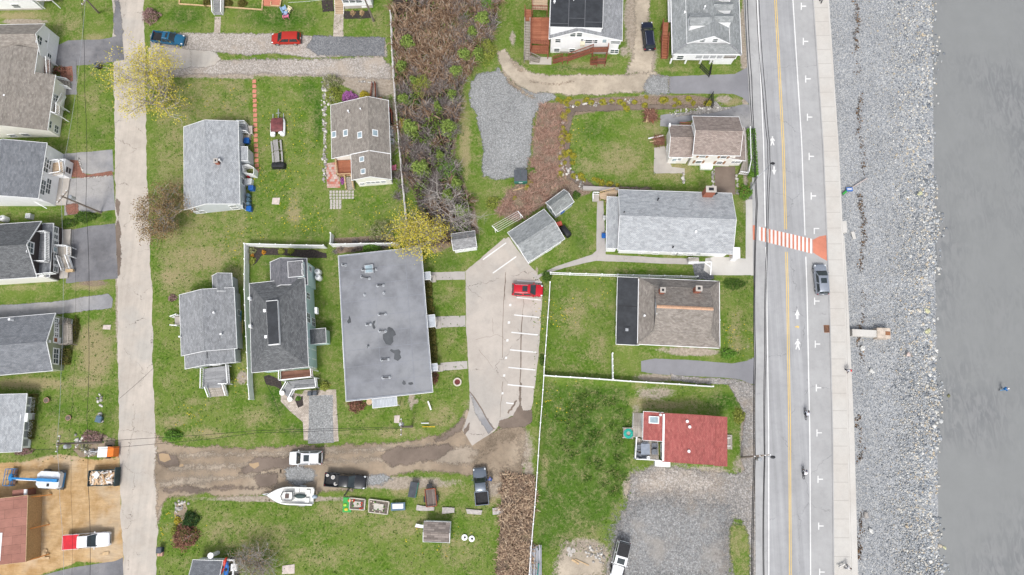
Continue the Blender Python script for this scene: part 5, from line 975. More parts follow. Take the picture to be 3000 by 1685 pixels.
h.deck([tp(0,0,447,765),tp(0,0,508,768),tp(0,0,500,600),tp(0,0,448,600)], 2.0, d_brown, (1,), m_trim, m_trim); h.stairs(tp(0,0,470,770), tp(0,0,490,845), 2.0, tp(0,0,700,815), tp(0,0,712,893), .1, 8, d_wood, m_trim)
h.deck([tp(0,0,520,1140),tp(0,0,600,1165),tp(0,0,605,1060),tp(0,0,552,1040)], 2.2, d_wood, (0, 1, 3), m_trim, m_trim); h.stairs(tp(0,0,550,1040), tp(0,0,603,1065), 2.2, tp(0,0,605,935), tp(0,0,655,965), .6, 7, d_wood, m_trim)
h.vent(tp(0,0,65,972), 4.8, .1, .5, m_white)
h = House('white_house', 'two-storey white house with tall window groups and a small railed balcony over its door', tp(0,1,-360,545), tp(0,1,384,545), tp(0,0,-330,1440), 4.1)
h.block(None, 4.1, 5.6, 'v', .5, .12, s_white, r_slate)
for x, y, w_ in [(402,178,2.2),(404,422,2.2),(487,205,1.3),(485,425,2.3)]: h.win(tp(0,1,x,y), 'E', w_, .9, bars=3 if w_ > 2 else 2, fw=.12)
u0, u1, v0, v1 = h.bl[0]; mb = MB(); a = h.loc(tp(0,1,708,345), .2); b2 = h.loc(tp(0,1,700,190), .2); mb.box(u1, a.x, a.y, b2.y, 0, 1.9); h.part(mb, 'entry_wall', s_white); h.bl.append((u0, a.x, a.y, b2.y)); h.win(tp(0,1,685,265), 'E', .9, 1.2, fw=.1)
h.deck([tp(0,1,525,318),tp(0,1,645,298),tp(0,1,630,178),tp(0,1,530,190)], 2.0, d_tan, (0, 1, 2), m_trim, m_trim, posts=False)
mb = MB(); mb.box(u1, u1+1.7, v0+.1, a.y, 0, .25); h.part(mb, 'front_step', m_conc); h.bars_([(tp(0,1,340,578), 3.0, tp(0,1,470,648), 1.5)], .1, m_trim, 'downpipe')
h = House('dark_clapboard_house', 'dark timber house with white windows, a railed roof balcony and front stairs', tp(0,1,-500,1392), tp(0,1,368,1335), tp(0,1,-470,838), 3.5)
h.block(None, 3.5, 6.1, 'u', .5, .25, s_dark, r_dk); h.win(tp(0,1,290,1035), 'E', 1.5, 1.1, bars=2, fw=.16)
rc = h.rect(tp(0,1,372,1290), tp(0,1,535,812), 2.6); ue = h.bl[0][1]; h.flat((ue, rc[1], .1, h.V-.1), 2.6, r_slate, s_dark, .12, .14, .16, 'x', roofname='porch_roof', wallname='porch_wall')
for y in (870, 933, 995, 1128, 1190, 1250): h.win(tp(0,1,560,y), 'E', 1.0, .8, fw=.14)
h.door(tp(0,1,565,1065), 'E', 1.1, 1.5); h.win(tp(0,1,415,1308), 'S', .8, .7); h.win(tp(0,1,500,1298), 'S', 1.2, .7)
h.deck([tp(0,1,325,1185),tp(0,1,498,1190),tp(0,1,498,890),tp(0,1,330,905)], 3.1, d_grey, (0, 1, 2), m_trim, m_trim, posts=False)
u1 = h.bl[-1][1]; mb = MB(); mb.box(u1, u1+1.3, .4, h.V-.4, 0, .3); h.part(mb, 'planter_wall', m_conc); mb = MB(); mb.box(.3, u1-.3, .05, .24, 0, 3.2); h.part(mb, 'side_wall', s_ivory)
h.deck([tp(0,1,585,1130),tp(0,1,715,1130),tp(0,1,715,1035),tp(0,1,580,1030)], 1.2, d_wood, (1, 2), m_trim, m_trim); h.stairs(tp(0,1,605,1135), tp(0,1,690,1130), 1.2, tp(0,1,655,1280), tp(0,1,735,1262), .05, 7, d_wood, m_trim); h.bars_([(tp(0,1,665,1275), .5, tp(0,1,740,1270), .5)], .4, m_timber, 'step')
h = House('sage_house', 'sage green bungalow with a slate grey gable roof, rotated slightly beside the asphalt strip', tp(0,2,-500,918), tp(0,2,526,828), tp(0,2,-440,342), 2.7)
h.block(None, 2.7, 4.3, 'u', .48, .22, s_sage, r_slate)
for y in (330, 376, 423, 467): h.win(tp(0,2,566,y), 'E', .62, .7, bars=2, fw=.16)
h.door(tp(0,2,572,525), 'E', .95, 1.7, panel=M('stained_panel', (.28,.10,.05), .5)); h.win(tp(0,2,560,685), 'E', 2.1, 1.0, bars=3, fw=.16); mb = MB(); u1 = h.bl[0][1]; mb.box(u1-.05, u1+.15, h.V*.47, h.V*.52, 3.2, 3.6); h.part(mb, 'gable_vent', m_trim)
h.deck([tp(0,2,630,572),tp(0,2,728,568),tp(0,2,722,365),tp(0,2,632,372)], 1.0, d_wood, (0, 1), m_wood, m_wood); h.stairs(tp(0,2,632,368), tp(0,2,712,362), 1.0, tp(0,2,655,305), tp(0,2,722,315), .1, 5, d_wood, m_wood); h.vent(tp(0,2,108,318), 3.6, .12, .3)
h = House('porch_cottage', 'light grey roofed cottage whose white porch front has grey screens, left of the low hedge', tp(0,3,-420,232), tp(0,3,212,205), tp(0,2,-400,1092), 2.4)
h.block(None, 2.4, 3.8, 'v', .4, .45, s_white, r_lg)
for c_ in (2, 3): pass
for px in [tp(0,2,252,1140), tp(0,2,252,1218), tp(0,2,250,1388), tp(0,3,248,35), tp(0,3,250,112)]: h.win(px, 'E', 1.05, 1.3, fw=.16, pane=M('porch_screen', (.30,.31,.33), .5), bars=0)
h.door(tp(0,2,250,1302), 'E', .95, 1.8); h.stairs(tp(0,2,300,1335), tp(0,2,305,1260), .5, tp(0,2,345,1335), tp(0,2,345,1262), .05, 3, m_conc)
mb = MB(); p = h.loc(tp(0,2,240,1300), 2.3); mb.box(h.L-.5, h.L+.4, p.y-.6, p.y+.6, 2.2, 2.34); h.part(mb, 'door_hood', m_trim)
h = House('unfinished_building', 'unfinished house shell sheathed in reddish brown panels on the sandy building site', tp(0,3,-320,1380), tp(0,3,256,1314), tp(0,3,-300,712), 3.0)
h.flat(None, 3.0, m_zip, M('oriented_board', (.42,.27,.13), .8, .2, 6), .04, .12, trim=m_timber)
rc = h.rect(tp(0,3,115,690), tp(0,3,235,588), 2.6); h.flat((rc[0], rc[1], h.V-.05, rc[3]), 2.4, m_zip, m_zip, .04, .12, trim=m_zip, roofname='annex_roof', wallname='annex_wall'); mb = MB(); mb.box(rc[1]-.05, rc[1]+.3, h.V+.1, rc[3], 2.2, 2.44); h.part(mb, 'white_panel', m_white)
mb = MB(); p = h.loc(tp(0,3,22,1020), 3.0); q_ = h.loc(tp(0,3,0,1300), 3.0); mb.beam((p.x-.4,p.y,3.03), (q_.x-.4,q_.y,3.03), .9, .06); h.part(mb, 'roof_sheet', m_white)
h.bars_([(tp(0,3,290,665), 2.4, tp(0,3,520,638), .1), (tp(0,3,288,805), 2.2, tp(0,3,335,798), .1), (tp(0,3,285,985), 2.4, tp(0,3,495,938), .1), (tp(0,3,262,1305), 2.4, tp(0,3,495,1235), .1), (tp(0,3,240,590), 2.2, tp(0,3,340,572), .1)], .14, M('orange_brace', (.48,.19,.05), .8), 'brace')
mb = MB(); p = h.loc(tp(0,3,310,968), .8); mb.box(p.x-.6, p.x+.4, p.y-.5, p.y+.5, .0, .5); h.part(mb, 'opening', m_rub)
# ---- the two cut by the upper edge
h = House('yellow_house', 'pale yellow house at the upper edge behind a shrub bed with its stair running down', tp(0,0,1700,12), tp(1,0,600,8), tp(0,0,1700,-700), 0)
h.block(None, 5.2, 7.2, 'u', .5, .3, siding('yellow_siding', (.62,.55,.40)), r_gr); h.win(tp(1,0,330,-6), 'S', 1.0, .6)
h.stairs(tp(1,0,85,-30), tp(1,0,185,-30), 1.6, tp(1,0,98,150), tp(1,0,183,150), .05, 9, d_grey, m_trim)
h.deck([tp(1,0,590,55),tp(1,0,755,60),tp(1,0,765,-120),tp(1,0,590,-120)], .35, m_redp, (), m_timber, m_timber, posts=False, solid=m_timber)
h.bars_([(tp(1,0,662,55), .45, tp(1,0,755,62), .45), (tp(1,0,755,62), .45, tp(1,0,768,-20), .45), (tp(1,0,662,55), .45, tp(1,0,665,18), .45)], .15, m_timber, 'planter_edge')
h.bars_([(tp(1,0,190,70), .15, tp(1,0,575,98), .15), (tp(1,0,575,98), .15, tp(1,0,582,-10), .15), (tp(0,0,1800,40), .15, tp(1,0,80,62), .15), (tp(0,0,1800,40), .15, tp(0,0,1805,-10), .15)], .18, m_timber, 'bed_edge')
h = House('white_house', 'white house with a row of windows at the upper edge above a dark mulch bed', tp(1,0,1392,105), tp(1,0,1708,92), tp(1,0,1360,-300), 0)
h.block(None, 3.4, 5.4, 'u', .5, .3, s_white, r_gr)
for x in (1415, 1480, 1545): h.win(tp(1,0,x,8), 'S', .95, .9, bars=1, fw=.12)
mb = MB(); mb.box(.3, h.L-.3, .27, .297, 0, .7); h.part(mb, 'foundation', m_conc); h.win(tp(1,0,1600,65), 'S', .6, .2)
h.stairs(tp(1,0,1300,-40), tp(1,0,1392,-40), 1.2, tp(1,0,1308,140), tp(1,0,1394,140), .05, 8, d_tan)
# ---- bottom edge shed with kayaks, hut
h = House('boat_shed', 'grey roofed shed at the bottom edge with two kayaks leaning at its open side', tp(0,3,1905,1600), tp(1,3,150,1610), tp(0,3,1950,1295), 2.5, 'shed')
h.block(None, 2.5, 3.2, 'u', .5, .12, s_white, r_slate); rc = h.rect(tp(1,3,155,1600), tp(1,3,305,1298), 2.0); mb = MB(); u0 = h.L-.1; mb.box(u0, rc[1], rc[2], rc[3], 0, .04); h.part(mb, 'gap_shade', m_rub)  # black sheet stands in for the shade in the open gap
mb = MB(); mb.beam((u0, rc[3], 2), (rc[1], rc[3], 2), .2); mb.beam((rc[1]-.1, rc[3], 2), (rc[1]-.1, rc[2], 2), .2); mb.beam((rc[1]-.1, rc[3], 0), (rc[1]-.1, rc[3], 2), .14); h.part(mb, 'lean_to_frame', m_white); h.roofbox(tp(1,3,298,1370), 1.9, .9, .9, .15, m_white, 'white_lid', dz=1.8); h.vent(tp(1,3,75,1245), 1.8, .28, .5, m_white, 1.8)
def kayak(px0, px1, col, label):
    a, b = P(*px0, 2.3), P(*px1, 2.3); mb = MB(); n = 11; d = (b-a); s_ = d.cross(Vector((0,0,1))).normalized()
    rings = []
    for i in range(n):
        f = i/(n-1); w_ = .34*max(.05, math.sin(math.pi*f))**.7; z = .08+.06*(2*f-1)**2; c_ = a+d*f
        rings.append([c_+s_*(w_*x)+Vector((0,0,z*3*y)) for x, y in ((-1,.1),(-.6,-.8),(0,-1),(.6,-.8),(1,.1),(.6,.5),(0,.7),(-.6,.5))])
    k = thing('kayak', label, 'kayak', a); o_ = Vector(a)
    m2 = MB(); m2.loft([[p-o_ for p in r_] for r_ in rings]); m2.build('hull', col, k, True, 50); m2 = MB(); c_ = d*.48; m2.blob((c_.x, c_.y, .2), .22, .22, .06, 0, 10, 4); m2.build('cockpit', m_black, k)
kayak(tp(1,3,218,1268), tp(1,3,138,1470), M('red_plastic', (.55,.05,.03), .35), 'red kayak with a white bow leaning on the boat shed'); kayak(tp(1,3,228,1310), tp(1,3,205,1480), M('blue_plastic', (.02,.13,.42), .35), 'blue kayak lying right of the red kayak')
h = House('chicken_hut', 'small low hut with a brown plank-like shingle roof standing on the bottom lawn', tp(2,3,137,1110), tp(2,3,400,1120), tp(2,3,157,907), 1.7, 'hut')
h.block(None, 1.7, 2.1, 'u', .5, .06, s_white, shingle('striped_brown_shingles', (.13,.11,.10), (.29,.25,.225), .3, 1.0, .28), trim=m_galv)
h.bars_([(tp(2,3,145,955), 1.1, tp(2,3,68,940), .4), (tp(2,3,145,965), 1.1, tp(2,3,62,955), .4)], .25, m_white, 'ramp'); h.bars_([(tp(2,3,70,965), .5, tp(2,3,100,968), .5)], .2, m_redwood, 'ramp_board')
# ================================================================ VEHICLES
def paint(name, c, metal=.15): return M(name, c, .25, .05, 2, .5, metal)
def wheels(root, xs, w_, r_=.36):
    for x in xs:
        for sg in (-1, 1):
            y = sg*(w_/2-.13); mb = MB(); n = 16
            prof = [(.0,.11),(.8,.13),(1.0,.10),(1.0,-.10),(.8,-.13)]
            rings = [[(x+r_*k*math.cos(2*math.pi*i/n), y+d, r_+r_*k*math.sin(2*math.pi*i/n)) for i in range(n)] for k, d in ((.6,.11),(.9,.12),(1,.09),(1,-.09),(.9,-.12),(.6,-.11))]
            mb.loft(rings if sg > 0 else rings); wh = mb.build('wheel', m_rub, root, True, 40)
            mb = MB(); mb.loft([[(x+r_*.62*math.cos(2*math.pi*i/n), y+d, r_+r_*.62*math.sin(2*math.pi*i/n)) for i in range(n)] for d in (-.115*1, .125)]); mb.build('rim', m_chrome, wh)
def ring(x, w_, zb, zt, cr=.05):
    return [(x, -w_*.86, zb), (x, -w_*.98, zb+.12), (x, -w_, (zb+zt)/2), (x, -w_*.975, zt-.13), (x, -w_*.90, zt-.03), (x, -w_*.5, zt+cr*.7), (x, 0, zt+cr),
            (x, w_*.5, zt+cr*.7), (x, w_*.90, zt-.03), (x, w_*.975, zt-.13), (x, w_, (zb+zt)/2), (x, w_*.98, zb+.12), (x, w_*.86, zb)]
def bodyloft(L, W, st, zb=.28):   # st: (fraction from the rear, half-width factor, top)
    return [ring((f-.5)*L, W/2*k, zb+(.10 if f in (0, 1) else 0), z) for f, k, z in st]
def quadpane(mb, a, b, c_, d, m=.08, off=.012):
    a, b, c_, d = map(Vector, (a, b, c_, d)); cen = (a+b+c_+d)/4; n = (b-a).cross(d-a).normalized()
    mb.poly([p.lerp(cen, m)+n*off for p in (a, b, c_, d)])
def vehicle(kind, label, rear, front, col, L=None, W=1.9, H=1.68, cat=None, sunroof=False, rails=False, roof=None, cover=None, group=None, name=None):
    a, b = P(*rear, .8), P(*front, .8); d = b-a; L = L or d.length; c_ = (a+b)/2; ang = math.atan2(d.y, d.x)
    root = thing(name or {'suv': 'suv', 'pickup': 'pickup_truck', 'jeep': 'off_road_car'}[kind], label, cat or {'suv': 'car', 'pickup': 'pickup truck', 'jeep': 'car'}[kind], (c_.x, c_.y, .06), ang, group)
    hl = L/2
    if kind == 'suv':
        st = [(0,.80,.82),(.015,.92,1.0),(.06,.98,1.06),(.2,1,1.08),(.5,1,1.06),(.66,1,1.04),(.74,.99,1.0),(.88,.97,.94),(.95,.93,.88),(.985,.84,.80),(1,.70,.66)]
        cb = (-.49*L, .245*L); cr = (-.435*L, .085*L); zb, zr = 1.04, H
    elif kind == 'pickup':
        st = [(.36,.99,1.12),(.5,1,1.13),(.66,1,1.12),(.72,.99,1.1),(.86,.98,1.06),(.95,.95,1.0),(.985,.88,.92),(1,.76,.78)]
        cb = (-.135*L, .235*L); cr = (-.105*L, .105*L); zb, zr = 1.10, H
    else:
        st = [(0,.93,.95),(.015,.96,1.08),(.1,.97,1.1),(.6,.97,1.1),(.64,.93,1.1),(.7,.80,1.12),(.92,.76,1.1),(.96,.74,1.05),(1,.72,.95)]
        cb = (-.49*L, .17*L); cr = (-.475*L, .11*L); zb, zr = 1.08, H
    mb = MB(); mb.loft(bodyloft(L, W, st)); mb.build('body', col, root, True, 35)
    w1, w2 = W/2*.945, W/2*(.73 if kind != 'jeep' else .84); x0, x1 = cb; r0, r1 = cr
    B = [(x0,-w1,zb),(x1,-w1*.96,zb),(x1,w1*.96,zb),(x0,w1,zb)]; T = [(r0,-w2,zr-.05),(r1,-w2,zr-.04),(r1,w2,zr-.04),(r0,w2,zr-.05)]
    mb = MB(); mb.hexa(B, T); cabin = mb.build('cabin', col, root)
    mb = MB(); kx = .12
    rr = []
    for x in (r0, r0+.15, (r0+r1)/2, r1-.15, r1): 
        zz = zr-.045+(.05 if r0 < x < r1 else 0); rr.append([(x, -w2, zz-.02), (x, -w2*.92, zz), (x, 0, zz+.03), (x, w2*.92, zz), (x, w2, zz-.02), (x, w2*.9, zz-.06), (x, -w2*.9, zz-.06)])
    mb.loft(rr); mb.build('roof', roof or col, root, True, 40)
    mb = MB(); quadpane(mb, B[1], B[2], T[2], T[1], .07); mb.build('windshield', m_cgl, root)
    mb = MB(); quadpane(mb, B[3], B[0], T[0], T[3], .12); mb.build('rear_window', m_cgl, root)
    for sg in (0, 1):
        lo0, lo1, hi0, hi1 = (B[0], B[1], T[0], T[1]) if sg == 0 else (B[3], B[2], T[3], T[2])
        for f0, f1 in ((.04, .49), (.52, .96)):
            L_ = lambda p, q_, f: Vector(p).lerp(Vector(q_), f); q4 = [L_(lo0, lo1, f0), L_(lo0, lo1, f1), L_(hi0, hi1, f1), L_(hi0, hi1, f0)]
            mb = MB(); quadpane(mb, *(q4 if sg == 0 else q4[::-1]), .09); mb.build('side_window', m_cgl, root)
    wheels(root, (-.30*L, .315*L), W, .40 if kind != 'suv' else .36)
    for sg in (-1, 1):
        mb = MB(); x = hl*.955; mb.blob((x-.12, sg*W*.39, .80 if kind == 'suv' else .92), .20, .13, .10, 0, 8, 4); mb.build('headlight', m_head, root, True)
        mb = MB(); mb.box(-hl+.0, -hl+.14, min(sg*W*.36, sg*W*.47), max(sg*W*.36, sg*W*.47), .78, 1.04); mb.build('taillight', m_tail, root)
        mb = MB(); mb.blob((x1-.22, sg*(W/2+.08), zb+.06), .09, .12, .08, 0, 8, 4); mb.build('side_mirror', col, root, True)
        if rails: mb = MB(); mb.beam((r0+.15, sg*w2*.86, zr+.05), (r1-.3, sg*w2*.86, zr+.05), .05); mb.build('roof_rail', m_chrome, root)
    mb = MB(); mb.box(hl-.09, hl+.01, -W*.30, W*.30, .52, .72); mb.build('grille', m_black, root); mb = MB(); mb.box(hl-.10, hl+.04, -W*.40, W*.40, .36, .50); mb.build('bumper', m_black if kind != 'pickup' else m_chrome, root)
    mb = MB(); mb.box(-hl-.03, -hl+.12, -W*.42, W*.42, .42, .60); mb.build('bumper', m_black if kind != 'pickup' else m_chrome, root)
    mb = MB(); mb.box(-hl-.025, -hl+.02, -.16, .16, .66, .80); mb.build('licence_plate', m_white, root)
    hz_ = {'suv': 1.035, 'pickup': 1.12, 'jeep': 1.15}[kind]
    mb = MB(); mb.box(x1-.03, x1+.10, -w1*.85, w1*.85, zb-.01, zb+.012); mb.build('wiper_cowl', m_black, root)
    if sunroof: mb = MB(); mb.box(r0+(r1-r0)*.52, r0+(r1-r0)*.84, -w2*.62, w2*.62, zr+.0, zr+.045); mb.build('sunroof', m_cgl, root)
    if kind == 'pickup':
        xb0, xb1 = -hl, -.14*L; lin = cover or m_black
        mb = MB(); mb.box(xb0, xb1, -W/2*.97, W/2*.97, .45, .72); mb.build('bed_floor', m_rub, root)
        for sg in (-1, 1): mb = MB(); y0, y1 = sorted((sg*W/2*.98, sg*W/2*.87)); mb.box(xb0, xb1, y0, y1, .42, 1.14); mb.build('bed_side', col, root)
        mb = MB(); mb.box(xb0-.02, xb0+.08, -W/2*.86, W/2*.86, .6, 1.12); mb.build('tailgate', col, root); mb = MB(); mb.box(xb1-.06, xb1, -W/2*.86, W/2*.86, .7, 1.12); mb.build('bed_front', col, root)
        if cover: mb = MB(); mb.slab([(xb0+.05,-W/2*.93,1.17),(xb1-.02,-W/2*.93,1.17),(xb1-.02,W/2*.93,1.17),(xb0+.05,W/2*.93,1.17)], .06); mb.build('bed_cover', cover, root)
    return root, L
c_blue = paint('blue_car_paint', (.015, .11, .21)); c_red = paint('red_car_paint', (.40, .028, .018)); c_red2 = paint('bright_red_car_paint', (.50, .012, .025)); c_navy = paint('navy_car_paint', (.012, .016, .035)); c_silver = paint('silver_car_paint', (.33, .36, .41), .5)
c_white = paint('white_car_paint', (.74, .75, .77), 0); c_blk = paint('black_car_paint', (.016, .018, .022)); c_gry = paint('grey_car_paint', (.14, .165, .20), .4)
v, _ = vehicle('pickup', 'blue sport utility truck with a short bed parked under the yellow budding tree', tp(0,0,1535,368), tp(0,0,1852,408), c_blue, None, 1.85, 1.78, sunroof=True, rails=True)
v, _ = vehicle('suv', 'red crossover parked on the gravel driveway at the top', tp(1,0,962,383), tp(1,0,670,388), c_red, None, 1.85, 1.66)
v, _ = vehicle('suv', 'dark navy car with silver roof rails between the two tall white houses', tp(3,0,356,500), tp(3,0,325,222), c_navy, None, 1.9, 1.68, rails=True)
v, _ = vehicle('suv', 'bright red hatchback parked by the white stripes in the concrete lot', (1500, 848), (1591, 852), c_red2, None, 1.85, 1.62, sunroof=True, rails=True)
v, _ = vehicle('suv', 'silver grey car parked at the kerb of the coast road', op(2070, 741), op(2062, 665), c_silver, None, 1.85, 1.6, sunroof=True)
v, _ = vehicle('suv', 'white sport utility car standing on the dirt lane', tp(1,3,1182,268), tp(1,3,848,273), c_white, None, 1.95, 1.75, sunroof=True, rails=True)
v, L = vehicle('pickup', 'black pickup truck on the lane with its front door open', tp(1,3,1208,482), tp(1,3,1622,516), c_blk, None, 2.0, 1.9); W = 2.0
mb = MB(); mb.beam((.12*L, -W/2, .85), (.02*L, -W/2-1.0, .85), .09, .9); mb.build('open_door', c_blk, v)
for x, y, s_, m_ in ((-.44*L, .55, .2, m_white), (-.30*L, .35, .28, m_white), (-.22*L, -.5, .25, m_white), (-.19*L, .1, .35, m_rub)):
    pw = v.matrix_basis @ Vector((x, y, .72)); k = thing('bucket' if s_ < .3 else 'tool_box', 'white bucket in the black pickup bed, %s' % {.2: 'by the tailgate', .28: 'nearest the middle', .25: 'beside the tool box'}[s_] if s_ < .3 else 'dark tool box in the black pickup bed behind the cab', 'bucket' if s_ < .3 else 'box', pw); mb = MB()
    if s_ < .3: mb.cyl((0,0), s_*.8, 0, .35, 12, s_); mb.build('body', m_, k); mb = MB(); mb.cyl((0,0), s_*.85, .352, .36, 12); mb.build('lid', m_conc, k)
    else: mb.box(-.2,.2,-.6,.6,0,.4); mb.build('body', m_, k); mb = MB(); mb.box(-.22,.22,-.62,.62,.4,.46); mb.build('lid', m_black, k)
v, L = vehicle('pickup', 'grey pickup truck with an open bed parked on the grass near the reeds', tp(2,3,732,742), tp(2,3,700,368), c_gry, None, 2.0, 1.9)
v, L = vehicle('pickup', 'white pickup truck with a bright red bed cover on the sandy building site', tp(0,3,642,1118), tp(0,3,1106,1082), c_white, None, 2.05, 1.95, cover=M('red_tarp', (.52, .018, .03), .5, .15))
v, L = vehicle('jeep', 'white off-road car with a black soft top at the lower edge of the gravel lot', (1829, 1586), (1804, 1692), c_white, None, 1.95, 1.85)
mb = MB(); mb.box(-.475*L, -.12*L, -.78, .78, 1.86, 1.93); st_ = mb.build('soft_top', m_rub, v); mb = MB()
for k in range(4): mb.box(-.47*L+.4*k+.1, -.47*L+.4*k+.14, -.78, .78, 1.93, 1.955)
mb.build('top_bows', m_black, st_); mb = MB(); mb.box(-.06*L, .09*L, -.5, .5, 1.86, 1.92); mb.build('sunroof', m_cgl, v)

# ---- motor boat on its trailer
a, b = P(*tp(1,3,1090,655), 1.0), P(*tp(1,3,635,642), 1.0); L = (b-a).length; ang = math.atan2(b.y-a.y, b.x-a.x)
bt = thing('motor_boat', 'white motor boat with an outboard engine standing on its trailer by the lane', 'boat', (a.x, a.y, 0), ang); n = 12; hw = lambda f: 1.22*(1 if f < .5 else max(.02, 1-((f-.5)/.5)**2.1)); z0 = .5
rings = []
for i in range(n+1):
    f = i/n; w_ = hw(f); zt = 1.35+.25*f*f; zk = z0+.35*max(0, f-.6)**1.2; rings.append([(f*L,-w_,zt),(f*L,-w_*.93,zt-.45),(f*L,-w_*.5,zk+.12),(f*L,0,zk),(f*L,w_*.5,zk+.12),(f*L,w_*.93,zt-.45),(f*L,w_,zt),(f*L,w_*.86,zt+.03),(f*L,w_*.80,zt-.02 if f > .66 else zt-.5),(f*L,0,zt+.0 if f > .66 else zt-.5),(f*L,-w_*.80,zt-.02 if f > .66 else zt-.5),(f*L,-w_*.86,zt+.03)])
m_gel = M('white_gelcoat', (.72,.72,.69), .3, .06); mb = MB(); mb.loft(rings); mb.build('hull', m_gel, bt, True, 30)
mb = MB()
for i in range(n): mb.beam((i/n*L,-hw(i/n)-.02,1.30+.25*(i/n)**2), ((i+1)/n*L,-hw((i+1)/n)-.02,1.30+.25*((i+1)/n)**2), .07); mb.beam((i/n*L,hw(i/n)+.02,1.30+.25*(i/n)**2), ((i+1)/n*L,hw((i+1)/n)+.02,1.30+.25*((i+1)/n)**2), .07)
mb.build('rub_rail', m_black, bt)
mb = MB(); mb.slab([(L*.42,-.55,1.75),(L*.62,-.5,1.6),(L*.66,0,1.58),(L*.62,.5,1.6),(L*.42,.55,1.75)], .7); mb.build('console', m_gel, bt)
mb = MB()
for p, q_ in (((L*.42,-.6,1.95),(L*.64,-.55,1.75)),((L*.64,-.55,1.75),(L*.68,0,1.72)),((L*.68,0,1.72),(L*.64,.55,1.75)),((L*.64,.55,1.75),(L*.42,.6,1.95)),((L*.42,.6,1.95),(L*.40,0,2.0)),((L*.40,0,2.0),(L*.42,-.6,1.95))): mb.beam(p, q_, .08)
mb.build('windscreen_frame', m_black, bt)
mb = MB(); mb.box(L*.50,L*.58,-.3,.3,1.72,1.78); mb.build('dashboard', M('brown_vinyl', (.10,.07,.06), .5), bt)
mb = MB(); mb.blob((L*.28, .02, 1.15), .85, .32, .3, .02, 12, 6); mb.build('rolled_cover', M('dark_green_canvas', (.05,.075,.075), .7), bt, True)
for x, y in ((L*.12,.55),(L*.12,-.55),(L*.36,-.8)): mb = MB(); mb.box(x-.3,x+.3,y-.28,y+.28,.9,1.25); mb.build('seat', m_gel, bt)
ob_ = MB(); ob_.blob((-.35,0,1.45), .42, .28, .34, 0, 12, 6); e_ = ob_.build('outboard_engine', M('engine_cowl', (.30,.36,.42), .35), bt, True); mb = MB(); mb.box(-.45,-.2,-.08,.08,.4,1.3); mb.build('leg', m_black, e_)
tr = thing('boat_trailer', 'galvanised trailer under the white motor boat, its tongue pointing left', 'trailer', (a.x, a.y, 0), ang); mb = MB(); mb.beam((0,-.7,.42),(L*.7,-.5,.42),.1); mb.beam((0,.7,.42),(L*.7,.5,.42),.1); mb.beam((L*.7,-.5,.42),(L*1.15,0,.45),.1); mb.beam((L*.7,.5,.42),(L*1.15,0,.45),.1); mb.beam((.1,-1.1,.42),(.1,1.1,.42),.1); mb.beam((L*.25,-1.2,.42),(L*.25,1.2,.42),.1); mb.build('frame', m_galv, tr)
for sg in (-1, 1): mb = MB(); mb.tube([(L*.25,sg*1.15,.33),(L*.25,sg*1.35,.33)], .33, 14); mb.build('wheel', m_rub, tr); mb = MB(); mb.box(L*.25-.45,L*.25+.45,min(sg*1.1,sg*1.4),max(sg*1.1,sg*1.4),.70,.74); mb.build('fender', m_galv, tr)
# ---- covered boat on the lawn
a = P(*tp(1,0,731,1365), .6); b = P(*tp(1,0,733,1190), .6); L = (b-a).length; bt = thing('covered_boat', 'small two-hulled boat under a maroon cover on the lawn beside stepping stones', 'boat', (a.x, a.y, 0), math.atan2(b.y-a.y, b.x-a.x))
m_mar = M('maroon_canvas', (.15,.045,.045), .45, .45, 1.2, .5)
for sg in (-1, 1):
    mb = MB(); mb.loft([[(x, sg*.78+.42*k*math.cos(2*math.pi*i/10), .55+.35*k*math.sin(2*math.pi*i/10)) for i in range(10)] for x, k in ((0,.8),(.15,1),(L*.7,1),(L*.9,.85),(L,.3))]); mb.build('hull', m_white, bt, True, 40); mb = MB(); mb.blob((.35, sg*.62, .95), .28, .42, .12, 0, 10, 5); mb.build('seat', m_white, bt, True)
    mb = MB(); mb.beam((L*.95, sg*.85, .35), (L+.9, sg*.85, .4), .1); mb.build('bunk', m_galv, bt)
mb = MB(); rr = [[(x, -1.0*k, .75+.0), (x, -.95*k, 1.0*hh), (x, -.4*k, 1.12*hh), (x, 0, 1.02*hh), (x, .45*k, 1.15*hh), (x, .95*k, 1.0*hh), (x, 1.0*k, .75)] for x, k, hh in ((.55,.95,1.0),(.9,1,1.1),(L*.5,1,1.05),(L*.75,1,1.12),(L*.95,.9,1.0))]; mb.loft(rr); mb.build('cover', m_mar, bt, True, 50)
mb = MB(); mb.beam((L*.5,0,.35),(L+1.7,0,.4),.1); mb.beam((L+1.0,-.35,.4),(L+1.0,.35,.4),.08); mb.beam((L*.4,-1.0,.3),(L*.4,1.0,.3),.1); mb.build('trailer_tongue', m_galv, bt)
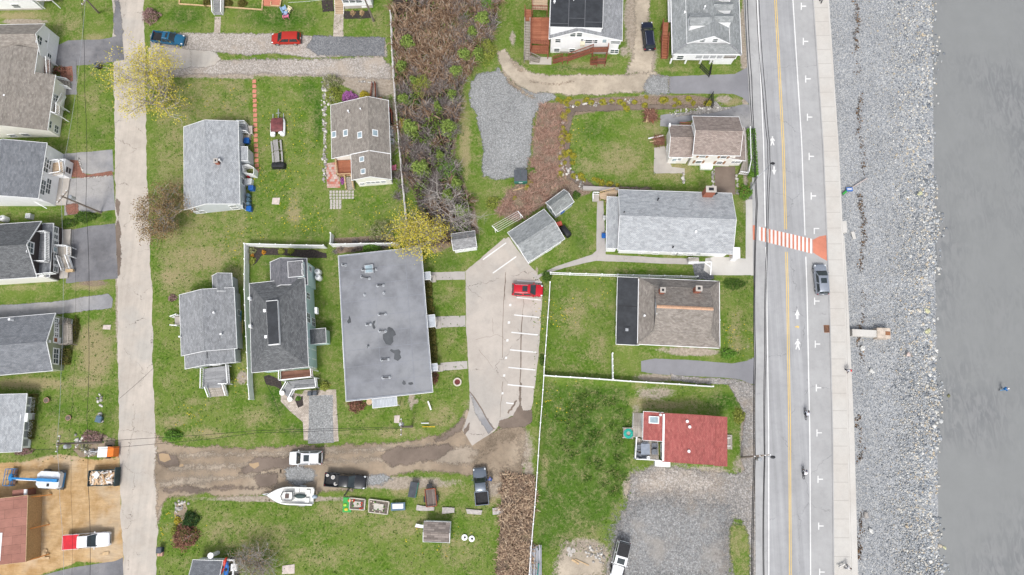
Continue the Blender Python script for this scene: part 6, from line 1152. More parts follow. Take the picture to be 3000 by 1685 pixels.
# ---- boom lift
pb = P(*tp(0,3,515,488), 1.2); ang = math.atan2(*(lambda d: (d.y, d.x))(P(*tp(0,3,100,465), 1.2)-pb)); bl = thing('boom_lift', 'blue and white boom lift with its basket lowered on the sandy building site', 'lift', (pb.x, pb.y, 0), ang); m_bb = M('blue_machine_paint', (.03,.20,.46), .4)
mb = MB(); mb.box(-1.5,1.7,-1.0,1.0,.45,.85); mb.build('chassis', m_bb, bl); mb = MB(); pp = [(-1.55,-.9),(-1.2,-1.15),(1.3,-1.15),(1.75,-.7),(1.75,.7),(1.3,1.15),(-1.2,1.15),(-1.55,.9)]; mb.prism([(x, y) for x, y in pp], .95, 1.75); tt2 = mb.build('turntable', M('machine_white', (.62,.65,.68), .4), bl); mb = MB(); mb.box(-.2,.15,.5,.9,1.75,1.8); mb.build('hatch', m_black, tt2)
L = (P(*tp(0,3,150,470), 2)-P(*tp(0,3,610,490), 2)).length
mb = MB(); mb.beam((-1.5,0,2.0),(1.4,0,2.05),.42,.4); mb.build('boom', m_bb, bl); mb = MB(); mb.beam((1.3,0,2.05),(5.6,.05,1.7),.26,.28); mb.build('boom_extension', m_bb, bl); mb = MB(); mb.beam((1.4,.16,2.1),(4.6,.2,1.9),.10,.1); mb.build('hose_carrier', m_white, bl)
for x in (-1.1, 1.3):
    for sg in (-1, 1): mb = MB(); mb.tube([(x,sg*1.0,.45),(x,sg*1.35,.45)], .45, 14); mb.build('wheel', M('grey_tyre', (.12,.115,.105), .9), bl)
mb = MB(); X0, X1 = 5.7, 6.7
for y in (-1.15, 1.15): mb.beam((X0,y,1.5),(X1,y,1.5),.06); mb.beam((X0,y,.5),(X1,y,.5),.06)
for x in (X0, X1): mb.beam((x,-1.15,1.5),(x,1.15,1.5),.06); mb.beam((x,-1.15,1.0),(x,1.15,1.0),.05)
for x in (X0, X1):
    for y in (-1.15, -.4, .4, 1.15): mb.beam((x,y,.4),(x,y,1.5),.05)
mb.build('basket_rail', m_bb, bl); mb = MB(); mb.box(X0,X1,-1.15,1.15,.35,.42); mb.build('basket_floor', M('rusty_grate', (.16,.10,.08), .8), bl); mb = MB(); mb.blob((X0+.1,0,1.4), .35, .55, .25, .1, 10, 5); mb.build('control_box', m_bb, bl)
# ---- debris dumpster
A, B_, D = P(*tp(0,3,890,555), .9), P(*tp(0,3,1165,545), .9), P(*tp(0,3,895,395), .9); ang = math.atan2(B_.y-A.y, B_.x-A.x); L = (B_-A).length; V = (D-A).length; dp = thing('debris_dumpster', 'dark open dumpster heaped with broken boards and plaster on the building site', 'dumpster', (A.x, A.y, 0), ang); m_dk = M('dark_green_steel', (.025,.05,.055), .5, .3)
mb = MB(); mb.box(0,L,0,V,.12,.25); mb.build('floor', m_dk, dp)
for bx_ in ((0,L,0,.09),(0,L,V-.09,V),(0,.09,.09,V-.09),(L-.12,L,.09,V-.09)): mb = MB(); mb.box(*bx_,.25,1.25); mb.build('wall', m_dk, dp)
mb = MB(); mb.box(L-.02,L+.1,-.1,V+.3,.2,1.45); mb.build('door', m_dk, dp); mb = MB(); pv = []
for i in range(9):
    for j in range(7): pv.append((.1+(L-.22)*i/8, .1+(V-.2)*j/6, .8+rnd(-.1,.18)))
mb.faces(pv, [(i*7+j, (i+1)*7+j, (i+1)*7+j+1, i*7+j+1) for i in range(8) for j in range(6)]); tag(mb.build('rubble', M('plaster_rubble', (.42,.35,.29), .9, .5, 5)), 'pale crumbled plaster filling the open debris dumpster', 'rubble', kind='stuff').matrix_world = dp.matrix_basis
m_bd = island('debris_boards', [(0,(.42,.27,.15)),(.4,(.55,.40,.26)),(.6,(.70,.66,.60)),(.85,(.72,.73,.73)),(1,(.30,.17,.10))]); mb = MB()
for i in range(95):
    c2 = Vector((rnd(.35,L-.4), rnd(.3,V-.3), rnd(.95,1.25))); an = rnd(0,6.3) if i % 3 else rnd(.3,.8); l = rnd(.2,.75); dv = Vector((math.cos(an)*l, math.sin(an)*l, rnd(-.08,.1))); p, q_ = c2-dv, c2+dv
    for w2 in (p, q_): w2.x = min(max(w2.x,.15),L-.2); w2.y = min(max(w2.y,.15),V-.15)
    mb.beam(p, q_, rnd(.06,.25), .04)
tag(mb.build('board_debris', m_bd), 'loose broken boards piled in the open debris dumpster', 'boards', kind='stuff').matrix_world = dp.matrix_basis
p = dp.matrix_basis @ Vector((L*.30, V*.72, 1.2)); k = thing('plaster_sheet', 'white torn board lying on top of the debris dumpster', 'board', p, ang-.6); mb = MB(); mb.slab([(-.5,-.35,.1),(.45,-.4,.16),(.5,.3,.2),(-.2,.45,.12)], .05); mb.build('sheet', m_white, k)
# ---- white and orange cargo trailer
A = P(*tp(0,3,1095,208), .8); tr = thing('cargo_trailer', 'little white cargo trailer with an orange front by the stone bed on the side road', 'trailer', (A.x, A.y, 0), .03); m_or = M('orange_paint', (.62,.16,.02), .4)
mb = MB(); mb.hexa([(-1.25,-.75,.35),(.15,-.75,.35),(.15,.75,.35),(-1.25,.75,.35)], [(-1.25,-.72,1.45),(.15,-.72,1.5),(.15,.72,1.5),(-1.25,.72,1.45)]); mb.build('body', m_white, tr); mb = MB(); mb.hexa([(.16,-.75,.35),(1.2,-.72,.35),(1.2,.72,.35),(.16,.75,.35)], [(.16,-.72,1.5),(1.0,-.62,1.38),(1.0,.62,1.38),(.16,.72,1.5)]); mb.build('front_panel', m_or, tr); mb = MB(); mb.box(-1.25,1.0,-.73,-.70,.6,1.1); mb.build('side_stripe', m_or, tr)
mb = MB(); mb.beam((-3.0,.1,.4),(-1.2,.0,.4),.14); mb.build('tongue', m_galv, tr)
for sg in (-1,1): mb = MB(); mb.tube([(-.3,sg*.76,.3),(-.3,sg*.95,.3)], .3, 12); mb.build('wheel', m_rub, tr)
# ---- utility trailer, lidded bins, dumpsters
A = P(*tp(2,3,222,756), .7); B_ = P(*tp(2,3,205,582), .7); d = B_-A; L = d.length; tr = thing('utility_trailer', 'rust red utility trailer with a wooden floor standing on the bottom lawn', 'trailer', (A.x, A.y, 0), math.atan2(d.y, d.x)); m_ru = M('rust_red_steel', (.26,.075,.04), .7, .25)
mb = MB(); mb.box(0,L,-.7,.7,.5,.56); mb.build('floor', boards('trailer_planks', (.13,.10,.09), (.22,.18,.16), .2, 4), tr); mb = MB()
for y in (-.72,.72): mb.beam((0,y,.85),(L,y,.85),.09); mb.beam((0,y,.5),(L,y,.5),.09); [mb.beam((L*f,y,.5),(L*f,y,.85),.06) for f in (0,.33,.66,1)]
for x in (0, L): mb.beam((x,-.72,.85),(x,.72,.85),.09); mb.beam((x,-.72,.5),(x,.72,.5),.09)
mb.build('frame', m_ru, tr); mb = MB(); mb.beam((L,0,.45),(L+1.0,0,.45),.1); mb.build('tongue', m_black, tr); mb = MB(); mb.box(L+.15,L+.7,-.35,.35,.45,.8); mb.build('tool_box', m_black, tr)
for sg in (-1,1): mb = MB(); mb.tube([(L*.45,sg*.8,.32),(L*.45,sg*1.0,.32)], .32, 12); mb.build('wheel', m_rub, tr); mb = MB(); mb.box(L*.45-.4,L*.45+.4,min(sg*.77,sg*1.05),max(sg*.77,sg*1.05),.66,.7); mb.build('fender', m_black, tr)
def lidded(px, ang, l, w_, h_, body, lid, label, nm='dumpster', ribs=7, split=True, cat='dumpster'):
    A = P(*px, h_); k = thing(nm, label, cat, (A.x, A.y, 0), ang); mb = MB(); mb.hexa([(-l*.46,-w_*.46,.08),(l*.46,-w_*.46,.08),(l*.46,w_*.46,.08),(-l*.46,w_*.46,.08)], [(-l/2,-w_/2,h_*.82),(l/2,-w_/2,h_*.82),(l/2,w_/2,h_),(-l/2,w_/2,h_)]); mb.build('body', body, k)
    for a, b in (((-l/2,-.01),(.01,l/2)) if split else ((-l/2, l/2),)):
        hz = lambda y: h_*.82+(h_*.18)*(y+w_/2)/w_+.05; mb = MB(); mb.slab([(a,-w_*.42,hz(-w_*.42)),(b,-w_*.42,hz(-w_*.42)),(b,w_/2,hz(w_/2)),(a,w_/2,hz(w_/2))], .05); ld = mb.build('lid', lid, k); mb = MB(); n = max(2, int(ribs*(b-a)/l))
        for i in range(n): x = a+(b-a)*(i+.5)/n; mb.beam((x,-w_*.40,hz(-w_*.40)+.03),(x,w_*.46,hz(w_*.46)+.03), (b-a)/n*.5, .06)
        mb.build('ribs', lid, ld)
    return k
m_dgr = M('green_steel', (.02,.14,.10), .5, .15); m_lid = M('grey_black_lid', (.075,.085,.10), .5, .2); k = lidded(tp(2,1,1115,320), .02, 2.0, 1.9, 1.5, m_dgr, m_lid, 'green dumpster with ribbed black lids at the end of the gravel lot', ribs=16); mb = MB(); mb.box(-.3,.3,-.96,-.90,1.0,1.2); mb.build('notice', m_white, k)
lidded(tp(2,3,35,590), 1.4, 2.1, 1.1, 1.1, m_dgr, m_lid, 'narrow green bin with a ribbed dark lid on the bottom lawn', 'lidded_bin', 14, False, 'bin')
def bin_(px, h_, col, lidc, label, r_=.3, cat='bin', grp=None, nm='wheelie_bin', ang=0):
    A = P(*px, h_*.6); k = thing(nm, label, cat, (A.x, A.y, 0), ang, grp); mb = MB(); mb.hexa([(-r_*.75,-r_*.8,0),(r_*.75,-r_*.8,0),(r_*.75,r_*.8,0),(-r_*.75,r_*.8,0)], [(-r_,-r_,h_),(r_,-r_,h_),(r_,r_,h_),(-r_,r_,h_)]); mb.build('body', col, k); mb = MB(); mb.hexa([(-r_*1.08,-r_*1.1,h_),(r_*1.08,-r_*1.1,h_),(r_*1.08,r_*1.1,h_),(-r_*1.08,r_*1.1,h_)], [(-r_*.95,-r_*.9,h_+.08),(r_*.95,-r_*.9,h_+.08),(r_*.95,r_*.9,h_+.08),(-r_*.95,r_*.9,h_+.08)]); mb.build('lid', lidc, k); mb = MB(); mb.beam((-r_*.8,r_*1.2,h_*.95),(r_*.8,r_*1.2,h_*.95),.06); mb.build('handle', lidc, k); return k
m_bin = M('blue_bin_plastic', (.015,.10,.36), .4); m_slb = M('slate_blue_plastic', (.09,.15,.21), .5)
bin_(tp(0,0,985,665), 1.0, m_black, M('dark_blue_plastic', (.04,.055,.08), .5), 'dark wheelie bin on the grass below the asphalt driveway', .35); bin_(tp(0,2,998,1318), .6, m_slb, m_slb, 'slate blue lidded bin on the lawn near the side road', .42, ang=-.2); bin_(tp(1,1,450,655), .9, m_bin, m_bin, 'bright blue bin at the corner of the grey house', .36); bin_(tp(1,2,1060,1062), 1.0, m_slb, m_lid, 'dark bin by the mint house porch, the left one', .28, grp='bins by the mint house porch'); bin_(tp(1,2,1112,1058), 1.0, m_lid, m_lid, 'dark bin by the mint house porch, the right one', .28, grp='bins by the mint house porch')
bin_(tp(0,3,1608,1195), .9, M('navy_plastic', (.02,.035,.10), .4), m_lid, 'navy bin at the lawn corner beside the side road', .36); bin_(tp(1,0,425,1420), .8, m_bin, m_bin, 'blue recycling bin among the clutter beside the grey house', .4); bin_(tp(2,1,1948,925), .7, m_bin, m_bin, 'small blue bin behind the long hall', .3)
p = P(*tp(0,3,1615,1235), .2); k = thing('cardboard_box', 'pink and tan cardboard box beside the navy bin', 'box', p); mb = MB(); mb.box(-.35,.35,-.25,.3,-.2,.25); mb.build('box', M('tan_card', (.50,.30,.24), .8), k); mb = MB(); mb.slab([(-.35,-.25,.27),(0,-.25,.33),(0,.3,.33),(-.35,.3,.27)], .02); mb.build('flap', M('tan_card', (.5,.3,.24)), k)
for i, y in enumerate((520, 562, 602)):
    p = P(*tp(1,1,440+i,y), .5); k = thing('barrel', 'grey blue barrel beside the grey house, the %s of three' % ('top', 'middle', 'bottom')[i], 'barrel', (p.x, p.y, 0), 0, 'barrels beside the grey house'); mb = MB(); mb.loft([[(r_*math.cos(2*math.pi*j/14), r_*math.sin(2*math.pi*j/14), z) for j in range(14)] for z, r_ in ((0,.27),(.1,.29),(.45,.31),(.8,.29),(.9,.28))]); mb.build('body', M('barrel_blue', (.10,.17,.22), .5), k, True, 40); mb = MB(); mb.cyl((0,0), .24, .9, .93, 12); mb.build('lid', m_slb, k)
# ---- picnic tables, grill
for i, (y0, y1) in enumerate((((1405),(1640)),)): pass
def picnic(pa, pb, label):
    a, b = P(*pa, .7), P(*pb, .7); d = b-a; L = d.length; k = thing('picnic_table', label, 'picnic table', (a.x, a.y, 0), math.atan2(d.y, d.x), 'picnic tables on the lawn'); m_p = boards('grey_picnic_boards', (.30,.29,.28), (.40,.39,.38), .15, 4)
    mb = MB(); [mb.box(0,L,y,y+.17,.72,.76) for y in (-.38,-.19,.0,.19)]; mb.build('table_top', m_p, k)
    for sg in (-1,1): mb = MB(); y = sg*.72; mb.box(.02,L-.02,y-.13,y+.13,.42,.46); mb.build('bench', m_p, k)
    for x in (.25, L-.25):
        for sg in (-1,1): mb = MB(); mb.beam((x,sg*.65,.0),(x,sg*.22,.71),.09); mb.build('leg', m_wood, k)
        mb = MB(); mb.beam((x+.08,-.8,.38),(x+.08,.8,.38),.09); mb.build('crossbar', m_wood, k)
picnic(tp(1,1,718,68), tp(1,0,708,1405), 'weathered grey picnic table on the lawn, the one nearer the covered boat'); picnic(tp(1,1,727,182), tp(1,1,720,72), 'weathered grey picnic table on the lawn, the one beside the black covered grill')
def grill(px, rx, ry, h_, label, ang=0):
    p = P(*px, h_*.6); k = thing('covered_grill', label, 'grill', (p.x, p.y, 0), ang); mb = MB(); mb.loft([[(rx*kx*sx_, ry*ky*sy_, z) for sx_, sy_, kx, ky in ((-1,-1,s_,s_*.85),(1,-1,s_,s_*.85),(1.08,0,s_,s_),(1,1,s_,s_*.85),(-1,1,s_,s_*.85),(-1.08,0,s_,s_))] for z, s_ in ((0,1.05),(h_*.7,1.0),(h_*.92,.9),(h_,.6))]); mb.build('cover', m_black, k, True, 40); mb = MB(); mb.beam((-rx*.8,-ry*1.02,h_*.75),(rx*.8,-ry*1.02,h_*.75),.05); mb.build('strap', m_rub, k)
grill(tp(1,1,738,215), 1.0, .5, .9, 'black covered grill at the end of the picnic tables'); grill(tp(2,1,1567,875), .9, .5, 1.0, 'black covered grill on the grass right of the garage', -.9)
# ================================================================ FENCES, POLES, WIRES
def fence(name, label, pts, h_, solid=True, cat='fence', mat=None, rails=2, pw=.13):
    mat = mat or m_trim; w_ = [P(*p, h_) for p in pts]; o_ = Vector((w_[0].x, w_[0].y, 0)); k = thing(name, label, cat, o_); q_ = [Vector((p.x, p.y, 0))-o_ for p in w_]; up = Vector((0,0,1))
    for p in q_:
        mb = MB(); mb.box(p.x-pw/2, p.x+pw/2, p.y-pw/2, p.y+pw/2, 0, h_+.05); po = mb.build('post', mat, k); mb = MB(); s_ = pw*.72; mb.box(p.x-s_, p.x+s_, p.y-s_, p.y+s_, h_+.05, h_+.12); mb.build('cap', mat, po)
    for a, b in zip(q_, q_[1:]):
        if (b-a).length < .3: continue
        d = (b-a).normalized(); a2, b2 = a+d*pw*.5, b-d*pw*.5; mb = MB()
        if solid: mb.beam(a2+up*h_*.52, b2+up*h_*.52, .05, h_*.9); mb.beam(a2+up*(h_-.06), b2+up*(h_-.06), .09, .12); mb.beam(a2+up*.1, b2+up*.1, .08, .12)
        else:
            for i in range(rails): mb.beam(a2+up*(h_-.08-(h_-.3)*i/max(1, rails-1)), b2+up*(h_-.08-(h_-.3)*i/max(1, rails-1)), .09, .10)
            n = int((b2-a2).length/.22)
            if rails == 2: [mb.beam(a2.lerp(b2, (j+.5)/n)+up*.15, a2.lerp(b2, (j+.5)/n)+up*(h_-.1), .05) for j in range(n)]
        mb.build('panel', mat, k)
    return k
fence('privacy_fence', 'tall white privacy fence bent round the mint house garden', [tp(1,1,1190,1017), tp(1,1,1023,1015), tp(1,1,865,1013), tp(1,1,710,1008), tp(1,1,553,1003), tp(1,1,395,1000), tp(1,1,397,1155), tp(1,1,395,1308), tp(1,2,395,15), tp(1,2,401,170), tp(1,2,405,327), tp(1,2,414,487), tp(1,2,421,645), tp(1,2,428,803), tp(1,2,432,968), tp(1,2,445,1115)], 1.8)
fence('privacy_fence', 'white privacy fence behind the flat roofed motel block', [tp(1,1,1262,893), tp(1,1,1258,1003), tp(1,1,1410,1003), tp(1,1,1567,998), tp(1,1,1720,997), tp(1,1,1880,995), tp(1,1,1935,995)], 1.8)
fence('wetland_fence', 'long thin white fence between the brown cottage and the brushy wetland', [tp(1,0,1860,110), tp(1,0,1866,245), tp(1,0,1870,375), tp(1,0,1876,510), tp(1,0,1883,645), tp(1,0,1892,780), tp(1,0,1905,990), tp(1,0,1920,1137), tp(1,0,1934,1280), tp(1,0,1945,1425), tp(1,1,1957,120), tp(1,1,1970,265), tp(1,1,1983,410), tp(1,1,1997,555), tp(1,1,2010,705), tp(1,1,2020,800)], 1.4, False, rails=3, mat=M('dulled_white_paint', (.58,.56,.54), .6, .2), pw=.12)
fence('lot_fence', 'long white panel fence running down the right side of the parking lot', [tp(2,1,1411,1388), tp(2,2,1402,120), tp(2,2,1388,293), tp(2,2,1376,475), tp(2,2,1369,573), tp(2,2,1361,680), tp(2,2,1353,790), tp(2,2,1349,880), tp(2,2,1340,1020), tp(2,2,1328,1190), tp(2,2,1315,1350), tp(2,3,1303,80), tp(2,3,1293,245), tp(2,3,1282,415), tp(2,3,1270,585), tp(2,3,1257,760), tp(2,3,1242,930), tp(2,3,1227,1100), tp(2,3,1213,1280), tp(2,3,1202,1445)], 1.5)
fence('picket_fence', 'white picket fence along the top of the hip roofed house garden', [tp(2,1,1415,1290), tp(2,1,1612,1298), tp(2,1,1773,1303), tp(2,1,1933,1308), tp(3,1,35,1312), tp(3,1,190,1315), tp(3,1,350,1318), tp(3,1,505,1322), tp(3,1,670,1325), tp(3,1,838,1330)], 1.3, False)
fence('panel_fence', 'white panel fence between the hip roofed house lawn and the red roofed house', [tp(2,2,1356,876), tp(2,2,1470,885), tp(2,2,1615,893), tp(2,2,1762,902), tp(2,2,1905,912), tp(2,2,2045,922), tp(3,2,160,935), tp(3,2,320,945), tp(3,2,485,955), tp(3,2,650,965), tp(3,2,820,977), tp(3,2,992,988)], 1.3)
fence('panel_fence', 'short white fence running down from the hip roofed house corner', [tp(2,2,2040,655), tp(2,2,2040,712), tp(2,2,2042,780), tp(2,2,2043,850), tp(2,2,2043,910)], 1.3)
fence('rail_fence', 'dark netting fence panel standing beside the open underside of the dormered house', [tp(3,0,875,640), tp(3,0,968,735), tp(3,0,982,640)], 1.3, False, mat=m_black, rails=3, pw=.08); fence('rail_fence', 'dark netting gate panel at the end of the golden shrub bed', [tp(3,0,925,1030), tp(3,0,993,925), tp(3,0,1000,1050)], 1.5, False, mat=m_black, rails=3, pw=.08)
k = thing('retaining_wall', 'low grey retaining wall behind the long hall', 'wall', P(*tp(2,1,1740,440))); pw_ = [P(*tp(2,1,1740,440), .6), P(*tp(2,1,2057,458), .6), P(*tp(3,1,45,458), .6)]; o_ = k.location
mb = MB(); mb.beam(pw_[0]-o_-Vector((0,0,.3)), pw_[2]-o_-Vector((0,0,.3)), .5, .6); mb.build('wall', m_conc, k); mb = MB(); mb.beam(pw_[0]-o_+Vector((0,0,.05)), pw_[2]-o_+Vector((0,0,.05)), .6, .08); mb.build('coping', m_path, k)
def pole(label, base, top, h_, arm=None, trans=None, lamp=None, name='utility_pole'):
    b, tq = P(*base), P(*top, h_); b.z = 0; k = thing(name, label, 'pole', b); mb = MB(); mb.tube([(0,0,0), tq-b], [.17,.11], 8); mb.build('pole', m_pole if name == 'utility_pole' else m_galv, k)
    d = tq-b
    if arm: mb = MB(); c_ = d*.96; s_ = Vector((math.cos(arm), math.sin(arm), 0)); mb.beam(c_-s_*1.1, c_+s_*1.1, .12); cr = mb.build('crossarm', m_pole, k); [MB().cyl(((c_+s_*f).x, (c_+s_*f).y), .07, c_.z+.06, c_.z+.25, 8).build('insulator', m_white, cr) for f in (-1,-.35,.35,1)]
    if trans: c_ = d*.80; s_ = Vector((math.cos(trans), math.sin(trans), 0))*.42; mb = MB(); mb.cyl((c_.x+s_.x, c_.y+s_.y), .28, c_.z-.55, c_.z+.4, 12); mb.cyl((c_.x+s_.x, c_.y+s_.y), .2, c_.z+.4, c_.z+.5, 12); tb = mb.build('transformer', m_galv, k); mb = MB(); mb.beam(c_, c_+s_, .08); mb.build('bracket', m_galv, tb)
    if lamp: e = P(*lamp, h_*.92)-b; mb = MB(); s0 = d*.88; mb.tube([s0, s0.lerp(e, .5)+Vector((0,0,.3)), e], .05, 6); mb.build('lamp_arm', m_galv, k); mb = MB(); dd = (e-s0).normalized(); mb.blob(e+dd*.2, .35, .22, .09, 0, 8, 5); mb.build('lamp_head', m_black, k)
    return tq
T1 = pole('wooden utility pole on the lawn at the top left corner', tp(0,0,990,128), tp(0,0,858,-15), 9.5, 1.2); T2 = pole('grey utility pole at the upper edge above the mulch bed', tp(1,0,1696,213), tp(1,0,1602,-20), 9)
T3 = pole('utility pole with a transformer leaning over the left driveways', tp(0,1,1015,690), tp(0,1,612,522), 9.5, 1.0, .8); T4 = pole('utility pole with a transformer rising from the stone bed at lower left', tp(0,3,1020,115), tp(0,3,568,128), 9.5, 1.5, -1.2)
T5 = pole('wooden utility pole with a street lamp arm below the red roofed house', tp(3,3,1280,265), tp(3,3,1492,245), 9.5, .1, -1.4, tp(3,3,1575,260)); T6 = pole('street lamp pole with a long arm over the coast road beside the hall', tp(3,1,1362,465), tp(3,1,1440,320), 8, None, None, tp(3,1,1580,205), 'street_lamp_pole')
T7 = pole('short utility pole with a transformer on the motel lawn', (1207,1250), (1174,1251), 9, 1.6, 2.2); k = thing('guy_guard', 'yellow guy wire guard lying low on the motel lawn', 'guard', t(2,2,130,1393)); mb = MB(); mb.beam((0,0,.1), t(2,2,262,1394)-t(2,2,130,1393)+Vector((0,0,.7)), .1); mb.build('sleeve', M('yellow_plastic', (.62,.40,.02), .5), k); mb = MB(); mb.beam((-.2,.5,.05), t(2,2,200,1380)-t(2,2,120,1380)+Vector((-.2,.5,.35)), .1); mb.build('white_sleeve', m_white, k)
m_wire = M('black_cable', (.012,.012,.013), .6)
def wire(label, pts, z=8.5, r_=.03, sag=.0, mat=None):
    w_ = []; pp = [p if isinstance(p, Vector) else P(*p, z) for p in pts]
    for a, b in zip(pp, pp[1:]):
        n = 8; s_ = min(.8, (b-a).length*.02)
        for i in range(n): f = i/n; w_.append(a.lerp(b, f)-Vector((0,0,s_*4*f*(1-f))))
    w_.append(pp[-1]); o_ = w_[0].copy(); mb = MB(); mb.tube([p-o_ for p in w_], r_, 4); ob = mb.build('overhead_wire', mat or m_wire); ob.location = o_; tag(ob, label, 'wire', 'overhead wires')
wire('pale power line over the left side lawns joining the three left poles', [(184,-60), T1, tp(0,1,640,200), T3, tp(0,2,610,900), T4, tp(0,3,600,700), tp(0,3,640,1500)], r_=.022, mat=m_galv)
wire('thick black cable down the left driveways', [tp(0,0,812,-60), tp(0,0,850,900), tp(0,1,862,600), tp(0,2,890,400), tp(0,2,872,1300), tp(0,3,880,450), tp(0,3,903,1500)], 7, .03)
wire('thin cable right of the pale line over the left driveways', [tp(0,0,765,600), tp(0,1,770,0), tp(0,1,735,900), tp(0,2,760,200), tp(0,2,700,1447), tp(0,3,712,600), tp(0,3,720,1500)], 6.5, .014)
for i, (a, lb) in enumerate(((1310,'left'),(1335,'second'))): wire('black cable along the inland edge of the coast road, %s of the pair' % lb, [tp(3,0,a,-60), tp(3,0,a+45,800), tp(3,1,1400+i*12,0), tp(3,1,1425+i*12,600), tp(3,1,1402+i*9,1447), tp(3,2,1405+i*14,700), tp(3,3,1402+i*14,260), tp(3,3,1378+i*14,1500)], 7.5, .055)
for i, (a, lb) in enumerate(((1422,'left'),(1450,'right'))): wire('cable above the white edge line of the coast road, %s one' % lb, [tp(3,0,a,-60), tp(3,0,a+70,960), tp(3,1,1540+i*20,0), tp(3,1,1545+i*22,250), tp(3,1,1528+i*12,1000), tp(3,2,1508+i*14,700), tp(3,3,1505+i*8,260), tp(3,3,1495+i*10,1500)], 9, .045)
wire('cable crossing the side road from the stone bed pole to the motel lawn pole', [T4, tp(1,2,0,1447+28), tp(1,2,500,1432), T7], 8.5, .025); wire('lower cable crossing the side road towards the motel lawn pole', [tp(0,3,340,185), tp(0,3,1000,180), tp(0,3,2057,85), tp(1,3,500,20), tp(1,2,1960,1410)], 7.5, .025)
wire('service cable over the top row of gardens', [T2, tp(1,0,1240,-10), tp(1,0,840,25)], 7, .02, mat=m_galv); wire('service cable sloping across the mint house front lawn', [tp(1,2,760,1300), tp(1,2,690,1100), tp(1,2,600,930)], 4, .025); wire('thin cable crossing the side road beside the sage house', [tp(0,2,1540,805), tp(0,2,1200,1110)], 5, .02)
# ================================================================ SMALL THINGS
def copies(root, places, label, group):
    for i, (p, a) in enumerate(places):
        c_ = root if i == 0 else copy_tree(root); c_.location = p; c_.rotation_euler = (0,0,a); c_['label'] = label(i) if callable(label) else label; c_['group'] = group
m_ss = M('red_stepping_stone', (.50,.20,.14), .8, .15, 5)
mb = MB(); mb.prism([(-.30,-.27),(-.26,-.31),(.27,-.30),(.31,-.26),(.30,.27),(.26,.31),(-.27,.30),(-.31,.26)], 0, .06); s0 = mb.build('stepping_stone', m_ss); tag(s0, cat='stepping stone')
ys_ = [819,868,917,965,1013,1061,1110,1158,1208,1256,1306,1361,1410]; pl = [(t(1,0,497+(y-819)*.027,y,.0), rnd(-.1,.1)) for y in ys_]+[(t(1,1,515+i*2,y), rnd(-.1,.1)) for i, y in enumerate((15,63,115,166,216,269))]
copies(s0, pl, 'red square stepping stone in the long row beside the grey house', 'red stepping stones on the lawn')
mb = MB(); mb.prism([(-.19,-.17),(.17,-.19),(.19,.17),(-.17,.19)], 0, .05); s0 = mb.build('garden_paver', M('pale_paver', (.42,.39,.36), .85, .2, 5)); tag(s0, cat='paver')
pl = [(t(1,1,1265+j*31.5,480+i*30), rnd(-.2,.2)) for i in range(3) for j in range(8)]+[(t(1,1,1270+j*30,570+i*24), rnd(-.2,.2)) for i in range(4) for j in range(4)]; copies(s0, pl, 'small pale paver set in the grass below the brown cottage', 'pale pavers below the brown cottage')
sheet('patio', [(c_[0]/K, c_[1]/K) for c_ in (tp(1,1,1212,195), tp(1,1,1330,180), tp(1,1,1362,438), tp(1,1,1228,442))], shingle('patchwork_pavers', (.44,.13,.09), (.46,.40,.36), .3, .4, .4), jit=0)
m_slb2 = M('granite_slab', (.40,.37,.35), .85, .2, 3, bump=.3)
for i, (pts, lb) in enumerate([([(65,795),(72,742),(125,752),(200,758),(248,765),(245,798),(150,803),(95,800)],'leftmost, touching the red trailer'), ([(326,832),(328,766),(400,768),(450,772),(448,820)],'second from the left'), ([(565,782),(640,790),(730,798),(718,842),(640,836),(578,830)],'third from the left'), ([(835,842),(832,775),(900,770),(952,768),(958,832)],'at the edge of the reeds')]):
    pw_ = [P(*tp(2,3,*p), .25) for p in pts][::-1]; o_ = Vector((pw_[0].x, pw_[0].y, 0)); mb = MB(); mb.prism([p-o_ for p in pw_], 0, .25)
    ob = mb.build('stone_slab', m_slb2); ob.location = o_; tag(ob, 'rough granite slab on the grass, '+lb, 'stone slab', 'stone slabs in a row')
for i, (x, y) in enumerate(((1600,1190),(1642,1203),(1612,1238))):
    p = t(2,3,x,y); mb = MB(); mb.prism([(.36*math.cos(math.pi*j/3), .36*math.sin(math.pi*j/3)) for j in range(6)], 0, .07); ob = mb.build('hexagonal_paver', M('pale_paver', (.42,.39,.36))); ob.location = p; tag(ob, 'hexagonal pale paver on the bare soil, %s of three' % ('upper left', 'right', 'lower left')[i], 'paver', 'hexagonal pavers')
for (x, y, c_, r_, sx_, sy_, an, lb) in [(715,575,1,1,.6,.55,0,'pale square slab set alone in the left lawn'), (1075,394,0,2,.6,.35,0,'pale slab on the dry lawn beside the side road'), (840,1390,1,3,.9,.6,.1,'pale slab right of the bare shrub on the bottom lawn'), (1930,1318,1,2,.4,.55,0,'tan slab on the lawn below the motel awning')]: 
    p = t(c_,r_,x,y); mb = MB(); mb.prism([(-sx_,-sy_*.9),(sx_*.95,-sy_),(sx_,sy_),(-sx_*.9,sy_*.95)], 0, .08); ob = mb.build('stone_slab', M('pinkish_slab', (.52,.45,.41), .8, .15)); ob.location = p; ob.rotation_euler.z = an; tag(ob, lb, 'stone slab')
def rockthing(px, r_, label, z=0, grp=None, mat=None): mb = MB(); r_ *= .72; mb.blob((0,0,r_*.1), r_, r_*rnd(.6,.9), r_*.45, .28, 8, 5); ob = mb.build('boulder', mat or m_stone, None); ob.location = P(*px, z); ob.rotation_euler.z = rnd(0,6); tag(ob, label, 'boulder', grp)
m_yst = M('lichen_boulder', (.44,.44,.28), .9, .3, 4); m_pst = M('pale_boulder', (.52,.52,.50), .9, .25, 4)
